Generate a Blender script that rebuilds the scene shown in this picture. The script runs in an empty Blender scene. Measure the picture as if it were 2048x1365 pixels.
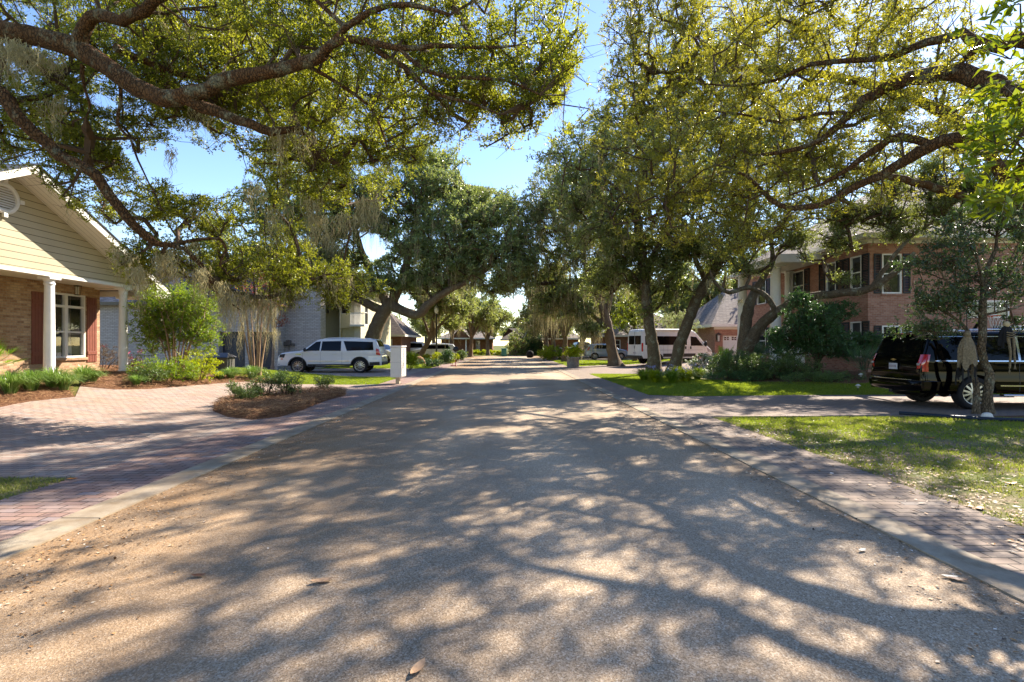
import bpy, math, random
import numpy as np
from mathutils import Vector, Matrix, kdtree
from mathutils.geometry import delaunay_2d_cdt

random.seed(7)
RNG = np.random.default_rng(11)
PI = math.pi
scene = bpy.context.scene
COL = scene.collection
R = math.radians

EYE = 1.6


def W(px, py, d):
    """a point d metres down the street, on the sight line measured in the photograph"""
    return Vector(((px - 1013) / 1000 * d, d, EYE + (690 - py) / 1000 * d))


def ss(t):
    t = max(0.0, min(1.0, t))
    return t * t * (3 - 2 * t)


def th(x, y):
    """height of the ground"""
    h = 0.6 * ss((-x - 7) / 6) * ss((y - 5) / 6) * (1 - ss((y - 21) / 8))
    h += 0.35 * ss((x - 9) / 5) * ss((y - 16) / 4) * (1 - ss((y - 42) / 10))
    h += 0.16 * ss((x - 4.5) / 3) * ss((y - 15.6) / 2.5) * (1 - ss((y - 22) / 4)) * (1 - ss((x - 13) / 4))
    return h


def G(px, py):
    """where the sight line meets the ground"""
    d = 1.0
    for _ in range(4000):
        p = W(px, py, d)
        if p.z <= th(p.x, p.y):
            break
        d += 0.02 if d < 40 else 0.1
    return Vector((p.x, p.y, th(p.x, p.y)))


# ------------------------------------------------------------------ objects
OFF = {}


def tag(o, label=None, cat=None, group=None, kind=None):
    if label: o['label'] = label
    if cat: o['category'] = cat
    if group: o['group'] = group
    if kind: o['kind'] = kind
    return o


def empty(name, loc, label, cat, group=None, rz=0.0, local=False):
    o = bpy.data.objects.new(name, None)
    COL.objects.link(o)
    o.location = loc
    o.rotation_euler = (0, 0, rz)
    o.empty_display_size = 0.2
    OFF[o] = Vector((0, 0, 0)) if local else Vector(loc)
    return tag(o, label, cat, group)


def link(name, me, mat, parent=None):
    o = bpy.data.objects.new(name, me)
    COL.objects.link(o)
    if mat is not None and not me.materials:
        me.materials.append(mat)
    if parent is not None:
        o.parent = parent
        off = OFF.get(parent, Vector((0, 0, 0)))
        OFF[o] = off
        if off.length > 0:
            me.transform(Matrix.Translation(-off))
    else:
        OFF[o] = Vector((0, 0, 0))
    return o


def copy_tree(o, parent=None):
    c = o.copy()
    COL.objects.link(c)
    if parent is not None:
        c.parent = parent
    for ch in list(o.children):
        copy_tree(ch, c)
    return c


def np_mesh(name, verts, faces, k=4, smooth=False):
    me = bpy.data.meshes.new(name)
    verts = np.asarray(verts, dtype=np.float32).reshape(-1, 3)
    faces = np.asarray(faces, dtype=np.int32).reshape(-1, k)
    nf = len(faces)
    me.vertices.add(len(verts))
    me.vertices.foreach_set('co', verts.ravel())
    me.loops.add(nf * k)
    me.loops.foreach_set('vertex_index', faces.ravel())
    me.polygons.add(nf)
    me.polygons.foreach_set('loop_start', np.arange(0, nf * k, k, dtype=np.int32))
    me.polygons.foreach_set('loop_total', np.full(nf, k, dtype=np.int32))
    me.polygons.foreach_set('use_smooth', np.full(nf, smooth, dtype=bool))
    me.update(calc_edges=True)
    return me


class MB:
    """collects faces for one mesh"""

    def __init__(self):
        self.v = []; self.f = []; self.sm = []

    def add(self, vs, fs, smooth=False):
        n = len(self.v)
        self.v += [tuple(p) for p in vs]
        self.f += [tuple(i + n for i in f) for f in fs]
        self.sm += [smooth] * len(fs)
        return self

    def quad(self, a, b, c, d, smooth=False):
        return self.add([a, b, c, d], [(0, 1, 2, 3)], smooth)

    def box(self, x0, x1, y0, y1, z0, z1, M=None):
        vs = [Vector((x, y, z)) for z in (z0, z1) for y in (y0, y1) for x in (x0, x1)]
        if M is not None: vs = [M @ v for v in vs]
        return self.add(vs, [(0, 2, 3, 1), (4, 5, 7, 6), (0, 1, 5, 4), (2, 6, 7, 3), (0, 4, 6, 2), (1, 3, 7, 5)])

    def bbox(self, x0, x1, y0, y1, z0, z1, b=0.01, M=None):
        """box with chamfered edges"""
        pts = []
        for sx, X in ((-1, x0), (1, x1)):
            for sy, Y in ((-1, y0), (1, y1)):
                for sz, Z in ((-1, z0), (1, z1)):
                    pts.append((X - sx * b, Y - sy * b, Z)); pts.append((X - sx * b, Y, Z - sz * b)); pts.append((X, Y - sy * b, Z - sz * b))
        vs = [Vector(p) for p in pts]
        if M is not None: vs = [M @ v for v in vs]
        def c(i, j, k, w): return ((i * 2 + j) * 2 + k) * 3 + w
        F = []
        for k in (0, 1): F.append([c(0, 0, k, 0), c(1, 0, k, 0), c(1, 1, k, 0), c(0, 1, k, 0)])
        for j in (0, 1): F.append([c(0, j, 0, 1), c(1, j, 0, 1), c(1, j, 1, 1), c(0, j, 1, 1)])
        for i in (0, 1): F.append([c(i, 0, 0, 2), c(i, 1, 0, 2), c(i, 1, 1, 2), c(i, 0, 1, 2)])
        for j in (0, 1):
            for k in (0, 1): F.append([c(0, j, k, 0), c(1, j, k, 0), c(1, j, k, 1), c(0, j, k, 1)])
        for i in (0, 1):
            for k in (0, 1): F.append([c(i, 0, k, 0), c(i, 1, k, 0), c(i, 1, k, 2), c(i, 0, k, 2)])
        for i in (0, 1):
            for j in (0, 1): F.append([c(i, j, 0, 1), c(i, j, 1, 1), c(i, j, 1, 2), c(i, j, 0, 2)])
        for i in (0, 1):
            for j in (0, 1):
                for k in (0, 1): F.append([c(i, j, k, 0), c(i, j, k, 1), c(i, j, k, 2)])
        return self.add(vs, F)

    def tube(self, pts, rad, sides=8, cap=True, smooth=True):
        pts = [Vector(p) for p in pts]
        n = len(pts)
        if not hasattr(rad, '__len__'): rad = [rad] * n
        prev = None
        rings = []
        for i in range(n):
            t = (pts[min(i + 1, n - 1)] - pts[max(i - 1, 0)])
            if t.length < 1e-9: t = Vector((0, 0, 1))
            t.normalize()
            if prev is None:
                a = Vector((0, 0, 1)) if abs(t.z) < 0.9 else Vector((1, 0, 0))
                u = t.cross(a).normalized()
            else:
                u = (prev - t * prev.dot(t)).normalized()
            prev = u
            w = t.cross(u)
            rings.append([pts[i] + (u * math.cos(2 * PI * k / sides) + w * math.sin(2 * PI * k / sides)) * rad[i] for k in range(sides)])
        vs = [p for r in rings for p in r]
        fs = []
        for i in range(n - 1):
            for k in range(sides):
                a = i * sides + k; b = i * sides + (k + 1) % sides
                fs.append((a, b, b + sides, a + sides))
        self.add(vs, fs, smooth)
        if cap:
            self.add(rings[0], [tuple(range(sides))[::-1]]); self.add(rings[-1], [tuple(range(sides))])
        return self

    def lathe(self, prof, c=(0, 0, 0), axis='z', seg=20, smooth=True, M=None, closed=False):
        """prof: (radius, height) pairs"""
        vs = []
        for r, h in prof:
            for k in range(seg):
                a = 2 * PI * k / seg
                p = (r * math.cos(a), r * math.sin(a), h)
                if axis == 'y': p = (p[0], p[2], p[1])
                elif axis == 'x': p = (p[2], p[0], p[1])
                p = Vector(p) + Vector(c)
                vs.append(M @ p if M is not None else p)
        fs = []
        m = len(prof)
        for i in range(m if closed else m - 1):
            for k in range(seg):
                a = i * seg + k; b = i * seg + (k + 1) % seg
                j = ((i + 1) % m) * seg
                fs.append((a, b, j + (k + 1) % seg, j + k))
        return self.add(vs, fs, smooth)

    def sphere(self, c, r, seg=12, rings=8, sc=(1, 1, 1), jit=0.0):
        vs = []; c = Vector(c)
        for i in range(rings + 1):
            ph = PI * i / rings
            for k in range(seg):
                a = 2 * PI * k / seg
                q = 1 + (random.uniform(-jit, jit) if 0 < i < rings else 0)
                vs.append(c + Vector((r * sc[0] * math.sin(ph) * math.cos(a) * q, r * sc[1] * math.sin(ph) * math.sin(a) * q, r * sc[2] * math.cos(ph) * q)))
        fs = []
        for i in range(rings):
            for k in range(seg):
                a = i * seg + k; b = i * seg + (k + 1) % seg
                fs.append((a, a + seg, b + seg, b))
        return self.add(vs, fs, True)

    def build(self, name, mat, parent=None):
        me = bpy.data.meshes.new(name)
        me.from_pydata([tuple(v) for v in self.v], [], self.f)
        me.polygons.foreach_set('use_smooth', self.sm)
        me.update()
        return link(name, me, mat, parent)


# ------------------------------------------------------------------ materials
def hexc(h):
    h = h.lstrip('#')
    def f(v):
        v = int(v, 16) / 255
        return v / 12.92 if v <= 0.04045 else ((v + 0.055) / 1.055) ** 2.4
    return (f(h[0:2]), f(h[2:4]), f(h[4:6]), 1)


class NT:
    def __init__(self, name):
        self.m = bpy.data.materials.new(name)
        self.m.use_nodes = True
        self.t = self.m.node_tree
        self.t.nodes.clear()
        self.out = self.n('ShaderNodeOutputMaterial')

    def n(self, typ, **kw):
        nd = self.t.nodes.new(typ)
        for k, v in kw.items():
            if k in ('inp',):
                for a, b in v.items(): nd.inputs[a].default_value = b
            else:
                setattr(nd, k, v)
        return nd

    def l(self, a, b):
        self.t.links.new(a, b)

    def pos(self):
        return self.n('ShaderNodeNewGeometry').outputs['Position']

    def math(self, op, a, b=None, clamp=False):
        nd = self.n('ShaderNodeMath', operation=op); nd.use_clamp = clamp
        for i, v in enumerate((a, b)):
            if v is None: continue
            if isinstance(v, (int, float)): nd.inputs[i].default_value = v
            else: self.l(v, nd.inputs[i])
        return nd.outputs[0]

    def noise(self, vec, scale, detail=4, rough=0.55, dist=0.0):
        nd = self.n('ShaderNodeTexNoise')
        nd.inputs['Scale'].default_value = scale; nd.inputs['Detail'].default_value = detail
        nd.inputs['Roughness'].default_value = rough; nd.inputs['Distortion'].default_value = dist
        if vec is not None: self.l(vec, nd.inputs['Vector'])
        return nd.outputs['Fac']

    def ramp(self, fac, stops, interp='LINEAR'):
        nd = self.n('ShaderNodeValToRGB')
        cr = nd.color_ramp; cr.interpolation = interp
        while len(cr.elements) < len(stops): cr.elements.new(0.5)
        for e, (p, c) in zip(cr.elements, stops):
            e.position = p
            e.color = hexc(c) if isinstance(c, str) else (c if len(c) == 4 else (*c, 1))
        self.l(fac, nd.inputs[0])
        return nd.outputs['Color']

    def mix(self, fac, a, b, mode='MIX'):
        nd = self.n('ShaderNodeMix', data_type='RGBA', blend_type=mode)
        for s, v in ((0, fac), (6, a), (7, b)):
            if isinstance(v, (int, float)): nd.inputs[s].default_value = v
            elif isinstance(v, str): nd.inputs[s].default_value = hexc(v)
            elif isinstance(v, tuple): nd.inputs[s].default_value = v if len(v) == 4 else (*v, 1)
            else: self.l(v, nd.inputs[s])
        return nd.outputs[2]

    def bump(self, h, strength=0.5, dist=0.02):
        nd = self.n('ShaderNodeBump')
        nd.inputs['Strength'].default_value = strength; nd.inputs['Distance'].default_value = dist
        self.l(h, nd.inputs['Height'])
        return nd.outputs['Normal']

    def pbr(self, color, rough=0.6, metal=0.0, spec=0.5, normal=None, coat=0.0, sheen=0.0):
        nd = self.n('ShaderNodeBsdfPrincipled')
        for key, v in (('Base Color', color), ('Roughness', rough), ('Metallic', metal), ('Specular IOR Level', spec), ('Coat Weight', coat)):
            if isinstance(v, str): nd.inputs[key].default_value = hexc(v)
            elif isinstance(v, (int, float)): nd.inputs[key].default_value = v
            elif isinstance(v, tuple): nd.inputs[key].default_value = v if len(v) == 4 else (*v, 1)
            else: self.l(v, nd.inputs[key])
        if normal is not None: self.l(normal, nd.inputs['Normal'])
        nd.inputs['Coat Roughness'].default_value = 0.03
        return nd.outputs[0]

    def done(self, sh):
        self.l(sh, self.out.inputs['Surface'])
        return self.m


MAT = {}


def plain(name, color, rough=0.5, metal=0.0, spec=0.5, coat=0.0, var=0.12, vs=6.0, bump=0.0, bs=60.0):
    t = NT(name)
    p = t.pos()
    f = t.noise(p, vs, 3)
    c = hexc(color) if isinstance(color, str) else (*color[:3], 1)
    lo = tuple(x * (1 - var) for x in c[:3]) + (1,)
    hi = tuple(min(1, x * (1 + var)) for x in c[:3]) + (1,)
    col = t.ramp(f, [(0.3, lo), (0.7, hi)])
    nm = t.bump(t.noise(p, bs, 3), bump, 0.01) if bump else None
    return t.done(t.pbr(col, rough, metal, spec, nm, coat))


def uvz(t, ux=1.0, uy=1.0):
    """wall coordinates: (x+y, z)"""
    sp = t.n('ShaderNodeSeparateXYZ'); t.l(t.pos(), sp.inputs[0])
    u = t.math('ADD', t.math('MULTIPLY', sp.outputs[0], ux), t.math('MULTIPLY', sp.outputs[1], uy))
    cb = t.n('ShaderNodeCombineXYZ'); t.l(u, cb.inputs[0]); t.l(sp.outputs[2], cb.inputs[1])
    return cb.outputs[0], sp


def brick_mat(name, c1, c2, c3, mortar, bw=0.21, bh=0.075, ms=0.008, rough=0.85, msmooth=0.15, bumpd=0.006, wob=0.25):
    t = NT(name)
    v, sp = uvz(t)
    b = t.n('ShaderNodeTexBrick')
    b.inputs['Scale'].default_value = 1.0
    b.inputs['Brick Width'].default_value = bw; b.inputs['Row Height'].default_value = bh
    b.inputs['Mortar Size'].default_value = ms; b.inputs['Mortar Smooth'].default_value = msmooth
    b.inputs['Color1'].default_value = (0, 0, 0, 1); b.inputs['Color2'].default_value = (1, 1, 1, 1)
    b.inputs['Mortar'].default_value = (0.5, 0.5, 0.5, 1)
    t.l(v, b.inputs['Vector'])
    tone = t.ramp(b.outputs['Color'], [(0.0, c1), (0.5, c2), (1.0, c3)])
    tone = t.mix(0.35, tone, t.ramp(t.noise(t.pos(), 18, 3), [(0.3, c1), (0.7, c3)]))
    tone = t.mix(t.math('MULTIPLY', t.noise(t.pos(), 0.9, 3), wob), tone, mortar)
    col = t.mix(b.outputs['Fac'], tone, mortar)
    h = t.math('ADD', t.math('MULTIPLY', b.outputs['Fac'], -1.0), t.math('MULTIPLY', t.noise(t.pos(), 45, 3), 0.35))
    return t.done(t.pbr(col, rough, 0, 0.25, t.bump(h, 0.8, bumpd)))


def paver_mat(name, c1, c2, c3, joint, bw=0.21, bh=0.105):
    t = NT(name)
    pos = t.pos()
    b = t.n('ShaderNodeTexBrick')
    b.inputs['Scale'].default_value = 1.0
    b.inputs['Brick Width'].default_value = bw; b.inputs['Row Height'].default_value = bh
    b.inputs['Mortar Size'].default_value = 0.006; b.inputs['Mortar Smooth'].default_value = 0.3
    b.inputs['Color1'].default_value = (0, 0, 0, 1); b.inputs['Color2'].default_value = (1, 1, 1, 1)
    b.inputs['Mortar'].default_value = (0.5, 0.5, 0.5, 1)
    wob = t.n('ShaderNodeVectorMath', operation='ADD')
    nz = t.n('ShaderNodeTexNoise'); nz.inputs['Scale'].default_value = 1.2; t.l(pos, nz.inputs['Vector'])
    sc = t.n('ShaderNodeVectorMath', operation='SCALE'); sc.inputs['Scale'].default_value = 0.05
    t.l(nz.outputs['Color'], sc.inputs[0]); t.l(pos, wob.inputs[0]); t.l(sc.outputs[0], wob.inputs[1])
    t.l(wob.outputs[0], b.inputs['Vector'])
    tone = t.ramp(b.outputs['Color'], [(0.0, c1), (0.35, c1), (0.55, c2), (0.85, c2), (1.0, c3)])
    tone = t.mix(0.3, tone, t.ramp(t.noise(pos, 2.2, 4), [(0.35, c3), (0.65, c2)]))
    tone = t.mix(t.math('MULTIPLY', t.noise(pos, 90, 2), 0.35), tone, '#8c7d6e')
    dirt = t.ramp(t.noise(pos, 0.55, 5, 0.65), [(0.48, (0, 0, 0, 1)), (0.72, (0.5, 0.5, 0.5, 1))])
    tone = t.mix(dirt, tone, '#8a7660')
    col = t.mix(b.outputs['Fac'], tone, joint)
    h = t.math('ADD', t.math('MULTIPLY', b.outputs['Fac'], -1.0), t.math('MULTIPLY', t.noise(pos, 60, 3), 0.4))
    return t.done(t.pbr(col, 0.85, 0, 0.25, t.bump(h, 0.9, 0.008)))


def leaf_mat(name, c1, c2, c3, trans, tr=0.45, rough=0.38, spec=0.5):
    """c1..c3 front colours by leaf, trans: colour of light passing through"""
    t = NT(name)
    g = t.n('ShaderNodeNewGeometry')
    rnd = g.outputs['Random Per Island']
    clump = t.noise(g.outputs['Position'], 0.55, 3)
    f = t.math('ADD', t.math('MULTIPLY', rnd, 0.6), t.math('MULTIPLY', clump, 0.55))
    col = t.ramp(f, [(0.12, c1), (0.55, c2), (0.95, c3)])
    pb = t.pbr(col, rough, 0, spec)
    tl = t.n('ShaderNodeBsdfTranslucent')
    tc = t.mix(0.6, col, hexc(trans) if isinstance(trans, str) else trans)
    t.l(tc, tl.inputs['Color'])
    mx = t.n('ShaderNodeMixShader'); mx.inputs[0].default_value = tr
    t.l(pb, mx.inputs[1]); t.l(tl.outputs[0], mx.inputs[2])
    return t.done(mx.outputs[0])


def bark_mat(name, dark, mid, lichen, lich=0.5, red=None):
    t = NT(name)
    pos = t.pos()
    mp = t.n('ShaderNodeMapping'); mp.inputs['Scale'].default_value = (1, 1, 0.45); t.l(pos, mp.inputs[0])
    vo = t.n('ShaderNodeTexVoronoi', feature='DISTANCE_TO_EDGE'); vo.inputs['Scale'].default_value = 22
    nz = t.noise(mp.outputs[0], 30, 5, 0.7, 0.6)
    vv = t.n('ShaderNodeVectorMath', operation='ADD'); sc = t.n('ShaderNodeVectorMath', operation='SCALE'); sc.inputs['Scale'].default_value = 0.06
    n3 = t.n('ShaderNodeTexNoise'); n3.inputs['Scale'].default_value = 9; t.l(pos, n3.inputs['Vector'])
    t.l(n3.outputs['Color'], sc.inputs[0]); t.l(mp.outputs[0], vv.inputs[0]); t.l(sc.outputs[0], vv.inputs[1]); t.l(vv.outputs[0], vo.inputs['Vector'])
    crack = t.math('MULTIPLY', vo.outputs['Distance'], 7.0, True)
    h = t.math('ADD', crack, t.math('MULTIPLY', nz, 0.8))
    col = t.ramp(h, [(0.25, dark), (0.95, mid)])
    if red: col = t.mix(t.ramp(t.noise(pos, 2.5, 3), [(0.5, (0, 0, 0, 1)), (0.7, (0.6, 0.6, 0.6, 1))]), col, red)
    lf = t.ramp(t.math('ADD', t.noise(pos, 3.5, 6, 0.7), 0.0), [(0.56 - 0.06 * lich, (0, 0, 0, 1)), (0.66, (lich, lich, lich, 1))])
    col = t.mix(lf, col, lichen)
    return t.done(t.pbr(col, 0.9, 0, 0.2, t.bump(h, 1.0, 0.03)))
# ------------------------------------------------------------------ material library
def build_mats():
    M = MAT
    # asphalt with exposed stone chips, sandy dust towards the gutters
    t = NT('chip_seal'); p = t.pos()
    sp = t.n('ShaderNodeSeparateXYZ'); t.l(p, sp.inputs[0])
    v1 = t.n('ShaderNodeTexVoronoi'); v1.inputs['Scale'].default_value = 105; t.l(p, v1.inputs['Vector'])
    stone = t.ramp(v1.outputs['Color'], [(0.2, '#6a5843'), (0.4, '#a48d71'), (0.55, '#bfa88b'), (0.7, '#d4bea0'), (0.85, '#f6ead6')])
    v2 = t.n('ShaderNodeTexVoronoi'); v2.inputs['Scale'].default_value = 210; t.l(p, v2.inputs['Vector'])
    stone = t.mix(0.4, stone, t.ramp(v2.outputs['Color'], [(0.25, '#7c664e'), (0.5, '#b09678'), (0.75, '#dcc6a8')]))
    base = t.mix(0.35, stone, t.ramp(t.noise(p, 0.7, 5, 0.6), [(0.3, '#a38b70'), (0.5, '#b69d80'), (0.7, '#c4ac8e')]))
    crk = t.noise(p, 140, 2)
    base = t.mix(t.ramp(crk, [(0.3, (0.75, 0.75, 0.75, 1)), (0.45, (0, 0, 0, 1))]), base, '#4b4238')
    # dust: distance from the road's middle plus noise
    nz = t.math('MULTIPLY', t.math('SUBTRACT', t.noise(p, 1.1, 6, 0.65), 0.5), 2.6)
    el_ = t.math('SUBTRACT', 1.5, t.math('ADD', t.math('MULTIPLY', t.math('ADD', sp.outputs[0], 3.7), 0.45), nz))
    er_ = t.math('SUBTRACT', 0.75, t.math('ADD', t.math('MULTIPLY', t.math('SUBTRACT', 3.18, sp.outputs[0]), 1.5), nz))
    e = t.math('MAXIMUM', el_, er_)
    dust = t.ramp(t.math('MULTIPLY', e, 0.55, True), [(0.0, (0, 0, 0, 1)), (0.95, (0.82, 0.82, 0.82, 1))])
    dcol = t.ramp(t.noise(p, 60, 4, 0.8), [(0.35, '#6c4e30'), (0.65, '#b08a5e')])
    col = t.mix(dust, base, dcol)
    lane = t.math('MULTIPLY', t.math('ADD', t.math('COSINE', t.math('MULTIPLY', t.math('ADD', sp.outputs[0], 0.25), 3.7)), 1.0), 0.10)
    col = t.mix(lane, col, '#5c5045')
    vc = t.n('ShaderNodeTexVoronoi', feature='DISTANCE_TO_EDGE'); vc.inputs['Scale'].default_value = 0.33
    vw = t.n('ShaderNodeVectorMath', operation='ADD'); vs_ = t.n('ShaderNodeVectorMath', operation='SCALE'); vs_.inputs['Scale'].default_value = 0.9
    vn = t.n('ShaderNodeTexNoise'); vn.inputs['Scale'].default_value = 1.4; vn.inputs['Detail'].default_value = 6; t.l(p, vn.inputs['Vector'])
    t.l(vn.outputs['Color'], vs_.inputs[0]); t.l(p, vw.inputs[0]); t.l(vs_.outputs[0], vw.inputs[1]); t.l(vw.outputs[0], vc.inputs['Vector'])
    ck = t.math('MULTIPLY', t.math('LESS_THAN', vc.outputs['Distance'], 0.0028), t.math('GREATER_THAN', t.noise(p, 0.45, 2), 0.52))
    patch = t.ramp(t.noise(p, 0.22, 2), [(0.35, '#d8d4d0'), (0.65, '#ffffff')])
    col = t.mix(1.0, col, patch, 'MULTIPLY')
    h = t.math('ADD', v1.outputs['Distance'], t.math('MULTIPLY', v2.outputs['Distance'], 0.5))
    M['road'] = t.done(t.pbr(col, 0.82, 0, 0.28, t.bump(h, 0.55, 0.004)))
    # gutter concrete
    t = NT('gutter_concrete'); p = t.pos()
    c = t.ramp(t.noise(p, 1.5, 6, 0.65), [(0.3, '#85786a'), (0.6, '#a89a82'), (0.8, '#b6a890')])
    c = t.mix(t.math('MULTIPLY', t.noise(p, 110, 2), 0.5), c, '#84796a')
    sp = t.n('ShaderNodeSeparateXYZ'); t.l(p, sp.inputs[0])
    jt = t.math('LESS_THAN', t.math('ABSOLUTE', t.math('SUBTRACT', t.math('FRACT', t.math('MULTIPLY', sp.outputs[1], 0.33)), 0.5)), 0.003)
    c = t.mix(t.ramp(t.noise(p, 3.2, 6, 0.7), [(0.38, (0, 0, 0, 1)), (0.66, (0.75, 0.75, 0.75, 1))]), c, '#75624a')
    c = t.mix(jt, c, '#3d372f')
    M['gutter'] = t.done(t.pbr(c, 0.85, 0, 0.25, t.bump(t.noise(p, 130, 3), 0.5, 0.004)))
    M['pavers'] = paver_mat('brick_pavers', '#94786a', '#a59080', '#8c8884', '#4c4239')
    M['pavers_grey'] = paver_mat('weathered_pavers', '#7d695c', '#8a7769', '#706864', '#453d36')
    M['pavers_close'] = paver_mat('strip_pavers', '#8a6556', '#95796c', '#74727a', '#332c27', 0.22, 0.11)
    M['pavers_brown'] = paver_mat('brown_strip_pavers', '#7c685a', '#8c7a6a', '#78706a', '#2e2822', 0.22, 0.11)
    # ground, lawns
    t = NT('soil'); p = t.pos()
    c = t.ramp(t.noise(p, 0.5, 6, 0.6), [(0.3, '#4e4a26'), (0.5, '#5c6226'), (0.7, '#6f6a40')])
    c = t.mix(t.math('MULTIPLY', t.noise(p, 60, 3), 0.6), c, '#3c3d18')
    M['soil'] = t.done(t.pbr(c, 0.95, 0, 0.1, t.bump(t.noise(p, 60, 3), 0.6, 0.03)))
    def lawn(name, g1, g2, g3, dirt, dl, du):
        t = NT(name); p = t.pos()
        c = t.ramp(t.noise(p, 1.3, 5, 0.6), [(0.3, g1), (0.5, g2), (0.7, g3)])
        c = t.mix(t.math('MULTIPLY', t.noise(p, 55, 3, 0.7), 0.7), c, g1)
        d = t.ramp(t.math('ADD', t.math('MULTIPLY', t.noise(p, 0.8, 5, 0.65), 0.8), t.math('MULTIPLY', t.noise(p, 9, 3), 0.2)), [(dl, (0, 0, 0, 1)), (du, (1, 1, 1, 1))])
        c = t.mix(d, c, t.ramp(t.noise(p, 30, 4, 0.7), [(0.3, dirt), (0.75, '#a3917a')]))
        return t.done(t.pbr(c, 0.95, 0, 0.1, t.bump(t.noise(p, 80, 3), 0.8, 0.02)))
    M['lawn'] = lawn('fresh_lawn', '#4e6220', '#66782a', '#808c38', '#6a5c34', 0.62, 0.75)
    M['lawn_thin'] = lawn('thin_lawn', '#465420', '#5c6c2a', '#748040', '#6a5844', 0.40, 0.60)
    # pine straw
    t = NT('pine_straw_bed'); p = t.pos()
    w = t.noise(p, 26, 6, 0.75, 2.0)
    c = t.ramp(w, [(0.3, '#2e1e14'), (0.5, '#75503a'), (0.7, '#a37e5c')])
    M['straw'] = t.done(t.pbr(c, 0.95, 0, 0.15, t.bump(w, 1.0, 0.04)))
    t = NT('straw_needle'); g = t.n('ShaderNodeNewGeometry')
    M['needle'] = t.done(t.pbr(t.ramp(g.outputs['Random Per Island'], [(0, '#4c2e1c'), (0.5, '#8e6242'), (1, '#c09a6e')]), 0.8, 0, 0.3))
    t = NT('litter'); g = t.n('ShaderNodeNewGeometry')
    M['litter'] = t.done(t.pbr(t.ramp(g.outputs['Random Per Island'], [(0, '#2a1d12'), (0.35, '#6b4a2a'), (0.6, '#a2713c'), (0.8, '#b58b5d'), (0.93, '#c9b79c'), (1, '#e6ddcf')]), 0.6, 0, 0.4))
    # leaves
    M['oak_near'] = leaf_mat('oak_leaf_sunny', '#34441a', '#5a6a22', '#88862c', '#c0c234', 0.55, 0.36, 0.6)
    M['oak_left'] = leaf_mat('oak_leaf_olive', '#2e4016', '#4d601c', '#7c8424', '#b4ba2a', 0.5, 0.38, 0.6)
    M['oak_right'] = leaf_mat('oak_leaf_bronze', '#434c18', '#6a6e22', '#98902c', '#c8c034', 0.52, 0.34, 0.8)
    M['oak_mid'] = leaf_mat('oak_leaf_green', '#354a22', '#586a34', '#8e9654', '#a8b044', 0.45, 0.34, 1.0)
    M['oak_dark'] = leaf_mat('oak_leaf_deep', '#3e5430', '#627a48', '#98a064', '#a8b250', 0.48, 0.34, 1.0)
    M['oak_far'] = leaf_mat('oak_leaf_far', '#40522c', '#667840', '#989e5a', '#b0b650', 0.48, 0.38, 0.9)
    M['holly'] = leaf_mat('glossy_small_leaf', '#1c3018', '#31492a', '#4f6632', '#6c8a34', 0.3, 0.38, 0.8)
    M['camellia'] = leaf_mat('glossy_dark_leaf', '#1d3a1c', '#31562a', '#4d7038', '#5a8038', 0.28, 0.42, 0.6)
    M['magnolia'] = leaf_mat('broad_yellow_leaf', '#3f5a14', '#66801c', '#9a9428', '#a4ac20', 0.45, 0.3, 0.6)
    M['shrub'] = leaf_mat('bright_shrub_leaf', '#3a5a14', '#5f7f20', '#8ea030', '#a4ba2c', 0.5, 0.4, 0.5)
    M['yellow_shrub'] = leaf_mat('yellow_green_leaf', '#54700f', '#84961a', '#b0b428', '#c8cc26', 0.5, 0.4, 0.5)
    M['azalea'] = leaf_mat('azalea_leaf', '#2c4620', '#4a662e', '#728440', '#7a8e3a', 0.32, 0.38, 0.6)
    M['liriope'] = leaf_mat('strap_leaf', '#30501c', '#587a30', '#9cac68', '#8cb040', 0.4, 0.35, 0.6)
    M['grass'] = leaf_mat('grass_blade', '#4a5e1a', '#6c8028', '#949c3e', '#a8b830', 0.5, 0.5, 0.3)
    M['grass_thin'] = leaf_mat('dry_grass_blade', '#4a5626', '#6c7638', '#9c9454', '#a4a84a', 0.45, 0.5, 0.3)
    M['red_leaf'] = leaf_mat('red_autumn_leaf', '#5c1e14', '#86301c', '#a85028', '#c0482a', 0.45, 0.4, 0.4)
    M['rose'] = leaf_mat('reddish_shrub_leaf', '#3a3a28', '#56503a', '#7a5648', '#8a7050', 0.35, 0.4, 0.4)
    M['willow'] = leaf_mat('pale_drooping_leaf', '#5c6e34', '#84905a', '#a8b072', '#b4c070', 0.45, 0.45, 0.5)
    M['sago'] = leaf_mat('sago_frond', '#3a6612', '#5f941a', '#8cb626', '#a4d020', 0.4, 0.35, 0.5)
    M['palmetto'] = leaf_mat('palmetto_frond', '#2c4a2c', '#46684a', '#6c8a5c', '#6c9048', 0.35, 0.35, 0.6)
    M['white_bloom'] = leaf_mat('white_bloom', '#c8c8b8', '#e0e0d4', '#f0f0ea', '#f0f0e0', 0.4, 0.5, 0.3)
    M['blue_bloom'] = leaf_mat('blue_bloom', '#6a74b8', '#8890cc', '#b0b4e0', '#a0a8e0', 0.4, 0.5, 0.3)
    M['pink_bloom'] = plain('pink_bloom', '#b84868', 0.6)
    M['moss'] = leaf_mat('hanging_moss', '#7c7458', '#a0956e', '#c0b48c', '#bcae80', 0.35, 0.9, 0.1)
    # bark
    M['bark'] = bark_mat('oak_bark', '#1e150e', '#66492f', '#94967c', 0.6, '#6e4a2e')
    M['bark_grey'] = bark_mat('grey_bark', '#2e261e', '#75644f', '#9c9e88', 0.65)
    M['bark_far'] = bark_mat('far_bark', '#3a2e24', '#84705a', '#9a967c', 0.5)
    M['twig'] = plain('twig_bark', '#4e3a28', 0.9, var=0.3)
    M['crape'] = plain('smooth_bark', '#8d7157', 0.7, var=0.25)
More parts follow.
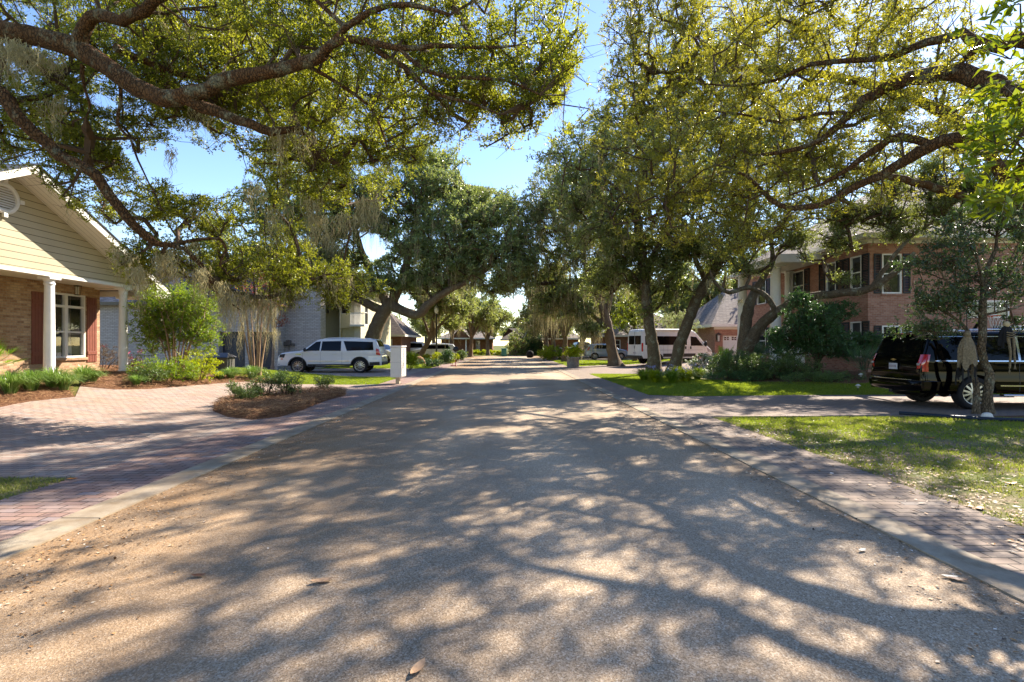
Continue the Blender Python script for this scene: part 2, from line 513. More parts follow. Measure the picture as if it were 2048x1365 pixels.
    # building
    M['tan_brick'] = brick_mat('tan_brick', '#7e533a', '#ae8562', '#ccae8a', '#9c8b74')
    M['red_brick'] = brick_mat('red_brick', '#8c5544', '#a66e58', '#bc8a76', '#a49284', ms=0.006)
    M['brown_brick'] = brick_mat('brown_brick', '#5e3626', '#7e4c36', '#96664a', '#7c6654', ms=0.006)
    M['white_brick'] = brick_mat('white_painted_brick', '#a09a92', '#b2aba2', '#c2bab0', '#8a847c', bw=.3, bh=.1, ms=0.014, wob=0.1)
    # siding
    t = NT('lap_siding'); v, sp = uvz(t)
    fr = t.math('FRACT', t.math('MULTIPLY', sp.outputs[2], 1 / 0.185))
    edge = t.math('LESS_THAN', fr, 0.09)
    c = t.ramp(t.noise(t.pos(), 0.9, 3), [(0.3, '#b0a68c'), (0.7, '#bab096')])
    c = t.mix(edge, c, '#5c553c')
    M['siding'] = t.done(t.pbr(c, 0.6, 0, 0.3, t.bump(fr, 0.9, 0.02)))
    t = NT('soffit_panels'); v, sp = uvz(t)
    fr = t.math('FRACT', t.math('MULTIPLY', t.math('ADD', sp.outputs[0], 0.0), 1 / 0.15))
    c = t.mix(t.math('LESS_THAN', fr, 0.07), '#d6d1c2', '#8f8a7c')
    M['soffit'] = t.done(t.pbr(c, 0.6))
    M['fascia'] = plain('white_fascia', '#dcd8cc', 0.5, var=0.04)
    M['column'] = plain('white_column', '#dedcd6', 0.45, var=0.04)
    M['frame'] = plain('white_frame', '#e2e0da', 0.4, var=0.03)
    M['shutter_red'] = plain('barn_red_paint', '#7c4434', 0.5, var=0.1)
    M['shutter_black'] = plain('black_shutter_paint', '#15171c', 0.45, var=0.1)
    M['curtain'] = plain('white_curtain', '#c8c8c8', 0.9, var=0.05)
    M['blind'] = plain('window_blind', '#b4b6a8', 0.7, var=0.08, vs=1)
    M['dark'] = plain('dark_void', '#0c0c0e', 0.9)
    M['door_dark'] = plain('slate_garage_door', '#2a3038', 0.5, var=0.06)
    M['door_white'] = plain('white_garage_door', '#d8d8d2', 0.5, var=0.03)
    M['stucco'] = plain('cream_stucco', '#c2b999', 0.9, var=0.06, bump=0.3, bs=40)
    M['stucco_white'] = plain('white_stucco', '#d2cdbe', 0.85, var=0.06)
    t = NT('window_glass')
    M['glass'] = t.done(t.pbr(t.ramp(t.noise(t.pos(), 0.6, 2), [(0.3, '#15191c'), (0.7, '#2a3034')]), 0.06, 0, 0.9))
    def clear(name, tint, mixf):
        t = NT(name)
        tr = t.n('ShaderNodeBsdfTransparent'); tr.inputs[0].default_value = (*tint, 1)
        gl = t.n('ShaderNodeBsdfGlossy'); gl.inputs['Roughness'].default_value = 0.02
        mx = t.n('ShaderNodeMixShader'); mx.inputs[0].default_value = mixf
        t.l(tr.outputs[0], mx.inputs[1]); t.l(gl.outputs[0], mx.inputs[2])
        return t.done(mx.outputs[0])
    M['clear'] = clear('clear_glass', (0.75, 0.78, 0.8), 0.12)
    M['backboard'] = clear('smoked_board', (0.25, 0.27, 0.3), 0.12)
    def shingle(name, a, b, c):
        t = NT(name); v, sp = uvz(t)
        br = t.n('ShaderNodeTexBrick'); br.inputs['Scale'].default_value = 1
        br.inputs['Brick Width'].default_value = 0.3; br.inputs['Row Height'].default_value = 0.075
        br.inputs['Mortar Size'].default_value = 0.008
        br.inputs['Color1'].default_value = (0, 0, 0, 1); br.inputs['Color2'].default_value = (1, 1, 1, 1); br.inputs['Mortar'].default_value = (0, 0, 0, 1)
        t.l(v, br.inputs['Vector'])
        col = t.ramp(br.outputs['Color'], [(0, a), (0.5, b), (1, c)])
        col = t.mix(t.math('MULTIPLY', t.noise(t.pos(), 1.2, 4), 0.6), col, b)
        col = t.mix(t.math('MULTIPLY', br.outputs['Fac'], 0.7), col, '#1c1a1a')
        return t.done(t.pbr(col, 0.9, 0, 0.25, t.bump(t.noise(t.pos(), 80, 2), 0.4, 0.01)))
    M['roof_slate'] = shingle('slate_shingle', '#2e333c', '#434a56', '#5a606c')
    M['roof_brown'] = shingle('brown_shingle', '#3a322c', '#564a40', '#6e6052')
    M['roof_grey'] = shingle('weathered_shingle', '#6c625a', '#857a70', '#9a8f84')
    M['black_metal'] = plain('black_metal', '#121214', 0.4, spec=0.5)
    M['bronze'] = plain('bronze_metal', '#3c2e22', 0.4, spec=0.6)
    M['lamp_glass'] = plain('frosted_lamp_glass', '#c8c8c0', 0.3)
    M['mailbox'] = plain('mailbox_enamel', '#cfcac2', 0.4, var=0.03)
    M['mailpost'] = plain('mailbox_post', '#b8a88e', 0.7, var=0.1)
    M['rock'] = plain('sandstone', '#9a7650', 0.9, var=0.35, vs=5, bump=0.8, bs=9)
    M['pale_stone'] = plain('pale_stone', '#cfc8ba', 0.8, var=0.1, bump=0.5, bs=12)
    M['planter'] = plain('stone_planter', '#7e766a', 0.9, var=0.3, vs=8, bump=0.6, bs=14)
    M['green_plastic'] = plain('green_plastic', '#3f8e5c', 0.4)
    M['teal_plastic'] = plain('teal_plastic', '#1f6e66', 0.5)
    M['grey_plastic'] = plain('grey_plastic', '#55524a', 0.6, var=0.1)
    M['edging'] = plain('blue_black_edging', '#16222e', 0.5, spec=0.25)
    M['orange_metal'] = plain('orange_rim', '#c04a1c', 0.4)
    M['red_paint'] = plain('red_paint', '#a03028', 0.5)
    M['burlap'] = plain('burlap', '#766750', 0.95, var=0.4, vs=30, bump=0.5, bs=120)
    M['black_cloth'] = plain('black_gauze', '#131112', 0.95, var=0.3, vs=30)
    M['bone'] = plain('bone', '#b09c78', 0.7, var=0.2, vs=20)
    # vehicles
    def paint(name, c, coat=1.0, rough=0.35, metal=0.0):
        t = NT(name)
        return t.done(t.pbr(hexc(c), rough, metal, 0.2 if 'black' in name or 'glass' in name else 0.5, None, coat))
    M['white_paint'] = paint('white_car_paint', '#c9c9c6')
    M['white_paint2'] = paint('pearl_car_paint', '#d2d3d4')
    M['van_paint'] = paint('van_paint', '#cfd0cf', 0.6)
    M['black_paint'] = paint('black_car_paint', '#020204', 0.0, 0.05)
    M['blue_paint'] = paint('silver_blue_car_paint', '#7f8ea0', 1.0, 0.3, 0.4)
    M['dark_paint'] = paint('dark_car_paint', '#1c2026', 1.0, 0.25)
    M['car_glass'] = paint('tinted_glass', '#07090b', 0.0, 0.03)
    M['van_glass'] = plain('van_glass', '#050505', 0.12, spec=0.12)
    M['trim_dark'] = plain('dark_trim', '#17181b', 0.55, var=0.05)
    M['seam'] = plain('panel_seam', '#2a2a2a', 0.7)
    M['seam_light'] = plain('panel_gap', '#77777a', 0.7)
    M['chrome'] = paint('chrome', '#d4d6da', 0.0, 0.12, 1.0)
    M['alloy'] = paint('alloy', '#a8a9ac', 0.3, 0.28, 0.9)
    M['tyre'] = plain('tyre_rubber', '#17161a', 0.85, var=0.1)
    t = NT('red_lens'); M['red_lens'] = t.done(t.pbr(hexc('#b8101c'), 0.12, 0, 0.8, None, 1.0))
    M['amber_lens'] = plain('amber_lens', '#c8561c', 0.2)
    M['lens'] = plain('clear_lens', '#8e9296', 0.1, spec=0.9)
    M['plate'] = plain('licence_plate', '#b9b9bd', 0.4, var=0.03)
    M['plate_ink'] = plain('plate_ink', '#6c4a4e', 0.5)
    M['gold'] = plain('gold_badge', '#a67c34', 0.3, spec=0.8)


build_mats()
# ------------------------------------------------------------------ foliage
def vnoise(P, f, seed=0.0):
    x, y, z = P[:, 0] * f + seed, P[:, 1] * f + seed * 1.7, P[:, 2] * f + seed * 0.6
    return (np.sin(x * 1.3 + np.sin(y * 0.9) * 1.7) + np.sin(y * 1.5 + np.sin(z * 1.1) * 1.6) + np.sin(z * 1.7 + np.sin(x * 1.2) * 1.5)) / 3


def norm(a):
    return a / np.maximum(np.linalg.norm(a, axis=1, keepdims=True), 1e-9)


def leaf_quads(base, axis, L, Wd, rng, droop=0.0, flat=0.5):
    """kite-shaped leaves; returns verts (n*4,3)"""
    n = len(base)
    axis = norm(axis)
    up = np.tile(np.array([[0, 0, 1.0]]), (n, 1)) * flat + rng.normal(0, 0.55, (n, 3))
    side = norm(np.cross(axis, up))
    nrm = np.cross(side, axis)
    L = (L * rng.uniform(0.7, 1.25, n))[:, None]; Wd = (Wd * rng.uniform(0.75, 1.2, n))[:, None]
    p0 = base
    mid = base + axis * L * 0.5
    p1 = mid + side * Wd * 0.5 + nrm * Wd * 0.12
    p3 = mid - side * Wd * 0.5 + nrm * Wd * 0.12
    p2 = base + axis * L - np.array([[0, 0, 1.0]]) * droop * L - nrm * Wd * 0.1
    return np.stack([p0, p1, p2, p3], 1).reshape(-1, 3)


def leaves_at(T, rng, per=4, m=10, tw=0.3, L=0.07, Wd=0.03, up=0.25, out=None, droop=0.0):
    """leaves along small twigs around each target point; returns leaf verts and twig segments"""
    n = len(T)
    d = rng.normal(0, 1, (n * per, 3)); d[:, 2] = d[:, 2] * 0.7 + up
    d = norm(d)
    base = np.repeat(T, per, 0)
    ln = (tw * rng.uniform(0.5, 1.3, n * per))[:, None]
    segs = (base, base + d * ln)
    tt = rng.uniform(0.15, 1.05, (n * per, m, 1))
    pos = base[:, None, :] + d[:, None, :] * ln[:, None, :] * tt + rng.normal(0, 0.018, (n * per, m, 3))
    ax = d[:, None, :] * 0.6 + rng.normal(0, 0.75, (n * per, m, 3))
    v = leaf_quads(pos.reshape(-1, 3), ax.reshape(-1, 3), L, Wd, rng, droop)
    return v, segs


def quads_mesh(name, v, mat, parent):
    v = np.asarray(v, dtype=np.float32)
    me = np_mesh(name, v, np.arange(len(v)).reshape(-1, 4), 4)
    return link(name, me, mat, parent)


def seg_prisms(A, B, ra, rb, k=3):
    """branch segments as small prisms; verts, quads"""
    A = np.asarray(A, float); B = np.asarray(B, float); n = len(A)
    t = norm(B - A)
    h = np.where(np.abs(t[:, 2:3]) < 0.9, np.array([[0, 0, 1.0]]), np.array([[1.0, 0, 0]]))
    u = norm(np.cross(t, h)); w = np.cross(t, u)
    V = np.zeros((n, 2, k, 3))
    for i in range(k):
        a = 2 * PI * i / k
        o = u * math.cos(a) + w * math.sin(a)
        V[:, 0, i] = A + o * np.asarray(ra).reshape(-1, 1)
        V[:, 1, i] = B + o * np.asarray(rb).reshape(-1, 1)
    b = (np.arange(n) * 2 * k)[:, None]
    F = np.stack([np.stack([b[:, 0] + i, b[:, 0] + (i + 1) % k, b[:, 0] + k + (i + 1) % k, b[:, 0] + k + i], 1) for i in range(k)], 1)
    return V.reshape(-1, 3), F.reshape(-1, 4)


def smooth_line(pts, r, step=0.25, wob=0.03, seed=0):
    """Catmull-Rom through the points; r = (r0, r1) or a list"""
    rnd = random.Random(seed)
    P = [Vector(p) for p in pts]
    n = len(P)
    if len(r) != n: r = [r[0] + (r[-1] - r[0]) * i / (n - 1) for i in range(n)]
    out, rad = [], []
    for i in range(n - 1):
        p0, p1, p2, p3 = P[max(i - 1, 0)], P[i], P[i + 1], P[min(i + 2, n - 1)]
        k = max(2, int((p2 - p1).length / step))
        for j in range(k):
            t = j / k
            q = 0.5 * ((2 * p1) + (p2 - p0) * t + (2 * p0 - 5 * p1 + 4 * p2 - p3) * t * t + (3 * p1 - p0 - 3 * p2 + p3) * t ** 3)
            rr = r[i] + (r[i + 1] - r[i]) * t
            if i + j > 0: q = q + Vector((rnd.uniform(-1, 1), rnd.uniform(-1, 1), rnd.uniform(-1, 1))) * min(wob, rr * 0.35)
            out.append(q); rad.append(rr * rnd.uniform(0.93, 1.08))
    out.append(P[-1]); rad.append(r[-1])
    return out, rad


def strands(P, L, rng, n=12, spread=0.1, w=0.014, seg=10):
    """hanging moss: ribbons below points P with lengths L"""
    P = np.asarray(P, float); L = np.asarray(L, float)
    P = np.repeat(P, n, 0); L = np.repeat(L, n) * rng.uniform(0.25, 1.0, len(P))
    m = len(P)
    P = P + rng.normal(0, spread, (m, 3)) * np.array([[1, 1, 0.35]])
    ph = rng.uniform(0, 6.28, (m, 4))
    ang = rng.uniform(0, 3.14, m)
    pts = []
    for k in range(seg + 1):
        t = k / seg
        x = P[:, 0] + np.sin(ph[:, 0] + t * 6) * 0.045 * (0.3 + t) + np.sin(ph[:, 2] + t * L * 30) * 0.022 + rng.normal(0, .009, m)
        y = P[:, 1] + np.sin(ph[:, 1] + t * 5) * 0.045 * (0.3 + t) + np.sin(ph[:, 3] + t * L * 26) * 0.022 + rng.normal(0, .009, m)
        cx = (P[:, 0] - x) * 0
        z = P[:, 2] - L * t
        ww = w * (1 - 0.75 * t)
        pts.append(np.stack([np.stack([x - np.cos(ang) * ww, y - np.sin(ang) * ww, z], 1), np.stack([x + np.cos(ang + t * 2) * ww, y + np.sin(ang + t * 2) * ww, z], 1)], 1))
    V = np.stack(pts, 1)  # m, seg+1, 2, 3
    base = (np.arange(m) * (seg + 1) * 2)[:, None] + np.arange(seg)[None, :] * 2
    F = np.stack([base, base + 1, base + 3, base + 2], -1).reshape(-1, 4)
    return V.reshape(-1, 3), F


def grow(skel, targets, rng, r_tip=0.006, jitter=0.12, step=0.3):
    """connect targets to the nearest skeleton point with wandering branches.
    skel: (points, radii). returns segments A,B,ra,rb"""
    sp = [Vector(p) for p in skel[0]]; sr = list(skel[1])
    nodes = list(sp); par = [-1] * len(sp); cnt = [0] * len(sp); lim = list(sr)
    nsk = len(sp)
    T = [Vector(t) for t in targets]
    kd = kdtree.KDTree(nsk)
    for i, p in enumerate(sp): kd.insert(p, i)
    kd.balance()
    T.sort(key=lambda t: kd.find(t)[2])
    done = 0
    chunk = max(20, len(T) // 14)
    while done < len(T):
        kd = kdtree.KDTree(len(nodes))
        for i, p in enumerate(nodes): kd.insert(p, i)
        kd.balance()
        for t in T[done:done + chunk]:
            # prefer attaching from below / inside: aim slightly
            co, i, dist = kd.find(t - Vector((0, 0, 0.15)))
            a = nodes[i]
            v = t - a
            k = max(1, int(v.length / step))
            last = i
            side = Vector(rng.normal(0, 1, 3)).normalized() * v.length * jitter
            for j in range(1, k + 1):
                f = j / k
                q = a + v * f + side * math.sin(PI * f) + (Vector(rng.normal(0, 1, 3)) * 0.03 if j < k else Vector((0, 0, 0)))
                q.z += -0.05 * v.length * math.sin(PI * f)
                nodes.append(q); par.append(last); cnt.append(0); lim.append(0.2)
                last = len(nodes) - 1
            # count load
            q = last
            while q >= nsk:
                cnt[q] += 1
                q = par[q]
        done += chunk
    A, B, ra, rb = [], [], [], []
    rad = [r_tip * math.sqrt(max(c, 1)) * 1.15 for c in cnt]
    for i in range(nsk, len(nodes)):
        p = par[i]
        r1 = rad[i]
        r0 = min(rad[p], r1 * 1.5) if p >= nsk else min(lim[p] * 0.8, r1 * 1.25)
        A.append(nodes[p]); B.append(nodes[i]); ra.append(r0); rb.append(r1)
    return np.array(A), np.array(B), np.array(ra), np.array(rb)


def proj(P):
    return 1013 + P[:, 0] / np.maximum(P[:, 1], 0.1) * 1000, 690 - (P[:, 2] - EYE) / np.maximum(P[:, 1], 0.1) * 1000


def inside_poly(px, py, poly):
    c = np.zeros(len(px), bool)
    n = len(poly)
    for i in range(n):
        x1, y1 = poly[i]; x2, y2 = poly[(i + 1) % n]
        k = ((y1 > py) != (y2 > py)) & (px < (x2 - x1) * (py - y1) / ((y2 - y1) if y2 != y1 else 1e-9) + x1)
        c ^= k
    return c


def blob_points(blobs, rng, gap=0.25, nf=0.9, seed=1.0, shell=0.5):
    """blobs: (centre, (rx,ry,rz), n)"""
    out = []
    for c, r, n in blobs:
        d = norm(rng.normal(0, 1, (n * 3, 3)))
        u = rng.uniform(0, 1, n * 3) ** shell
        P = d * u[:, None] * np.array([r]) + np.array([tuple(c)])
        k = vnoise(P, nf, seed) > gap - 0.35 * 1.0
        P = P[k][:n]
        out.append(P)
    return np.concatenate(out)


def make_tree(name, label, limbs, blobs, leaf, bark='bark', group=None, seed=1, base=None, cat='tree',
              per=4, m=10, tw=0.32, L=0.075, Wd=0.032, gap=0.1, nf=0.9, moss=None, moss_rate=0.0, moss_len=(0.4, 1.4),
              sides=10, r_tip=0.006, twigs=True, keep=None, up=0.25, droop=0.0, shell=0.5, moss_n=12, moss_w=0.014, moss_spread=0.1, step=0.3, ktw=3, wob=0.03, tw_r=0.004):
    rng = np.random.default_rng(seed)
    if base is None: base = Vector(limbs[0][0][0])
    root = empty(name, base, label, cat, group)
    mb = MB(); sk_p, sk_r = [], []
    for li, (pts, r) in enumerate(limbs):
        p, rr = smooth_line(pts, r, seed=seed * 31 + li, wob=wob)
        if li == 0 or (Vector(pts[0]) - Vector(base)).length < 0.8:
            # root flare
            for i in range(len(p)):
                h = p[i].z - base[2]
                if h < 0.8: rr[i] *= 1 + 0.5 * (1 - h / 0.8) ** 2 if h > -0.5 else 1.5
        mb.tube(p, rr, sides if max(rr) > 0.06 else 6)
        sk_p += p; sk_r += rr
    T = blob_points(blobs, rng, gap, nf, seed * 1.3, shell) if blobs else np.zeros((0, 3))
    if keep is not None and len(T): T = T[keep(T)]
    if len(T):
        A, B, ra, rb = grow((sk_p, sk_r), T, rng, r_tip, step=step)
        V1, F1 = seg_prisms(A, B, ra, rb, 4)
        lv, tws = leaves_at(T, rng, per, m, tw, L, Wd, up, droop=droop)
        if keep is not None:
            q = keep(lv.reshape(-1, 4, 3)[:, 0])
            lv = lv.reshape(-1, 4, 3)[q].reshape(-1, 3)
        n0 = len(mb.v)
        parts_v = [np.array([tuple(v) for v in mb.v]), V1]
    trunk_me = bpy.data.meshes.new('trunk')
    # main limbs as polygons, then fine branches appended as one mesh
    trunk = mb.build('trunk', MAT[bark], root)
    if len(T):
        if twigs:
            a, b = tws
            kx = np.arange(len(a)) % 4 < ktw
            a, b = a[kx], b[kx]
            V2, F2 = seg_prisms(a, b, np.full(len(a), tw_r), np.full(len(a), tw_r * 0.5), 3)
            V = np.concatenate([V1, V2]); F = np.concatenate([F1, F2 + len(V1)])
        else:
            V, F = V1, F1
        br = link('branches', np_mesh('branches', V, F, 4), MAT['twig'] if bark != 'crape' else MAT['crape'], root)
        quads_mesh('crown', lv, MAT[leaf], root)
    mv, ml = [], []
    if moss: # explicit (point, length)
        groups = {}
        for q, l, *gid in moss:
            if gid: groups.setdefault(gid[0], []).append((tuple(q), l))
            else: mv.append(tuple(q)); ml.append(l)
        for gg in groups.values():
            V, F = strands([a for a, _ in gg], [b for _, b in gg], rng, moss_n, moss_spread, moss_w)
            link('spanish_moss', np_mesh('spanish_moss', V, F, 4), MAT['moss'], root)
    if moss_rate > 0 and len(T):
        k = rng.uniform(0, 1, len(T)) < moss_rate
        for q in T[k]:
            mv.append(tuple(q)); ml.append(rng.uniform(*moss_len))
    if mv:
        V, F = strands(mv, ml, rng, moss_n, moss_spread, moss_w)
        link('spanish_moss', np_mesh('spanish_moss', V, F, 4), MAT['moss'], root)
    return root


def shrub(name, label, c, r, n, leaf, group=None, seed=1, L=0.05, Wd=0.025, stems=7, bark='twig', cat='shrub', m=10, per=3, tw=0.14, gap=0.0, up=0.3, bloom=None, bloom_n=0, shell=0.45, nf=3.0, stem_r=0.015, base=None):
    """bush: stems fan out from the base, leaves through the crown. c: centre, r: radii"""
    rng = np.random.default_rng(seed)
    c = Vector(c)
    base = Vector(base) if base is not None else Vector((c.x, c.y, th(c.x, c.y)))
    root = empty(name, base, label, cat, group)
    T = blob_points([(c, r, n)], rng, gap, nf, seed * 1.7, shell)
    T = T[T[:, 2] > base.z + 0.03]
    mb = MB(); sk, sr = [], []
    for i in range(stems):
        a = 2 * PI * i / stems + rng.uniform(-0.3, 0.3)
        b0 = base + Vector((math.cos(a) * 0.12 * r[0], math.sin(a) * 0.12 * r[1], -0.02))
        e = c + Vector((math.cos(a) * r[0] * 0.55, math.sin(a) * r[1] * 0.55, r[2] * rng.uniform(0, 0.4)))
        mid = b0.lerp(e, 0.5) + Vector((0, 0, 0.1 * r[2]))
        p, rr = smooth_line([b0, mid, e], (stem_r, stem_r * 0.4), step=0.2, wob=0.02, seed=seed + i)
        mb.tube(p, rr, 5); sk += p; sr += rr
    A, B, ra, rb = grow((sk, sr), T, rng, 0.002, step=0.25)
    st = mb.build('stems', MAT[bark], root)
    V1, F1 = seg_prisms(A, B, ra, rb, 3)
    link('twigs', np_mesh('twigs', V1, F1, 4), MAT[bark], root)
    lv, _ = leaves_at(T, rng, per, m, tw, L, Wd, up)
    quads_mesh('foliage', lv, MAT[leaf], root)
    if bloom:
        o = T[np.argsort(-(T[:, 2] + rng.uniform(0, r[2] * 0.8, len(T))))[:bloom_n]]
        bv = leaf_quads(np.repeat(o, 5, 0) + rng.normal(0, 0.03, (len(o) * 5, 3)), rng.normal(0, 1, (len(o) * 5, 3)) + np.array([[0, 0, 1]]), 0.075, 0.05, rng)
        quads_mesh('blossoms', bv, MAT[bloom], root)
    return root


def tuft(name, label, c, R0, H, n, leaf, group=None, seed=1, w=0.012, cat='plant', bloom=None, bloom_n=0):
    """strap-leaved clump: arching blades"""
    rng = np.random.default_rng(seed)
    c = np.array(tuple(c))
    root = empty(name, tuple(c), label, cat, group)
    a = rng.uniform(0, 2 * PI, n); lean = rng.uniform(0.15, 1.0, n) * R0; hh = H * rng.uniform(0.6, 1.1, n)
    dirv = np.stack([np.cos(a), np.sin(a), np.zeros(n)], 1)
    side = np.stack([-np.sin(a), np.cos(a), np.zeros(n)], 1)
    b = c + dirv * (rng.uniform(0, 0.2, n) * R0)[:, None]
    rows = []
    K = 5
    for k in range(K + 1):
        t = k / K
        z = hh * (1 - (1 - t) ** 1.8) - hh * 0.55 * t ** 3 * (lean / R0)
        p = b + dirv * (lean * 1.25 * t ** 1.3)[:, None] + np.array([[0, 0, 1.0]]) * z[:, None]
        ww = w * (1 - t ** 2 * 0.9)
        rows.append(np.stack([p - side * ww / 2, p + side * ww / 2], 1))
    V = np.stack(rows, 1).reshape(-1, 3)
    bs = (np.arange(n) * (K + 1) * 2)[:, None] + np.arange(K)[None] * 2
    F = np.stack([bs, bs + 1, bs + 3, bs + 2], -1).reshape(-1, 4)
    link('leaves', np_mesh('leaves', V, F, 4), MAT[leaf], root)
    if bloom:
        o = c + np.stack([rng.normal(0, R0 * .5, bloom_n), rng.normal(0, R0 * .5, bloom_n), H * rng.uniform(.8, 1.15, bloom_n)], 1)
        V, F = seg_prisms(o - np.array([[0, 0, H * .7]]), o, np.full(bloom_n, .003), np.full(bloom_n, .003), 3)
        link('flower_stalks', np_mesh('flower_stalks', V, F, 4), MAT[leaf], root)
        bv = leaf_quads(np.repeat(o, 8, 0) + rng.normal(0, 0.025, (bloom_n * 8, 3)), rng.normal(0, 1, (bloom_n * 8, 3)), 0.04, 0.03, rng)
        quads_mesh('blossoms', bv, MAT[bloom], root)
    return root


def palm_frond_plant(name, label, c, n, Lf, leaf, fan=False, group=None, seed=1, h=0.3, cat='palm', tilt=(0.2, 1.2)):
    """sago (feather) or palmetto (fan) fronds"""
    rng = np.random.default_rng(seed); rnd = random.Random(seed)
    c = Vector(c)
    root = empty(name, c, label, cat, group)
    tr = MB(); tr.tube([c, c + Vector((0, 0, h))], [0.14, 0.12], 8); tr.build('trunk', MAT['bark_far'], root)
    q = []; A = []; B = []
    for i in range(n):
        a = 2 * PI * i * 0.381966 + rnd.uniform(-.2, .2); el = rnd.uniform(*tilt)
        d = Vector((math.cos(a) * math.sin(el), math.sin(a) * math.sin(el), math.cos(el)))
        s = Vector((-math.sin(a), math.cos(a), 0))
        o = c + Vector((0, 0, h))
        Lk = Lf * rnd.uniform(.8, 1.15)
        if not fan:
            K = 16; prev = o
            for k in range(1, K + 1):
                t = k / K
                p = o + d * Lk * t + Vector((0, 0, -0.35 * Lk * t * t * math.sin(el)))
                A.append(prev); B.append(p)
                tn = (p - prev).normalized()
                for sg in (-1, 1):
                    for hh in (0, .5):
                        b = prev.lerp(p, hh)
                        ax = (s * sg + tn * 0.55 + Vector((0, 0, .15))).normalized()
                        l = Lk * 0.22 * math.sin(PI * min(.97, t * .85 + .12))
                        w = tn * 0.009
                        q += [b - w, b + w, b + ax * l + w * .3, b + ax * l - w * .3]
                prev = p
        else:
            e = o + d * Lk * 0.6 + Vector((0, 0, -0.08 * Lk))
            A.append(o); B.append(e)
            nn = 22
            for k in range(nn):
                f = (k / (nn - 1) - .5) * 3.6
                ax = (d * math.cos(f) + s * math.sin(f)).normalized() + Vector((0, 0, -.12 + .1 * abs(math.sin(f))))
                l = Lk * .5 * (0.75 + .25 * math.cos(f))
                w = ax.cross(Vector((0, 0, 1))).normalized() * .012
                q += [e - w * .3, e + ax * l * .5 - w, e + ax * l, e + ax * l * .5 + w]
    quads_mesh('fronds', np.array([tuple(v) for v in q]), MAT[leaf], root)
    V, F = seg_prisms(np.array([tuple(v) for v in A]), np.array([tuple(v) for v in B]), np.full(len(A), .008), np.full(len(A), .006), 3)
    link('frond_stalks', np_mesh('frond_stalks', V, F, 4), MAT[leaf], root)
    return root
# ------------------------------------------------------------------ ground sheets
def densify(poly, step):
    out = []
    n = len(poly)
    for i in range(n):
        a = Vector(poly[i][:2]); b = Vector(poly[(i + 1) % n][:2])
        k = max(1, int((b - a).length / step))
        for j in range(k): out.append(a.lerp(b, j / k))
    return out


def sheet(name, poly, mat, off, step=0.6, kind='structure', skirt=0.0, label=None, cat=None, bump=0.0):
    P = densify(poly, step)
    n = len(P)
    xs = [p.x for p in P]; ys = [p.y for p in P]
    gx = np.arange(min(xs) + step * 0.37, max(xs), step); gy = np.arange(min(ys) + step * 0.41, max(ys), step)
    X, Y = np.meshgrid(gx, gy); X = X.ravel(); Y = Y.ravel()
    k = inside_poly(X, Y, [(p.x, p.y) for p in P])
    X, Y = X[k], Y[k]
    if bump >= 0:
        # keep points a little away from the outline
        B = np.array([(p.x, p.y) for p in P])
        keep = np.array([np.min((B[:, 0] - x) ** 2 + (B[:, 1] - y) ** 2) > (step * 0.45) ** 2 for x, y in zip(X, Y)], bool) if len(X) else np.zeros(0, bool)
        X, Y = X[keep], Y[keep]
    pts = P + [Vector((x, y)) for x, y in zip(X, Y)]
    vs, es, fs, *_ = delaunay_2d_cdt(pts, [], [list(range(n))], 1, 1e-5)
    def z(v):
        h = th(v.x, v.y) + off
        if bump > 0:
            e = min((v.x - p.x) ** 2 + (v.y - p.y) ** 2 for p in P) ** 0.5
            h += bump * ss(e / 0.5) * (0.8 + 0.35 * math.sin(v.x * 5.1) * math.cos(v.y * 4.3))
        return h
    mb = MB()
    fixed = []
    for f in fs:
        a, b, c = (vs[i] for i in f[:3])
        if (b - a).cross(c - a) < 0: f = list(f)[::-1]
        fixed.append(tuple(f))
    mb.add([(v.x, v.y, z(v)) for v in vs], fixed, True)
    if skirt:
        for i in range(n):
            a, b = P[i], P[(i + 1) % n]
            za, zb = th(a.x, a.y), th(b.x, b.y)
            mb.quad((a.x, a.y, za + off - skirt), (b.x, b.y, zb + off - skirt), (b.x, b.y, zb + off), (a.x, a.y, za + off))
    o = mb.build(name, mat)
    tag(o, label, cat, kind=kind)
    return o


RX0, RX1 = -3.70, 3.18       # road edges
GX0, GX1 = -4.05, 3.50       # outer edges of the concrete bands
SX0, SX1 = -5.15, 4.48       # outer edges of the brick strips

# terrain: a fine patch inside a coarse apron to the horizon
def terrain():
    xs = list(np.arange(-60, 60.1, 0.75)); ys = list(np.arange(-20, 90.1, 0.75))
    xs = [-900, -400, -200, -100] + xs + [100, 200, 400, 900]
    ys = [-400, -150, -60] + ys + [130, 200, 400, 900]
    V = [(x, y, th(x, y) - (0.0 if -60 <= x <= 60 and -20 <= y <= 90 else 0.0)) for y in ys for x in xs]
    nx = len(xs)
    F = [(j * nx + i, j * nx + i + 1, (j + 1) * nx + i + 1, (j + 1) * nx + i) for j in range(len(ys) - 1) for i in range(nx - 1)]
    mb = MB(); mb.add(V, F, True)
    tag(mb.build('ground', MAT['soil']), kind='structure')


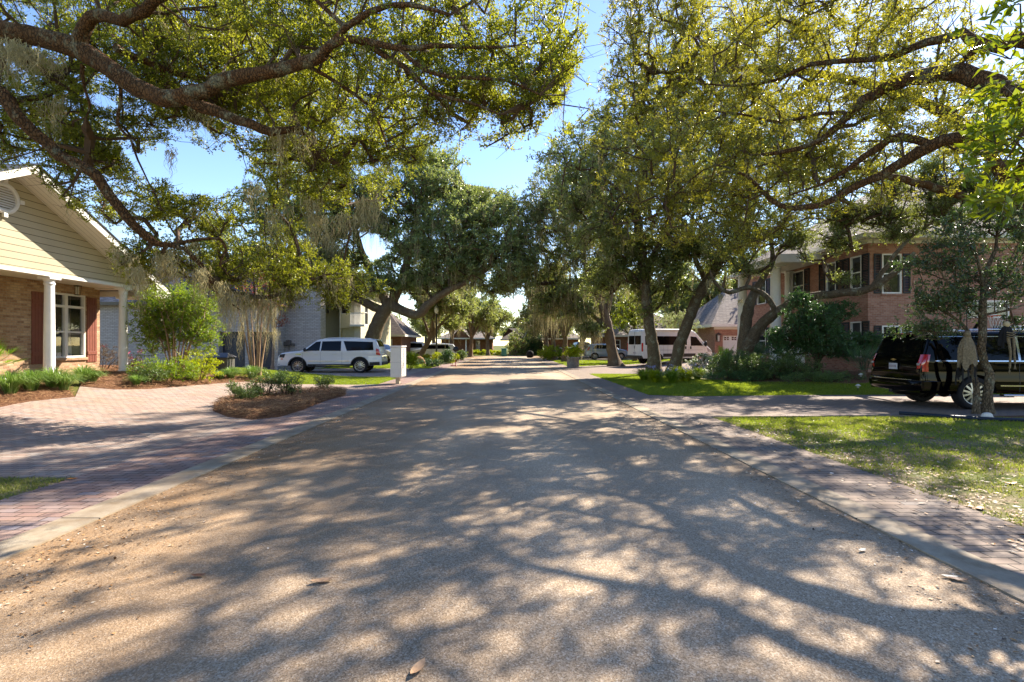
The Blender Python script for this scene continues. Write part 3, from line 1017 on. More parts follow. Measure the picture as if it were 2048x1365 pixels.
terrain()
YE = 62.0
road = [(RX0, -6), (RX1, -6), (RX1, YE - 3), (RX1 + 2.5, YE), (40, YE), (40, YE + 9), (-40, YE + 9), (-40, YE), (RX0 - 2.5, YE), (RX0, YE - 3)]
sheet('road', road, MAT['road'], 0.012, 1.5)
sheet('gutter', [(GX0, -6), (RX0, -6), (RX0, YE - 3), (GX0, YE - 3)], MAT['gutter'], 0.026, 1.2, skirt=0.03)
sheet('gutter', [(RX1, -6), (GX1, -6), (GX1, YE - 3), (RX1, YE - 3)], MAT['gutter'], 0.026, 1.2, skirt=0.03)
sheet('sidewalk', [(GX1, -6), (SX1, -6), (SX1, YE - 4), (GX1, YE - 4)], MAT['pavers_brown'], 0.020, 1.2, skirt=0.02)
sheet('sidewalk', [(SX0, -6), (GX0, -6), (GX0, YE - 4), (SX0, YE - 4)], MAT['pavers_close'], 0.020, 1.2, skirt=0.02)

def gp(*pp): return [tuple(G(x, y)[:2]) for x, y in pp]

# circular brick driveway in front of the gabled house
bed_line = gp((160, 775), (230, 781), (300, 780), (370, 774), (430, 769), (490, 765), (560, 769), (640, 770), (720, 771))
drive1 = [(SX0, 6.0), (SX0, 20.0)] + [p for p in bed_line[::-1]] + gp((150, 797)) + [(-13.2, 14.0), (-14.0, 12.6), (-16, 11.4), (-26, 11.0), (-26, 6.6), (-8.2, 6.15), (-6.2, 6.0)]
sheet('driveway', drive1, MAT['pavers'], 0.020, 0.7, skirt=0.02)
sheet('driveway', [(SX0, 24.6), (SX0, 33.2), (-36, 33.2), (-36, 24.6), (-9, 24.6), (-7, 24.4)], MAT['pavers'], 0.020, 1.0, skirt=0.02)
sheet('driveway', [(SX0, 39.5), (SX0, 44), (-30, 60), (-30, 52), (-9, 44)], MAT['pavers'], 0.020, 1.5, skirt=0.02)
sheet('driveway', [(SX1, 11.05), (30, 11.2), (30, 16.2), (16, 15.9), (9, 15.7), (SX1 + 1.2, 15.3), (SX1, 15.7)], MAT['pavers_grey'], 0.020, 0.9, skirt=0.02)
sheet('driveway', [(SX1, 27.2), (13, 26.6), (13.5, 33.5), (30, 34), (30, 39.5), (8, 39.5), (SX1, 35.5)], MAT['pavers_grey'], 0.020, 1.2, skirt=0.02)
sheet('driveway', [(SX1, 50.5), (24, 51.5), (24, 57), (SX1, 56)], MAT['pavers_grey'], 0.020, 1.5, skirt=0.02)
# lawns
sheet('lawn', [(SX1 + .02, -6), (40, -6), (40, 10.98), (SX1 + 0.5, 10.95), (SX1 + 0.02, 10.6)], MAT['lawn_thin'], 0.014, 0.9)
sheet('lawn', [(SX1 + .02, 15.9), (SX1 + 1.2, 15.35), (9, 15.75), (16, 15.95), (30, 16.25), (30, 27), (13, 26.5), (SX1 + .02, 27.1)], MAT['lawn'], 0.014, 0.7)
sheet('lawn', [(SX1 + .02, 35.6), (8, 39.6), (24, 39.6), (24, 51.3), (SX1 + .02, 50.4)], MAT['lawn'], 0.014, 1.5)
sheet('lawn', [(SX0 - .02, -6), (SX0 - .02, 5.98), (-6.2, 5.95), (-8.2, 6.1), (-26, 6.55), (-40, 6.6), (-40, -6)], MAT['lawn_thin'], 0.014, 0.9)
strip = [(SX0 - .02, 20.1)] + bed_line[::-1][0:4] + [tuple(G(480, 762)[:2]), (-16, 24.5), (-9, 24.55), (-7, 24.35), (SX0 - .02, 24.55)]
sheet('lawn', strip, MAT['lawn'], 0.013, 0.7)
sheet('lawn', [(SX0 - .02, 33.3), (-20, 33.3), (-20, 44), (-9, 43.9), (SX0 - .02, 39.4)], MAT['lawn'], 0.013, 1.2)
# pine-straw beds
def bed(name, poly, label, off=0.03, bump=0.08, step=0.35):
    o = sheet(name, poly, MAT['straw'], off, step, kind='stuff', skirt=0.04, bump=bump, label=label, cat='mulch')
    return o
island = gp((424, 823), (436, 812), (465, 804), (520, 797), (600, 789), (660, 785), (692, 788), (690, 793), (650, 804), (606, 822), (560, 836), (505, 842), (455, 836))
bedA = gp((0, 817), (60, 805), (150, 796)) + [(-14.3, 15.6), (-17.5, 15.0), (-17.5, 12.4), (-15.0, 12.5)]
bedB = bed_line[:7] + gp((560, 764), (490, 756), (440, 752)) + [(-19.0, 25.0), (-19.8, 19.5), (-15.4, 18.2)]
bed('pine_straw_mulch', island, 'oval bed of brown pine straw beside the brick drive and road', 0.03, 0.16)
bed('pine_straw_mulch', bedA, 'pine straw bed under the strap-leaved clumps at the front white column')
bed('pine_straw_mulch', bedB, 'long pine straw bed edging the back of the circular brick drive', step=0.5)
sheet('planting_bed', [(9.6, 17.9), (12, 17.5), (15.2, 17.6), (15.3, 26), (12.6, 26.4), (9.0, 22.5), (8.8, 19.5)], MAT['straw'], 0.03, 0.6, kind='structure', skirt=0.03)
tb = [(11.3 + 1.9 * math.cos(a) * 1.0, 11.0 + 0.55 * math.sin(a)) for a in np.linspace(0, 2 * PI, 16)[:-1]]
sheet('planting_bed', [(9.1, 10.75), (10.2, 10.2), (11.5, 9.95), (14, 9.8), (16, 9.9), (16, 11.1), (12, 11.2), (10, 11.0)], MAT['straw'], 0.024, 0.5, kind='structure')
sheet('planting_bed', [(7.6, 20.6), (9.6, 20.0), (11.2, 20.4), (11.2, 22.6), (9.2, 23.8), (7.2, 23.2)], MAT['lawn_thin'], 0.026, 0.6, kind='structure')


# scattered straw needles, grass and leaf litter -------------------------------
def scatter(poly, n, rng):
    xs = [p[0] for p in poly]; ys = [p[1] for p in poly]
    out = []
    X = rng.uniform(min(xs), max(xs), n * 3); Y = rng.uniform(min(ys), max(ys), n * 3)
    k = inside_poly(X, Y, poly)
    X, Y = X[k][:n], Y[k][:n]
    return X, Y


def thv(X, Y):
    return np.array([th(x, y) for x, y in zip(X, Y)])


def needles(poly, n, label, zoff, seed):
    rng = np.random.default_rng(seed)
    X, Y = scatter(poly, n, rng)
    Z = thv(X, Y) + zoff * rng.uniform(0.3, 1.3, len(X))
    a = rng.uniform(0, PI, len(X)); l = rng.uniform(.05, .13, len(X))
    A = np.stack([X, Y, Z], 1); B = A + np.stack([np.cos(a) * l, np.sin(a) * l, rng.normal(0.005, .02, len(X))], 1)
    V, F = seg_prisms(A, B, np.full(len(X), .003), np.full(len(X), .002), 3)
    tag(link('pine_straw', np_mesh('pine_straw', V, F, 4), MAT['needle']), label, 'pine straw', kind='stuff')


needles(island, 26000, 'loose pine needles over the oval island bed', 0.17, 1)
needles(bedA, 15000, 'loose pine needles in the bed by the front white column', 0.10, 2)
needles(bedB, 30000, 'loose pine needles in the bed behind the circular drive', 0.10, 3)


def grass(polys, n, hmin, hmax, mat, label, seed, w=0.006, dens=None, fade=None):
    rng = np.random.default_rng(seed)
    V = []
    for poly in polys:
        X, Y = scatter(poly, n, rng)
        P = np.stack([X, Y, np.zeros_like(X)], 1)
        k = np.ones(len(X), bool)
        if dens is not None: k = (vnoise(P, 0.9, seed) * 0.5 + vnoise(P, 4.0, seed + 3) * 0.5 + rng.normal(0, .25, len(X))) > dens
        if fade: k &= rng.uniform(0, 1, len(X)) < np.clip((Y + vnoise(P, 1.4, 2) * 1.2 - fade[0]) / (fade[1] - fade[0]), 0, 1)
        X, Y = X[k], Y[k]
        X = X + rng.normal(0, .035, len(X)); Y = Y + rng.normal(0, .035, len(X))
        Z = thv(X, Y) + 0.012
        m = len(X)
        a = rng.uniform(0, 2 * PI, m); h = rng.uniform(hmin, hmax, m)
        lean = rng.normal(0, .55, (m, 2)) * h[:, None]
        s = np.stack([np.cos(a), np.sin(a)], 1) * w * rng.uniform(.7, 1.4, m)[:, None]
        b = np.stack([X, Y, Z], 1)
        def o(dx, dz): return b + np.stack([dx[:, 0], dx[:, 1], dz], 1)
        V.append(np.stack([o(-s, 0 * h), o(s, 0 * h), o(lean * .45 + s * .6, h * .6), o(lean, h)], 1).reshape(-1, 3))
    v = np.concatenate(V)
    o = link('grass', np_mesh('grass', v, np.arange(len(v)).reshape(-1, 4), 4), MAT[mat])
    tag(o, label, 'grass', kind='stuff')


grass([[(SX1, 3.2), (12.5, 3.2), (16, 9.9), (9.2, 10.7), (9, 11.0), (SX1 + .6, 10.95), (SX1, 10.5)]], 110000, .02, .05, 'grass_thin', 'thin patchy turf between the brick strip and the grey paved drive', 5, dens=0.12)
grass([[(SX1, 5.0), (16, 5.0), (16, 10.3), (9, 11.0), (SX1 + .6, 10.95), (SX1, 10.5)]], 110000, .02, .05, 'grass', 'greener turf along the near edge of the grey paved drive', 15, dens=-0.15, fade=(6.2, 10.2))
grass([[(SX1 + .02, 15.9), (SX1 + 1.2, 15.35), (9, 15.75), (16, 15.95), (20, 16.2), (20, 17.6), (12, 17.5), (8.8, 19.2), (7.4, 21), (7.2, 26.7), (SX1 + .02, 27)]], 110000, .025, .06, 'grass', 'bright mown lawn under the twin trunked oak', 6, w=.008)
grass([[(SX1 + .02, 35.8), (8, 39.6), (14, 39.6), (14, 51), (SX1 + .02, 50.2)]], 40000, .04, .08, 'grass', 'sunny lawn past the second grey drive', 7, w=.014)
grass([[(SX0, 1.0), (SX0, 5.9), (-6.2, 5.9), (-9, 6.1), (-9, 3)]], 40000, .015, .045, 'grass_thin', 'thin dry turf beside the near brick strip', 8, dens=-0.1)
grass([strip], 50000, .03, .07, 'grass', 'green verge between the two brick drives', 9, w=.008)
grass([[(SX0 - .02, 33.4), (-14, 33.4), (-14, 38), (-9, 43), (SX0 - .02, 39.2)]], 40000, .03, .08, 'grass', 'green verge behind the long white vehicle', 10, w=.01)


def litter(label, pts, seed, s=(0.01, 0.03), zf=None):
    rng = np.random.default_rng(seed)
    X, Y, Z = pts
    m = len(X)
    ax = rng.normal(0, 1, (m, 3)) * np.array([[1, 1, .12]])
    b = np.stack([X, Y, Z + 0.004], 1)
    v = leaf_quads(b, ax, 1.0, 0.55, rng, 0, 3.0).reshape(m, 4, 3)
    sc = rng.uniform(s[0], s[1], m)[:, None, None]
    v = (v - b[:, None]) * sc + b[:, None]
    v[:, :, 2] = np.maximum(v[:, :, 2], b[:, None, 2])
    v = v.reshape(-1, 3)
    o = link('leaf_litter', np_mesh('leaf_litter', v, np.arange(len(v)).reshape(-1, 4), 4), MAT['litter'])
    tag(o, label, 'fallen leaves', kind='stuff')


def lit_xy(n, f, seed):
    rng = np.random.default_rng(seed)
    X, Y = f(rng, n)
    return X, Y, thv(X, Y) + 0.014


litter('bits of dead leaf and grit lying along the road by the brick drive', lit_xy(7000, lambda r, n: (RX0 + np.abs(r.normal(0, .55, n)), 1.2 + 20 * r.uniform(0, 1, n) ** 1.4), 21), 31, (.006, .034))
litter('bits of dead leaf and grit lying along the road by the thin turf', lit_xy(5000, lambda r, n: (RX1 + .1 - np.abs(r.normal(0, .4, n)), 1.2 + 20 * r.uniform(0, 1, n) ** 1.4), 22), 32, (.006, .034))
litter('sparse small crumbs scattered over the open road', lit_xy(900, lambda r, n: (r.uniform(RX0, RX1, n), r.uniform(1.2, 14, n)), 23), 33, (.005, .018))
def _g2(X, Y, Z): return X, Y, Z + 0.012
litter('dead leaves strewn on the brick strip and thin turf', _g2(*lit_xy(2200, lambda r, n: (r.uniform(GX1 + .3, 9, n), r.uniform(2.0, 10.8, n)), 24)), 34, (.015, .075))
litter('dead leaves thick along the near edge of the thin turf', _g2(*lit_xy(2200, lambda r, n: (SX1 + np.abs(r.normal(0, .8, n)), r.uniform(2.2, 9.5, n)), 26)), 36, (.012, .06))
litter('small dead leaves strewn on the circular brick drive', _g2(*lit_xy(900, lambda r, n: (r.uniform(-12, GX0, n), r.uniform(2.5, 19, n)), 25)), 35, (.008, .03))


def fallen_leaf(label, p, s, col, rz, group='single fallen leaves'):
    p = Vector(p)
    mb = MB()
    K = 6
    vs, fs = [], []
    for i in range(K + 1):
        t = i / K
        w = s * .19 * math.sin(PI * min(1, t * .96 + .03)) ** .8
        x = (t - .5) * s
        z = .006 + .02 * s / .1 * (t - .5) ** 2 * 2
        for j, (f, dz) in enumerate(((-1, .5), (0, 0), (1, .6))):
            vs.append(Vector((x * math.cos(rz) - w * f * math.sin(rz), x * math.sin(rz) + w * f * math.cos(rz), z + dz * w * .5)) + p)
    for i in range(K):
        for j in (0, 1):
            a = i * 3 + j
            fs.append((a, a + 3, a + 4, a + 1))
    mb.add(vs, fs, True)
    o = mb.build('fallen_leaf', col)
    tag(o, label, 'leaf', group)


LC = {k: plain('leaf_' + k, c, .6, var=.25, vs=40) for k, c in {'tan': '#b08a66', 'brown': '#6e4326', 'orange': '#c8742a', 'white': '#bcb4a4'}.items()}
for lab, px, py, s, c, rz in [
    ('pale tan curled leaf alone on the lit road', 645, 1170, .15, 'tan', .3),
    ('tan leaf with pointed lobes at the bottom edge of the photo', 836, 1348, .13, 'tan', 1.2),
    ('small rusty leaf in a sunny spot of the road', 398, 1160, .10, 'brown', .1),
    ('pale leaf flipped over near the concrete band', 1725, 1108, .09, 'white', .5),
    ('whitish long leaf lying on the edge of the concrete band', 1900, 1163, .10, 'white', -.2),
    ('dark red-brown leaf against the concrete band', 1918, 1168, .12, 'brown', -.3),
    ('bright orange leaf lying in the thin turf', 2022, 972, .17, 'orange', .2),
    ('orange leaf at the turf edge by the brick strip', 1960, 1022, .15, 'orange', .6),
    ('tan leaf on the turf below the hose edging', 1905, 905, .18, 'tan', -.2),
    ('orange leaf on the turf midway to the small tree', 1860, 880, .17, 'orange', .0),
    ('small orange leaf where dry turf meets bricks', 145, 963, .12, 'orange', .2)]:
    q = G(px, py)
    fallen_leaf(lab, (q.x, q.y, q.z + .016), s, LC[c], rz)
# ------------------------------------------------------------------ buildings
class Face:
    """facade frame: origin, horizontal direction U, outward normal N"""

    def __init__(self, o, u, n):
        self.o = Vector(o); self.u = Vector(u).normalized(); self.n = Vector(n).normalized()

    def p(self, u, z, n=0.0):
        return self.o + self.u * u + self.n * n + Vector((0, 0, z))

    def mat(self):
        return Matrix((( self.u.x, self.n.x, 0, self.o.x), (self.u.y, self.n.y, 0, self.o.y), (0, 0, 1, self.o.z), (0, 0, 0, 1)))

    def box(self, mb, u0, u1, z0, z1, n0, n1, b=0.0):
        if b: mb.bbox(u0, u1, n0, n1, z0, z1, b, self.mat())
        else: mb.box(u0, u1, n0, n1, z0, z1, self.mat())


def wall(F, mb, u0, u1, z0, z1, holes=(), depth=0.12):
    us = sorted({u0, u1} | {h[0] for h in holes} | {h[1] for h in holes})
    zs = sorted({z0, z1} | {h[2] for h in holes} | {h[3] for h in holes})
    for i in range(len(us) - 1):
        for j in range(len(zs) - 1):
            uc, zc = (us[i] + us[i + 1]) / 2, (zs[j] + zs[j + 1]) / 2
            if any(h[0] < uc < h[1] and h[2] < zc < h[3] for h in holes): continue
            mb.quad(F.p(us[i], zs[j]), F.p(us[i + 1], zs[j]), F.p(us[i + 1], zs[j + 1]), F.p(us[i], zs[j + 1]))
    for h in holes:
        a, b, c, d = h
        for q0, q1 in (((a, c), (a, d)), ((b, d), (b, c)), ((a, d), (b, d)), ((b, c), (a, c))):
            mb.quad(F.p(*q0), F.p(*q1), F.p(*q1, -depth), F.p(*q0, -depth))


def window(F, parent, u0, u1, z0, z1, cols=1, sash=True, depth=0.1, fw=0.06, blind=None, sill=None, transom=0.0, muntin=0, glass='glass'):
    mb = MB()
    n0, n1 = -depth, 0.012
    F.box(mb, u0, u0 + fw, z0, z1, n0, n1); F.box(mb, u1 - fw, u1, z0, z1, n0, n1)
    F.box(mb, u0 + fw, u1 - fw, z0, z0 + fw, n0, n1 - .003); F.box(mb, u0 + fw, u1 - fw, z1 - fw, z1, n0, n1 - .003)
    zt = z1 - transom if transom else z1
    if transom: F.box(mb, u0 + fw, u1 - fw, zt - .05, zt + .03, n0, n1 - .006)
    cw = (u1 - u0) / cols
    for c in range(1, cols): F.box(mb, u0 + cw * c - .05, u0 + cw * c + .05, z0 + fw, z1 - fw, n0, n1 - .004)
    if sash:
        zm = z0 + (zt - z0) * .5
        F.box(mb, u0 + fw, u1 - fw, zm - .025, zm + .025, n0 + .02, n1 - .03)
    if muntin:
        for k in range(1, muntin):
            F.box(mb, u0 + fw, u1 - fw, z0 + (z1 - z0) * k / muntin - .01, z0 + (z1 - z0) * k / muntin + .01, n0 + .03, n1 - .05)
        F.box(mb, (u0 + u1) / 2 - .01, (u0 + u1) / 2 + .01, z0 + fw, z1 - fw, n0 + .03, n1 - .05)
    w = mb.build('window', MAT['frame'], parent)
    g = MB(); g.quad(F.p(u0 + .01, z0 + .01, -depth + .04), F.p(u1 - .01, z0 + .01, -depth + .04), F.p(u1 - .01, z1 - .01, -depth + .04), F.p(u0 + .01, z1 - .01, -depth + .04))
    g.build('pane', MAT[glass], w)
    if blind:
        b = MB()
        zb = z0 + (z1 - z0) * (1 - blind)
        F.box(b, u0 + fw, u1 - fw, zb, z1 - fw, -depth - .05, -depth - .03)
        b.build('blind', MAT['blind'], w)
    if glass == 'clear':
        b = MB(); b.quad(F.p(u0 + .01, z0 + .01, -depth - .4), F.p(u1 - .01, z0 + .01, -depth - .4), F.p(u1 - .01, z1 - .01, -depth - .4), F.p(u0 + .01, z1 - .01, -depth - .4))
        for q0, q1 in (((u0, z0), (u0, z1)), ((u1, z1), (u1, z0)), ((u0, z1), (u1, z1)), ((u1, z0), (u0, z0))):
            b.quad(F.p(*q0, -depth), F.p(*q1, -depth), F.p(*q1, -depth - .4), F.p(*q0, -depth - .4))
        b.build('interior', MAT['dark'], w)
    if sill:
        s = MB(); F.box(s, u0 - .06, u1 + .06, z0 - .09, z0 - .003, 0.004, .06)
        s.build('sill', MAT[sill], w)
    return w


def shutter(F, parent, u0, u1, z0, z1, mat, style='board'):
    mb = MB()
    if style == 'board':
        k = 4; w = (u1 - u0) / k
        for i in range(k): F.box(mb, u0 + w * i + .004, u0 + w * (i + 1) - .004, z0, z1, .006, .03, .004)
        for zz in (z0 + (z1 - z0) * .14, z0 + (z1 - z0) * .86): F.box(mb, u0 + .01, u1 - .01, zz - .06, zz + .06, .0305, .05, .004)
    else:
        F.box(mb, u0, u0 + .05, z0, z1, .006, .045); F.box(mb, u1 - .05, u1, z0, z1, .006, .045)
        for f in (0, .5, 1):
            zz = z0 + (z1 - z0 - .07) * f
            F.box(mb, u0 + .05, u1 - .05, zz, zz + .07, .006, .042)
        n = int((z1 - z0) / .07)
        for i in range(n):
            zz = z0 + .03 + (z1 - z0 - .06) * i / n
            mb.quad(F.p(u0 + .05, zz, .035), F.p(u1 - .05, zz, .035), F.p(u1 - .05, zz + .055, .01), F.p(u0 + .05, zz + .055, .01))
    return mb.build('shutter', MAT[mat], parent)


def hip_roof(parent, x0, x1, y0, y1, z, h, mat, ov=0.45, ridge='x', fascia='fascia', inset=None):
    X0, X1, Y0, Y1 = x0 - ov, x1 + ov, y0 - ov, y1 + ov
    if ridge == 'x':
        i = inset if inset is not None else (Y1 - Y0) / 2
        A = (X0 + i, (Y0 + Y1) / 2, z + h); B = (X1 - i, (Y0 + Y1) / 2, z + h)
    else:
        i = inset if inset is not None else (X1 - X0) / 2
        A = ((X0 + X1) / 2, Y0 + i, z + h); B = ((X0 + X1) / 2, Y1 - i, z + h)
    a, b, c, d = (X0, Y0, z), (X1, Y0, z), (X1, Y1, z), (X0, Y1, z)
    mb = MB()
    if ridge == 'x': mb.add([a, b, c, d, A, B], [(0, 1, 5, 4), (1, 2, 5), (2, 3, 4, 5), (3, 0, 4)])
    else: mb.add([a, b, c, d, A, B], [(0, 1, 4), (1, 2, 5, 4), (2, 3, 5), (3, 0, 4, 5)])
    mb.add([(X0 + .01, Y0 + .01, z - .02), (X1 - .01, Y0 + .01, z - .02), (X1 - .01, Y1 - .01, z - .02), (X0 + .01, Y1 - .01, z - .02)], [(3, 2, 1, 0)])
    r = mb.build('roof', MAT[mat], parent)
    f = MB()
    f.box(X0 - .02, X1 + .02, Y0 - .03, Y0 - .003, z - .2, z + .01); f.box(X0 - .02, X1 + .02, Y1 + .003, Y1 + .03, z - .2, z + .01)
    f.box(X0 - .03, X0 - .003, Y0 - .003, Y1 + .003, z - .2, z + .01); f.box(X1 + .003, X1 + .03, Y0 - .003, Y1 + .003, z - .2, z + .01)
    f.box(X0 - .002, X1 + .002, Y0 - .002, Y1 + .002, z - .06, z - .035)
    f.build('fascia', MAT[fascia], r)
    # ridge caps
    return r


def column(parent, x, y, z0, z1, r=.16, mat='column'):
    mb = MB()
    H = z1 - z0
    mb.lathe([(r * 1.0, z0 + .22), (r * 1.0, z0 + H * .35), (r * .86, z1 - .26), (r * .86, z1 - .22)], (x, y, 0), seg=24)
    mb.lathe([(0, z0), (r * 1.35, z0), (r * 1.35, z0 + .08), (r * 1.2, z0 + .1), (r * 1.28, z0 + .14), (r * 1.2, z0 + .19), (r * 1.02, z0 + .23)], (x, y, 0), seg=24)
    mb.lathe([(r * .88, z1 - .24), (r * 1.0, z1 - .22), (r * 1.0, z1 - .18), (r * .9, z1 - .17), (r * 1.0, z1 - .1), (r * 1.25, z1 - .07)], (x, y, 0), seg=24)
    mb.box(x - r * 1.35, x + r * 1.35, y - r * 1.35, y + r * 1.35, z1 - .07, z1 - .003)
    return mb.build('column', MAT[mat], parent)


def wall_lantern(parent_label, p, n, s=1.0):
    p = Vector(p); n = Vector(n)
    root = empty('wall_lantern', p, parent_label, 'lantern', None)
    u = Vector((-n.y, n.x, 0))
    c = p + n * .14 * s
    M4 = Matrix(((u.x, n.x, 0, c.x), (u.y, n.y, 0, c.y), (0, 0, 1, c.z), (0, 0, 0, 1)))
    mb = MB()
    w = .08 * s
    for sx in (-1, 1):
        for sy in (-1, 1):
            mb.tube([M4 @ Vector((sx * w, sy * w, .12 * s)), M4 @ Vector((sx * w * .75, sy * w * .75, -.16 * s))], .008 * s, 4)
    mb.box(-w * 1.15, w * 1.15, -w * 1.15, w * 1.15, .12 * s, .135 * s, M4)
    mb.add([M4 @ Vector(q) for q in ((-w * 1.2, -w * 1.2, .136 * s), (w * 1.2, -w * 1.2, .136 * s), (w * 1.2, w * 1.2, .136 * s), (-w * 1.2, w * 1.2, .136 * s), (0, 0, .23 * s))], [(0, 1, 4), (1, 2, 4), (2, 3, 4), (3, 0, 4)])
    mb.box(-w * .8, w * .8, -w * .8, w * .8, -.18 * s, -.162 * s, M4)
    mb.box(-.035 * s, .035 * s, -.14 * s, -.125 * s, -.1 * s, .12 * s, M4)
    mb.tube([p, c + Vector((0, 0, .2 * s))], .01 * s, 6)
    mb.build('lantern_frame', MAT['bronze'], root)
    g = MB(); g.lathe([(w * .55, -.15 * s), (w * .7, .1 * s)], (0, 0, 0), seg=8, M=M4); g.build('lantern_glass', MAT['lamp_glass'], root)
    return root


# 1 ---- gabled house on the left of the photo
def gabled_house():
    H0 = .6
    XF = -13.1; XW = -14.6
    root = empty('gabled_house', (XW, 13.2, H0), 'tan brick house with beige siding gable, white columns and barn red shutters', 'house')
    yR = 13.15; ov_y = 5.25; zr = 6.36; pitch = .525
    zB = 3.56  # beam underside
    # gable siding: plane x = XF
    m = MB()
    gz = lambda y: zr - .2 - abs(y - yR) * pitch
    ya, yb = 8.35, 17.92
    m.add([(XF, ya, zB + .1), (XF, yb, zB + .1), (XF, yb, max(zB + .12, gz(yb))), (XF, yR, gz(yR)), (XF, ya, max(zB + .12, gz(ya)))], [(0, 1, 2, 3, 4)])
    m.add([(XF - .2, ya, zB + .1), (XF - .2, yb, zB + .1), (XF - .2, yb, max(zB + .12, gz(yb))), (XF - .2, yR, gz(yR)), (XF - .2, ya, max(zB + .12, gz(ya)))], [(4, 3, 2, 1, 0)])
    m.quad((XF, yb, zB + .1), (XF - .2, yb, zB + .1), (XF - .2, yb, gz(yb)), (XF, yb, gz(yb)))
    m.build('gable', MAT['siding'], root)
    b = MB(); b.box(XF - .24, XF + .03, ya - .05, yb + .05, zB, zB + .098)
    b.box(XW, XF - .24, yb - .2, yb + .05, zB, zB + .3)
    b.box(XW - .0, XF - .24, ya, yb - .2, zB + .05, zB + .09)
    b.build('porch_beam', MAT['fascia'], root)
    # brick wall behind the porch, plane x = XW
    F = Face((XW, 0, 0), (0, 1, 0), (1, 0, 0))
    m = MB()
    wy0, wy1 = 15.85, 17.32
    w2 = (9.2, 10.9)
    wall(F, m, 7.6, 17.95, H0 - .4, 4.2, [(wy0, wy1, 1.17, 3.3), (w2[0], w2[1], 1.17, 3.3)])
    F2 = Face((XW, 17.95, 0), (-1, 0, 0), (0, 1, 0)); wall(F2, m, 0, 9, H0 - .4, 4.2)
    F3 = Face((XW, 7.6, 0), (-1, 0, 0), (0, -1, 0)); wall(F3, m, 0, 9, H0 - .4, 4.2)
    m.build('wall', MAT['tan_brick'], root)
    for (a, c) in ((wy0, wy1), w2):
        w = window(F, root, a, c, 1.17, 3.3, cols=2, transom=.42, sill='tan_brick', glass='clear', depth=.1)
        # curtains with folds
        cu = MB()
        for (s0, s1) in ((a + .15, a + (c - a) * .36), (a + (c - a) * .64, c - .3)):
            K = 40
            for k in range(K):
                f0, f1 = k / K, (k + 1) / K
                def q(f, z, sp):
                    u = s0 + (s1 - s0) * f
                    return F.p(u + (.12 * sp * (1 if s0 > a + .5 else -1)), z, -.3 + .025 * math.sin(f * 44))
                cu.quad(q(f0, 1.2, 1), q(f1, 1.2, 1), q(f1, 2.9, 0), q(f0, 2.9, 0), True)
        cu.build('curtain', MAT['curtain'], w)
        shutter(F, root, a - .50, a - .06, 1.0, 3.25, 'shutter_red'); shutter(F, root, c + .06, c + .47, 1.0, 3.25, 'shutter_red')
    # roof with deep overhang
    X0r, X1r = -24, -12.35
    th_ = .14
    r = MB()
    for sg in (-1, 1):
        ye = yR + sg * ov_y; ze = zr - ov_y * pitch
        a = [(X0r, yR, zr), (X1r, yR, zr), (X1r, ye, ze), (X0r, ye, ze)]
        r.add(a, [(0, 1, 2, 3) if sg < 0 else (3, 2, 1, 0)])
        r.add([(x, y, z - .05) for x, y, z in a], [(3, 2, 1, 0) if sg < 0 else (0, 1, 2, 3)])
        # thin shingle edge along the rake
        r.quad((X1r + .03, yR, zr + .015), (X1r + .03, ye, ze + .015), (X1r + .03, ye, ze - .03), (X1r + .03, yR, zr - .03))
        r.quad((X1r + .03, yR, zr + .015), (X1r + .03, ye, ze + .015), (X1r - .3, ye, ze + .015), (X1r - .3, yR, zr + .015))
    ro = r.build('roof', MAT['roof_slate'], root)
    f = MB(); s = MB()
    for sg in (-1, 1):
        ye = yR + sg * ov_y; ze = zr - ov_y * pitch
        for (x0, x1) in ((X1r - .04, X1r),):
            vs = []
            for x in (x0, x1):
                vs += [(x, yR, zr - .03), (x, ye, ze - .03), (x, ye, ze - .25), (x, yR, zr - .25)]
            f.add(vs, [(0, 1, 2, 3), (4, 5, 6, 7), (0, 4, 5, 1), (3, 2, 6, 7), (1, 5, 6, 2)])
        # soffit boards between fascia and siding
        s.quad((X1r - .04, yR, zr - .23), (XF, yR, zr - .23), (XF, ye, ze - .23), (X1r - .04, ye, ze - .23))
        # eave return box
        zb = ze - .27
        f.box(XF - .9, X1r - .005, min(ye, ye - sg * .5), max(ye, ye - sg * .5), zb - .08, zb)
        f.box(-24, X1r - .05, min(ye, ye - sg * .03), max(ye, ye - sg * .03), ze - .24, ze - .04)
    # triangular closing of the eave at the gable end
    for sg in (-1, 1):
        ye = yR + sg * ov_y; ze = zr - ov_y * pitch
        y2 = ye - sg * .75
        f.add([(X1r - .02, ye, ze - .25), (X1r - .02, y2, ze - .25 + .75 * pitch), (X1r - .02, y2, ze - .3)], [(0, 1, 2)])
        f.quad((X1r - .02, y2, ze - .3), (X1r - .02, y2, ze - .25 + .75 * pitch), (XF, y2, ze - .25 + .75 * pitch), (XF, y2, ze - .3))
        f.quad((X1r - .02, y2, ze - .3), (XF, y2, ze - .3), (XF, ye, ze - .3), (X1r - .02, ye, ze - .3))
    f.build('fascia', MAT['fascia'], ro); s.build('soffit', MAT['soffit'], ro)
    # oval louvred vent
    v = MB()
    c = Vector((XF + .02, 13.0, 5.42)); ra, rb = .38, .38
    M4 = Matrix(((0, 0, 1, c.x), (1, 0, 0, c.y), (0, 1, 0, c.z), (0, 0, 0, 1)))
    v.lathe([(.30, 0), (.30, .04), (.33, .06), (.40, .05), (.42, .02), (.42, 0)], (0, 0, 0), seg=32, M=M4)
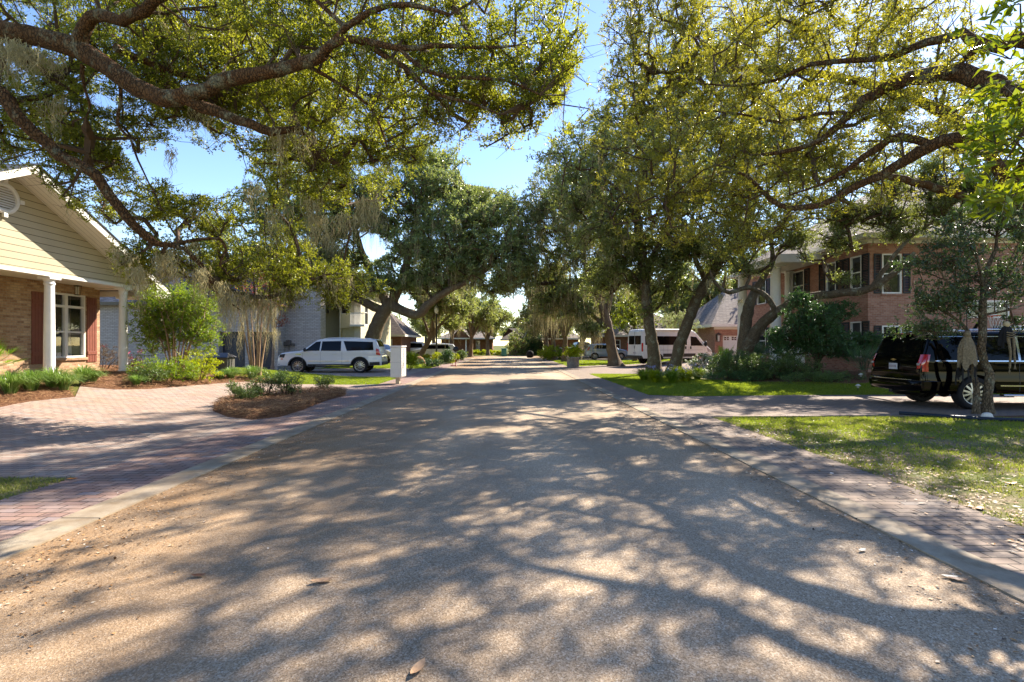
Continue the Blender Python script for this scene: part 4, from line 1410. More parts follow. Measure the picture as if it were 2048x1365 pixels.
    for k in range(9):
        zz = -.26 + k * .065
        hw = math.sqrt(max(0, .30 ** 2 - zz ** 2))
        v.quad(c + Vector((.015, -hw, zz)), c + Vector((.015, hw, zz)), c + Vector((.045, hw, zz - .05)), c + Vector((.045, -hw, zz - .05)))
    for a in range(4):
        an = a * PI / 2
        v.box(.39, .50, -.05, .05, 0, .075, M4 @ Matrix.Rotation(an, 4, 'Z'))
    v.build('gable_vent', MAT['frame'], root)
    for (y, zb) in ((14.46, .62), (17.25, .58), (10.2, .62)):
        column(root, XF - .12, y, zb - .1 + .03, zB, .135)
    # porch floor
    pf = MB(); pf.box(XW, XF + .12, 8.2, 18.0, .2, .62); pf.build('porch_floor', MAT['tan_brick'], root)
    wall_lantern('small bronze lantern on the tan brick wall above the curtained window', W(146, 580, 16.95), (1, 0, 0), 1.0)
    return root


gabled_house()


# 2 ---- white painted brick house
def white_brick_house():
    root = empty('white_brick_house', (-19, 33, 0), 'white painted brick house with slate roof and dark garage doors', 'house')
    F = Face((-27.5, 32.6, 0), (1, 0, 0), (0, -1, 0))
    def ux(px, d=32.6): return (px - 1013) / 1000 * d + 27.5
    m = MB()
    g1 = (ux(438), ux(490)); g2 = (ux(501), ux(546))
    wall(F, m, 0, ux(556), -.2, 4.3, [(g1[0], g1[1], -.2, 2.45), (g2[0], g2[1], -.2, 2.45)], depth=.5)
    Fb = Face((ux(556) - 27.5, 33.6, 0), (1, 0, 0), (0, -1, 0))
    L2 = ux(641, 33.6) - ux(556)
    m.quad((Fb.o.x, 32.6, -.2), (Fb.o.x, 33.6, -.2), (Fb.o.x, 33.6, 5.0), (Fb.o.x, 32.6, 4.3))
    wall(Fb, m, 0, L2, -.2, 5.9)
    Xe = Fb.o.x + L2
    Fc = Face((Xe, 33.6, 0), (0, 1, 0), (1, 0, 0)); wall(Fc, m, 0, .95, -.2, 5.9)
    m.quad((Fb.o.x, 34.55, -.2), (Xe, 34.55, -.2), (Xe, 34.55, 5.9), (Fb.o.x, 34.55, 5.9))
    m.quad((Fb.o.x, 33.6, 4.2), (Fb.o.x, 34.55, 4.2), (Fb.o.x, 34.55, 5.9), (Fb.o.x, 33.6, 5.9))
    Fd = Face((-27.5, 32.6, 0), (0, 1, 0), (-1, 0, 0)); wall(Fd, m, 0, 10, -.2, 4.3)
    m.build('wall', MAT['white_brick'], root)
    for (a, b) in (g1, g2):
        d = MB(); F.box(d, a, b, -.1, 2.45, -.5, -.45)
        for k in range(4):
            F.box(d, a + .06, b - .06, .05 + k * .6, .55 + k * .6, -.45, -.43, .008)
        for k in range(5): F.box(d, a + (b - a) * k / 5 + .03, a + (b - a) * (k + 1) / 5 - .03, .1, 2.3, -.428, -.42, .005)
        d.build('garage_door', MAT['door_dark'], root)
    r1 = hip_roof(root, -27.5, Fb.o.x, 32.6, 42, 4.35, 3.6, 'roof_slate', .5, 'x', fascia='bronze', inset=3.0)
    cp = MB(); cp.bbox(Fb.o.x - .08, Xe + .08, 33.52, 34.63, 5.903, 6.05, .02); cp.build('wall_cap', MAT['white_brick'], root)
    # meters on the side wall
    mt = MB()
    for px, py, s in ((571, 688, .3), (578, 686, .35), (587, 690, .18)):
        q = W(px, py, 33.55); mt.bbox(q.x - s / 2.4, q.x + s / 2.4, 33.4, 33.59, q.z - s / 2, q.z + s / 2, .02)
    mt.tube([W(578, 700, 33.5), W(578, 680, 33.5)], .03, 6)
    mt.build('utility_meter', MAT['grey_plastic'], root)


white_brick_house()


# 3 ---- cream stucco two storey house
def stucco_house():
    D = 39.0
    def X(px, d=D): return (px - 1013) / 1000 * d
    root = empty('stucco_house', (X(700), D, 0), 'cream stucco two storey house with balcony and louvred shutters', 'house')
    m = MB()
    F = Face((X(640), D + 1.5, 0), (1, 0, 0), (0, -1, 0))
    w1 = X(681) - X(640)
    wall(F, m, -2, w1, 0, 6.0)
    xa, xb = X(680), X(722)
    FT = Face((xa, D, 0), (1, 0, 0), (0, -1, 0)); wt = xb - xa
    hd = (.08, .72, .3, 2.9); hw = (.12, .72, 4.0, 5.4)
    wall(FT, m, 0, wt, 0, 6.0, [hd, hw])
    FR = Face((xb, D, 0), (0, 1, 0), (1, 0, 0)); wall(FR, m, 0, 10, 0, 6.0, [(1, 2.0, 3.2, 5.2), (1, 2, 0, 2.3)])
    FL = Face((xa, D, 0), (0, 1, 0), (-1, 0, 0)); wall(FL, m, 0, 1.5, 0, 6.0)
    m.build('wall', MAT['stucco'], root)
    w = MB(); FT.box(w, 1.15, wt + .02, 0, 6.02, .003, .12); FT.box(w, -.02, .06, 0, 6.02, .003, .1); w.build('pilaster', MAT['stucco_white'], root)
    d = MB(); d.quad(FT.p(.08, .3, -.3), FT.p(.72, .3, -.3), FT.p(.72, 2.9, -.3), FT.p(.08, 2.9, -.3)); d.build('door', MAT['shrub_door'] if 'shrub_door' in MAT else MAT['stucco'], root)
    window(FT, root, *hw, muntin=4, depth=.1)
    shutter(FT, root, .16, .68, 4.04, 5.36, 'bronze', 'louvre')
    window(FR, root, 1, 2.0, 3.2, 5.2, depth=.1)
    bal = MB()
    FT.box(bal, 1.0, wt + .5, 3.0, 3.15, .12, .8); FT.box(bal, 1.0, wt + .5, 4.0, 4.06, .72, .8)
    for k in range(12): FT.box(bal, 1.02 + k * (wt - .6) / 11, 1.06 + k * (wt - .6) / 11, 3.15, 4.0, .74, .78)
    bal.build('balcony', MAT['frame'], root)
    hip_roof(root, X(610), xb, D + .2, D + 12, 6.05, 2.2, 'roof_brown', .4, 'y')
    return root


stucco_house()


# 4 ---- brown roofed brick house
def brown_roof_house():
    root = empty('brown_roof_house', (-15, 52, 0), 'brown brick house with steep dark hip roof behind the parked white vehicles', 'house')
    x0, x1 = (700 - 1013) * .052, (802 - 1013) * .052
    m = MB(); F = Face((x0, 52, 0), (1, 0, 0), (0, -1, 0)); w = x1 - x0
    gd = (w - 3.0, w - .9, 0, 2.2)
    wall(F, m, 0, w, 0, 2.6, [gd])
    FR = Face((x1, 52, 0), (0, 1, 0), (1, 0, 0)); wall(FR, m, 0, 9, 0, 2.6)
    m.build('wall', MAT['brown_brick'], root)
    d = MB(); F.box(d, *gd[:2], 0, 2.2, -.12, -.09); d.build('garage_door', MAT['door_white'], root)
    hip_roof(root, x0, x1, 52, 61, 2.65, 3.0, 'roof_brown', .5, 'x', inset=3.2)
    hip_roof(root, x0 - 3.5, x0 + 3, 54.5, 62, 3.6, 3.8, 'roof_brown', .5, 'x', inset=2.8)
    wl = MB(); wall(Face((x0 - 3.5, 54.5, 0), (1, 0, 0), (0, -1, 0)), wl, 0, 6.5, 0, 3.55); wl.build('wall', MAT['brown_brick'], root)


brown_roof_house()


# 5 ---- low houses at the end of the street
def porch_house():
    Y = 84
    def X(px): return (px - 1013) / 1000 * Y
    def Z(py): return EYE + (690 - py) / 1000 * Y
    root = empty('porch_house', (X(950), Y, 0), 'low brick house with weathered roof and white porch posts at the street end', 'house')
    F = Face((X(880), Y + 1.5, 0), (1, 0, 0), (0, -1, 0))
    m = MB(); w = X(984) - X(880)
    h1 = (X(951) - X(880), X(959) - X(880), .6, 2.3)
    h2 = (X(896) - X(880), X(906) - X(880), .6, 2.3)
    wall(F, m, 0, w, -.3, 2.7, [h1, h2]); FR = Face((X(984), Y + 1.5, 0), (0, 1, 0), (1, 0, 0)); wall(FR, m, 0, 8, -.3, 2.7)
    m.build('wall', MAT['brown_brick'], root)
    window(F, root, *h1, cols=2); window(F, root, *h2, cols=2)
    hip_roof(root, X(880), X(984), Y + .3, Y + 10, 2.75, 2.0, 'roof_grey', .5, 'x', inset=4)
    for px in (932, 943.5): column(root, X(px), Y + .2, -.2, 2.7, .13)
    # front gable
    g = MB(); xa, xb = X(905), X(938); xm = (xa + xb) / 2
    g.add([(xa, Y - .2, 2.8), (xb, Y - .2, 2.8), (xm, Y - .2, 4.3)], [(0, 1, 2)]); g.build('gable', MAT['brown_brick'], root)
    r = MB(); r.quad((xa - .4, Y - .6, 2.62), (xm, Y - .6, 4.5), (xm, Y + 5, 4.5), (xa - .4, Y + 5, 2.62)); r.quad((xb + .4, Y - .6, 2.62), (xm, Y - .6, 4.5), (xm, Y + 5, 4.5), (xb + .4, Y + 5, 2.62))
    r.build('gable_roof', MAT['roof_grey'], root)


porch_house()


def end_house():
    Y = 80
    def X(px): return (px - 1013) / 1000 * Y
    root = empty('brick_gable_house', (X(1055), Y, 0), 'red brick house with a steep front gable closing the street', 'house')
    F = Face((X(1018), Y, 0), (1, 0, 0), (0, -1, 0)); w = X(1084) - X(1018)
    c = X(1064) - X(1018)
    m = MB()
    hA = (X(1034) - X(1018), X(1041) - X(1018), .3, 2.1); hB = (X(1060) - X(1018), X(1066) - X(1018), .2, 1.7)
    wall(F, m, 0, w, -.3, 2.5, [hA, hB])
    m.add([F.p(X(1044) - X(1018), 2.5), F.p(w, 2.5), F.p(c, 4.4)], [(0, 1, 2)])
    m.build('wall', MAT['red_brick'], root)
    window(F, root, *hA); window(F, root, *hB)
    gw = MB(); q = F.p(X(1051) - X(1018), 2.9, .02)
    window(F, root, c - .45, c + .35, 2.75, 3.45, sash=False, depth=-.03)
    r = MB(); a = X(1043); b = X(1088); mm = X(1064)
    r.quad((a, Y - .5, 2.35), (mm, Y - .5, 4.65), (mm, Y + 10, 4.65), (a, Y + 10, 2.35)); r.quad((b, Y - .5, 2.2), (mm, Y - .5, 4.65), (mm, Y + 10, 4.65), (b, Y + 10, 2.2))
    ro = r.build('roof', MAT['roof_grey'], root)
    fa = MB()
    for (p, q) in (((a, 2.35), (mm, 4.65)), ((b, 2.2), (mm, 4.65))):
        fa.add([(p[0], Y - .52, p[1]), (q[0], Y - .52, q[1]), (q[0], Y - .52, q[1] - .2), (p[0], Y - .52, p[1] - .2)], [(0, 1, 2, 3)])
    fa.build('fascia', MAT['fascia'], ro)
    hip_roof(root, X(1005), X(1050), Y + .8, Y + 9, 2.5, 1.9, 'roof_brown', .4, 'x', inset=3)
    hip_roof(root, X(1084), X(1150), Y - 4, Y + 9, 2.6, 2.6, 'roof_grey', .4, 'x', inset=3.4)
    w2 = MB(); wall(Face((X(1084), Y - 4, 0), (1, 0, 0), (0, -1, 0)), w2, 0, X(1150) - X(1084), -.2, 2.55); w2.build('garage_wall', MAT['brown_brick'], root)
    column(root, X(1082), Y - 1.2, -.1, 2.4, .13)


end_house()


# 6 ---- two storey red brick house on the right
def red_brick_house():
    XF, YF = 15.4, 21.3
    Z0 = .25; ZE = 6.16
    root = empty('red_brick_house', (XF, YF, Z0), 'two storey red brick house with black shutters and tall white columns', 'house')
    FF = Face((XF, YF, 0), (0, 1, 0), (-1, 0, 0))     # street side
    FS = Face((XF, YF, 0), (1, 0, 0), (0, -1, 0))     # side towards the camera
    def uy(px): return XF / ((px - 1013) / 1000) - YF
    def ux(px): return (px - 1013) / 1000 * YF - XF
    up, lo = (4.05, 5.5), (1.05, 2.62)
    fw = [(uy(1723), uy(1701)), (uy(1672), uy(1652))]
    holesF = [(a, b, *up) for a, b in fw] + [(fw[0][0], fw[0][1], *lo), (fw[1][0], fw[1][1], *lo)]
    door = (uy(1610), uy(1583), .45, 3.2); dw = (uy(1608), uy(1583), 3.9, 5.5)
    fl = [(uy(1532), uy(1514))]
    holesF += [door, dw] + [(a, b, *up) for a, b in fl] + [(a, b, *lo) for a, b in fl]
    m = MB(); wall(FF, m, 0, 12.0, -.3, ZE - .15, holesF)
    sw = [(ux(1764), ux(1803)), (ux(1764) + 5.1, ux(1803) + 5.1)]
    holesS = [(sw[0][0], sw[0][1], 3.78, 5.48), (sw[0][0], sw[0][1], .85, 2.42), (sw[1][0], sw[1][1], .85, 2.42)]
    wall(FS, m, 0, 14, -.3, ZE - .15, holesS)
    FB = Face((XF, YF + 12, 0), (1, 0, 0), (0, 1, 0)); wall(FB, m, 0, 14, -.3, ZE - .15)
    m.build('wall', MAT['red_brick'], root)
    for i, h in enumerate(holesF):
        if h == door:
            d = MB(); FF.box(d, h[0], h[1], h[2], h[3], -.12, -.06, .02)
            for k in (0, 1):
                for j in (0, 1): FF.box(d, h[0] + .15 + k * (h[1] - h[0] - .2) / 2, h[0] + .05 + (k + 1) * (h[1] - h[0] - .2) / 2, h[2] + .2 + j * 1.3, h[2] + 1.3 + j * 1.2, -.059, -.04, .015)
            d.build('door', MAT['door_white'], root)
            continue
        window(FF, root, *h, depth=.1, blind=.5, sill='red_brick')
        sw_ = .42
        shutter(FF, root, h[0] - sw_ - .08, h[0] - .06, h[2], h[3], 'shutter_black', 'louvre')
        shutter(FF, root, h[1] + .06, h[1] + sw_ + .08, h[2], h[3], 'shutter_black', 'louvre')
    for h in holesS:
        window(FS, root, *h, depth=.1, blind=.6, sill='red_brick')
        shutter(FS, root, h[0] - .36, h[0] - .05, h[2], h[3], 'shutter_black', 'louvre')
        shutter(FS, root, h[1] + .05, h[1] + .36, h[2], h[3], 'shutter_black', 'louvre')
    # cornice
    c = MB()
    c.box(XF - .06, XF + 14.1, YF - .06, YF - .003, ZE - .24, ZE - .10); c.box(XF - .06, XF - .003, YF - .003, YF + 12.05, ZE - .24, ZE - .10)
    c.box(XF - .3, XF + 14.2, YF - .3, YF - .062, ZE - .13, ZE - .02); c.box(XF - .3, XF - .062, YF - .062, YF + 12.2, ZE - .13, ZE - .02)
    c.build('cornice', MAT['fascia'], root)
    hip_roof(root, XF, XF + 14, YF, YF + 12, ZE + .10, 4.6, 'roof_grey', .5, 'x')
    # portico
    py0, py1 = uy(1625), uy(1535)
    pr = MB(); pr.box(XF - 2.3, XF - .31, YF + 2.6, YF + 7.6, 5.55, 5.95); pr.build('portico_beam', MAT['fascia'], root)
    for px, X in ((1551, 13.4), (1551, 13.4)):
        Y = X / ((px - 1013) / 1000); column(root, X, Y, .2, 5.55, .26); break
    column(root, XF - .25, XF / .572, .3, 5.55, .17)
    column(root, 13.4, 28.4, .2, 5.55, .26)
    # garage wing
    gx0, gx1, gy = 17.0, 24.5, 40.8
    FG = Face((gx0, gy, 0), (1, 0, 0), (0, -1, 0))
    g = MB(); gd = (.65, 3.2, .2, 2.35); gd2 = (3.7, 6.2, .2, 2.35)
    wall(FG, g, 0, gx1 - gx0, -.2, 3.05, [gd, gd2]); FGL = Face((gx0, gy, 0), (0, 1, 0), (-1, 0, 0)); wall(FGL, g, 0, 7, -.2, 3.05)
    g.build('garage_wall', MAT['red_brick'], root)
    for q in (gd, gd2):
        d = MB(); FG.box(d, q[0], q[1], q[2], q[3], -.12, -.09)
        for r_ in range(4):
            for k in range(4):
                u0 = q[0] + .1 + k * (q[1] - q[0] - .1) / 4
                FG.box(d, u0, u0 + (q[1] - q[0] - .1) / 4 - .1, q[2] + .1 + r_ * .53, q[2] + .5 + r_ * .53, -.089, -.075, .01)
        dd = d.build('garage_door', MAT['door_white'], root)
        e = MB()
        for k in range(4):
            u0 = q[0] + .14 + k * (q[1] - q[0] - .1) / 4
            for s in (0, 1):
                for t in (0, 1):
                    FG.box(e, u0 + s * .22, u0 + s * .22 + .17, q[2] + 1.78 + t * .15, q[2] + 1.90 + t * .15, -.074, -.068)
        e.build('door_lights', MAT['glass'], dd)
    hip_roof(root, gx0, gx1, gy, gy + 9, 3.25, 3.4, 'roof_grey', .45, 'x', inset=3.4)
    cb = MB(); cb.box(gx0 - .08, gx1, gy - .08, gy - .003, 2.85, 3.05); cb.build('cornice', MAT['fascia'], root)
    wall_lantern('bronze wall lantern on the corner of the garage wing', W(1434, 676, gy - .02), (0, -1, 0), 1.9)


red_brick_house()


# 7 ---- house behind the van
def far_right_house():
    root = empty('brown_siding_house', (20, 62, 0), 'weathered brown house with low grey roof behind the white van', 'house')
    Y = 60
    def X(px): return (px - 1013) / 1000 * Y
    m = MB(); F = Face((X(1204), Y, 0), (1, 0, 0), (0, -1, 0)); wall(F, m, 0, X(1300) - X(1204), 0, 2.7, [(1, 2.2, 1, 2.2), (5.6, 9.5, 0, 2.2)])
    FL = Face((X(1204), Y, 0), (0, 1, 0), (-1, 0, 0)); wall(FL, m, 0, 8, 0, 2.7)
    m.build('wall', MAT['brown_brick'], root)
    window(F, root, 1, 2.2, 1, 2.2)
    d = MB(); F.box(d, 5.6, 9.5, 0, 2.2, -.12, -.08); d.build('garage_door', MAT['stucco'], root)
    hip_roof(root, X(1204), X(1420), Y, Y + 11, 2.75, 3.0, 'roof_grey', .5, 'x')


far_right_house()
# ------------------------------------------------------------------ vehicles
class Car:
    """x forward, y across, z up, origin on the ground at mid length"""

    def __init__(s, name, label, cat, loc, rz, L, Wd, prof, belt, sill, axles, wr, paint, group=None, tumble=0.14, arch=None,
                 corner=0.09, roofc=0.03, taper=0.10, plan=0.7, glass='car_glass'):
        s.root = empty(name, loc, label, cat, group, rz, local=True)
        s.L, s.W, s.belt, s.sill, s.axles, s.wr = L, Wd, belt, sill, axles, wr
        s.tumble, s.corner, s.roofc, s.taper, s.plan, s.glass, s.paint = tumble, corner, roofc, taper, plan, glass, paint
        s.arch = arch or wr * 1.14
        s.prof = prof
        s.H = max(z for x, z in prof)
        s.body()

    def zt(s, x):
        P = s.prof
        if x <= P[0][0]: return P[0][1]
        for i in range(len(P) - 1):
            a, b = P[i], P[i + 1]
            if a[0] <= x <= b[0]:
                if b[0] - a[0] < 1e-6: return b[1]
                return a[1] + (b[1] - a[1]) * (x - a[0]) / (b[0] - a[0])
        return P[-1][1]

    def hw(s, x, z):
        h = s.W / 2
        e = max(0.0, (abs(x) - (s.L / 2 - s.plan)) / s.plan)
        h *= 1 - s.taper * e ** 2.2
        if z > s.belt: h *= 1 - s.tumble * ((z - s.belt) / (s.H - s.belt)) ** 1.15
        lo = (s.belt - z) / s.belt
        if lo > 0: h *= 1 - 0.035 * max(0, lo - .35) ** 1.0 * 1.6 - 0.012 * math.sin(lo * 9)
        return h

    def zl(s, x):
        z = s.sill
        for xa in s.axles:
            d = abs(x - xa)
            if d < s.arch: z = max(z, s.wr + math.sqrt(s.arch ** 2 - d ** 2))
        return z

    def body(s):
        xs = set()
        P = s.prof
        for i in range(len(P) - 1):
            (xa, za), (xb, zb) = P[i], P[i + 1]
            k = max(1, int(math.hypot(xb - xa, zb - za) / .09))
            for j in range(k + 1): xs.add(round(xa + (xb - xa) * j / k, 4))
        for xa in s.axles:
            for k in range(19):
                a = PI * k / 18
                xs.add(round(xa + s.arch * math.cos(a), 4))
            xs.add(round(xa - s.arch - .003, 4)); xs.add(round(xa + s.arch + .003, 4))
        xs = sorted(x for x in xs if P[0][0] - 1e-6 <= x <= P[-1][0] + 1e-6)
        NS, NC, NR = 14, 4, 6
        rows = []
        for x in xs:
            zl, zt = s.zl(x), s.zt(x)
            r = min(s.corner, (zt - zl) * .3)
            pts = []
            for k in range(NS + 1):
                z = zl + (zt - r - zl) * k / NS
                pts.append((x, s.hw(x, z), z))
            h0 = s.hw(x, zt - r)
            for k in range(1, NC + 1):
                a = PI / 2 * k / NC
                pts.append((x, h0 - r * (1 - math.cos(a)), zt - r + r * math.sin(a)))
            hh = h0 - r
            for k in range(1, NR + 1):
                y = hh * (1 - k / NR)
                pts.append((x, y, zt + s.roofc * (1 - (y / max(hh, .01)) ** 2)))
            rows.append(pts)
        n = len(rows[0])
        full = []
        for pts in rows:
            full.append(pts + [(x, -y, z) for x, y, z in pts[-2::-1]])
        m = len(full[0])
        vs = [p for r in full for p in r]
        fs = [(i * m + k, i * m + k + 1, (i + 1) * m + k + 1, (i + 1) * m + k) for i in range(len(full) - 1) for k in range(m - 1)]
        mb = MB(); mb.add(vs, fs, True)
        # end caps and a dark floor
        mb.add(full[0], [tuple(range(m))]); mb.add(full[-1], [tuple(range(m))[::-1]])
        s.body_o = mb.build('body', MAT[s.paint], s.root)
        und = MB()
        zf = s.sill + .06
        x0, x1 = P[0][0] + .06, P[-1][0] - .06
        ww = s.W / 2 - .26
        und.box(x0, x1, -ww, ww, zf - .02, s.wr + s.arch)
        xsn = sorted([x0] + [a - s.arch for a in s.axles] + [a + s.arch for a in s.axles] + [x1])
        for i in range(0, len(xsn), 2):
            for sg in (-1, 1):
                und.box(xsn[i], xsn[i + 1], min(sg * ww, sg * (s.W / 2 - .07)), max(sg * ww, sg * (s.W / 2 - .07)), zf + .001, zf + .03)
        # wheel wells
        for xa in s.axles:
            for sg in (-1, 1):
                K = 14; prev = None
                for k in range(K + 1):
                    a = PI * k / K
                    c = (xa + (s.arch + .01) * math.cos(a), s.wr + (s.arch + .01) * math.sin(a))
                    if prev:
                        y0, y1 = sg * (s.W / 2 - .02), sg * (ww - .02)
                        und.quad((prev[0], y0, prev[1]), (c[0], y0, c[1]), (c[0], y1, c[1]), (prev[0], y1, prev[1]))
                    prev = c
        und.build('underbody', MAT['trim_dark'], s.root)

    def side(s, name, quad, mat, sides=(-1, 1), off=.006, parent=None, nu=10, nv=5, edge=True):
        """panel on the flank: four (x,z) corners, counter-clockwise from lower rear"""
        out = []
        for sg in sides:
            mb = MB(); g = []
            (ax, az), (bx, bz), (cx, cz), (dx, dz) = quad
            for j in range(nv + 1):
                v = j / nv
                for i in range(nu + 1):
                    u = i / nu
                    x = (ax * (1 - u) + bx * u) * (1 - v) + (dx * (1 - u) + cx * u) * v
                    z = (az * (1 - u) + bz * u) * (1 - v) + (dz * (1 - u) + cz * u) * v
                    g.append((x, sg * (s.hw(x, z) + off), z))
            f = [(j * (nu + 1) + i, j * (nu + 1) + i + 1, (j + 1) * (nu + 1) + i + 1, (j + 1) * (nu + 1) + i) for j in range(nv) for i in range(nu)]
            if sg < 0: pass
            else: f = [q[::-1] for q in f]
            mb.add(g, f, True)
            if edge:
                # rim back to the body
                rim = [i for i in range(nu + 1)] + [(j + 1) * (nu + 1) - 1 for j in range(1, nv + 1)] + [nv * (nu + 1) + i for i in range(nu - 1, -1, -1)] + [j * (nu + 1) for j in range(nv - 1, 0, -1)]
                ri = [(g[i][0], g[i][1] - sg * (off + .012), g[i][2]) for i in rim]
                ro = [g[i] for i in rim]
                k = len(rim)
                mb.add(ro + ri, [(a, (a + 1) % k, k + (a + 1) % k, k + a) for a in range(k)])
            out.append(mb.build(name, MAT[mat], parent or s.root))
        return out

    def over(s, name, x0, x1, mat, inset0=.08, inset1=.08, off=.006, parent=None, n=10, zlo=None):
        """panel over the top outline between x0 and x1 (windscreen, rear window)"""
        mb = MB(); g = []
        xs = [x0 + (x1 - x0) * i / n for i in range(n + 1)]
        K = 8
        for i, x in enumerate(xs):
            z = s.zt(x); r = min(s.corner, (z - s.zl(x)) * .3)
            hh = s.hw(x, z - r) - r
            ins = inset0 + (inset1 - inset0) * i / n
            e = 1e-3
            dz = (s.zt(x + e) - s.zt(x - e)) / (2 * e)
            nx, nz = -dz / math.hypot(dz, 1), 1 / math.hypot(dz, 1)
            for k in range(K + 1):
                y = (hh + r * .5 - ins) * (1 - 2 * k / K)
                zz = z + s.roofc * (1 - min(1, (y / hh) ** 2))
                g.append((x + nx * off, y, zz + nz * off))
        f = [(i * (K + 1) + k, i * (K + 1) + k + 1, (i + 1) * (K + 1) + k + 1, (i + 1) * (K + 1) + k) for i in range(n) for k in range(K)]
        mb.add(g, f, True)
        return mb.build(name, MAT[mat], parent or s.root)

    def box(s, name, x0, x1, y0, y1, z0, z1, mat, b=.015, parent=None):
        mb = MB(); mb.bbox(x0, x1, y0, y1, z0, z1, b)
        return mb.build(name, MAT[mat], parent or s.root)

    def wheels(s, spokes=6, rim_r=.66, width=.27, style='split', mat='alloy', tuck=.03):
        for xa in s.axles:
            for sg in (-1, 1):
                yc = sg * (s.W / 2 - width / 2 - tuck)
                R0 = s.wr
                ty = MB()
                w = width / 2
                prof = [(R0 * rim_r, -w * .9), (R0 * .80, -w), (R0 * .93, -w * .95), (R0 * .985, -w * .75), (R0, -w * .4), (R0, w * .4), (R0 * .985, w * .75), (R0 * .93, w * .95), (R0 * .80, w), (R0 * rim_r, w * .9)]
                ty.lathe(prof, (xa, yc, s.wr), 'y', 36)
                wheel = ty.build('wheel', MAT['tyre'], s.root)
                rm = MB()
                yo = yc + sg * w * .82
                def ring(r0, h0, r1, h1): rm.lathe([(r0, h0), (r1, h1)], (xa, 0, s.wr), 'y', 36)
                ring(R0 * (rim_r + .01), yo, R0 * (rim_r - .05), yo - sg * .005)
                ring(R0 * (rim_r - .05), yo - sg * .005, R0 * (rim_r - .09), yo - sg * .06)
                ring(R0 * (rim_r - .09), yo - sg * .06, R0 * (rim_r - .10), yo - sg * .16)
                rr = R0 * (rim_r - .07)
                for k in range(spokes):
                    a0 = 2 * PI * k / spokes
                    pairs = ((-.16, -.10), (.16, .10)) if style == 'split' else ((0, 0),)
                    for do, di in pairs:
                        a1 = a0 + do * (6 / spokes) * 1.6; a2 = a0 + di * (6 / spokes)
                        ho = .022 if style == 'split' else .04
                        def pt(r, a, o, y): return (xa + r * math.cos(a) - o * math.sin(a), y, s.wr + r * math.sin(a) + o * math.cos(a))
                        q = [pt(rr, a1, -ho, yo - sg * .02), pt(rr, a1, ho, yo - sg * .02), pt(.045, a2, ho * 1.1, yo - sg * .01), pt(.045, a2, -ho * 1.1, yo - sg * .01)]
                        q2 = [(x, y - sg * .03, z) for x, y, z in q]
                        rm.add(q + q2, [(0, 1, 2, 3), (0, 4, 5, 1), (3, 2, 6, 7), (1, 5, 6, 2), (0, 3, 7, 4)])
                rm.lathe([(0, yo + sg * .004), (.05, yo), (.065, yo - sg * .02), (.065, yo - sg * .05)], (xa, 0, s.wr), 'y', 16)
                rm.build('rim', MAT[mat], wheel)
                dk = MB(); dk.lathe([(0, yo - sg * .10), (R0 * (rim_r - .08), yo - sg * .10)], (xa, 0, s.wr), 'y', 24)
                dk.build('brake_disc', MAT['trim_dark'], wheel)

    def mirrors(s, x, z, mat, w=.22, h=.2):
        for sg in (-1, 1):
            y = sg * (s.hw(x, z) + .02)
            mb = MB()
            mb.sphere((x, y + sg * w * .55, z + .06), 1.0, 12, 8, (.09, w * .5, h * .5))
            mb.tube([(x, y - sg * .03, z), (x, y + sg * .08, z + .03)], .025, 6)
            mb.build('wing_mirror', MAT[mat], s.root)

    def handle(s, x, z, mat, sides=(-1, 1), ln=.2):
        for sg in sides:
            mb = MB(); y = s.hw(x, z) + .002
            a, b = sorted((sg * y, sg * (y + .035)))
            mb.bbox(x, x + ln, a, b, z - .014, z + .014, .008)
            mb.build('door_handle', MAT[mat], s.root)

    def seam(s, xs, z0, z1, mat='seam_light', dx=0.0):
        for x in xs:
            for sg in (-1, 1):
                mb = MB(); K = 8
                for k in range(K):
                    za, zb = z0 + (z1 - z0) * k / K, z0 + (z1 - z0) * (k + 1) / K
                    xa, xb = x + dx * k / K, x + dx * (k + 1) / K
                    mb.quad((xa - .006, sg * (s.hw(xa, za) + .002), za), (xa + .006, sg * (s.hw(xa, za) + .002), za), (xb + .006, sg * (s.hw(xb, zb) + .002), zb), (xb - .006, sg * (s.hw(xb, zb) + .002), zb))
                mb.build('door_gap', MAT[mat], s.root)


def rail(c, x0, x1, y, zf, mat, r=.018):
    for sg in (-1, 1):
        mb = MB()
        n = 8
        pts = [(x0 + (x1 - x0) * i / n, sg * y, c.zt(x0 + (x1 - x0) * i / n) + zf * (1 if 0 < i < n else .2)) for i in range(n + 1)]
        mb.tube(pts, r, 6); mb.build('roof_rail', MAT[mat], c.root)


def plate(c, x, z, rear=True):
    p = c.box('licence_plate', x - .012, x + .012, -.155, .155, z - .08, z + .08, 'plate', .005)
    mb = MB()
    xx = x - .0135 if rear else x + .0135
    for i in range(6):
        y = -.115 + i * .046
        mb.box(min(xx, xx - .001), max(xx, xx + .001), y, y + .018, z - .03, z + .035)
    mb.build('plate_characters', MAT['plate_ink'], p)


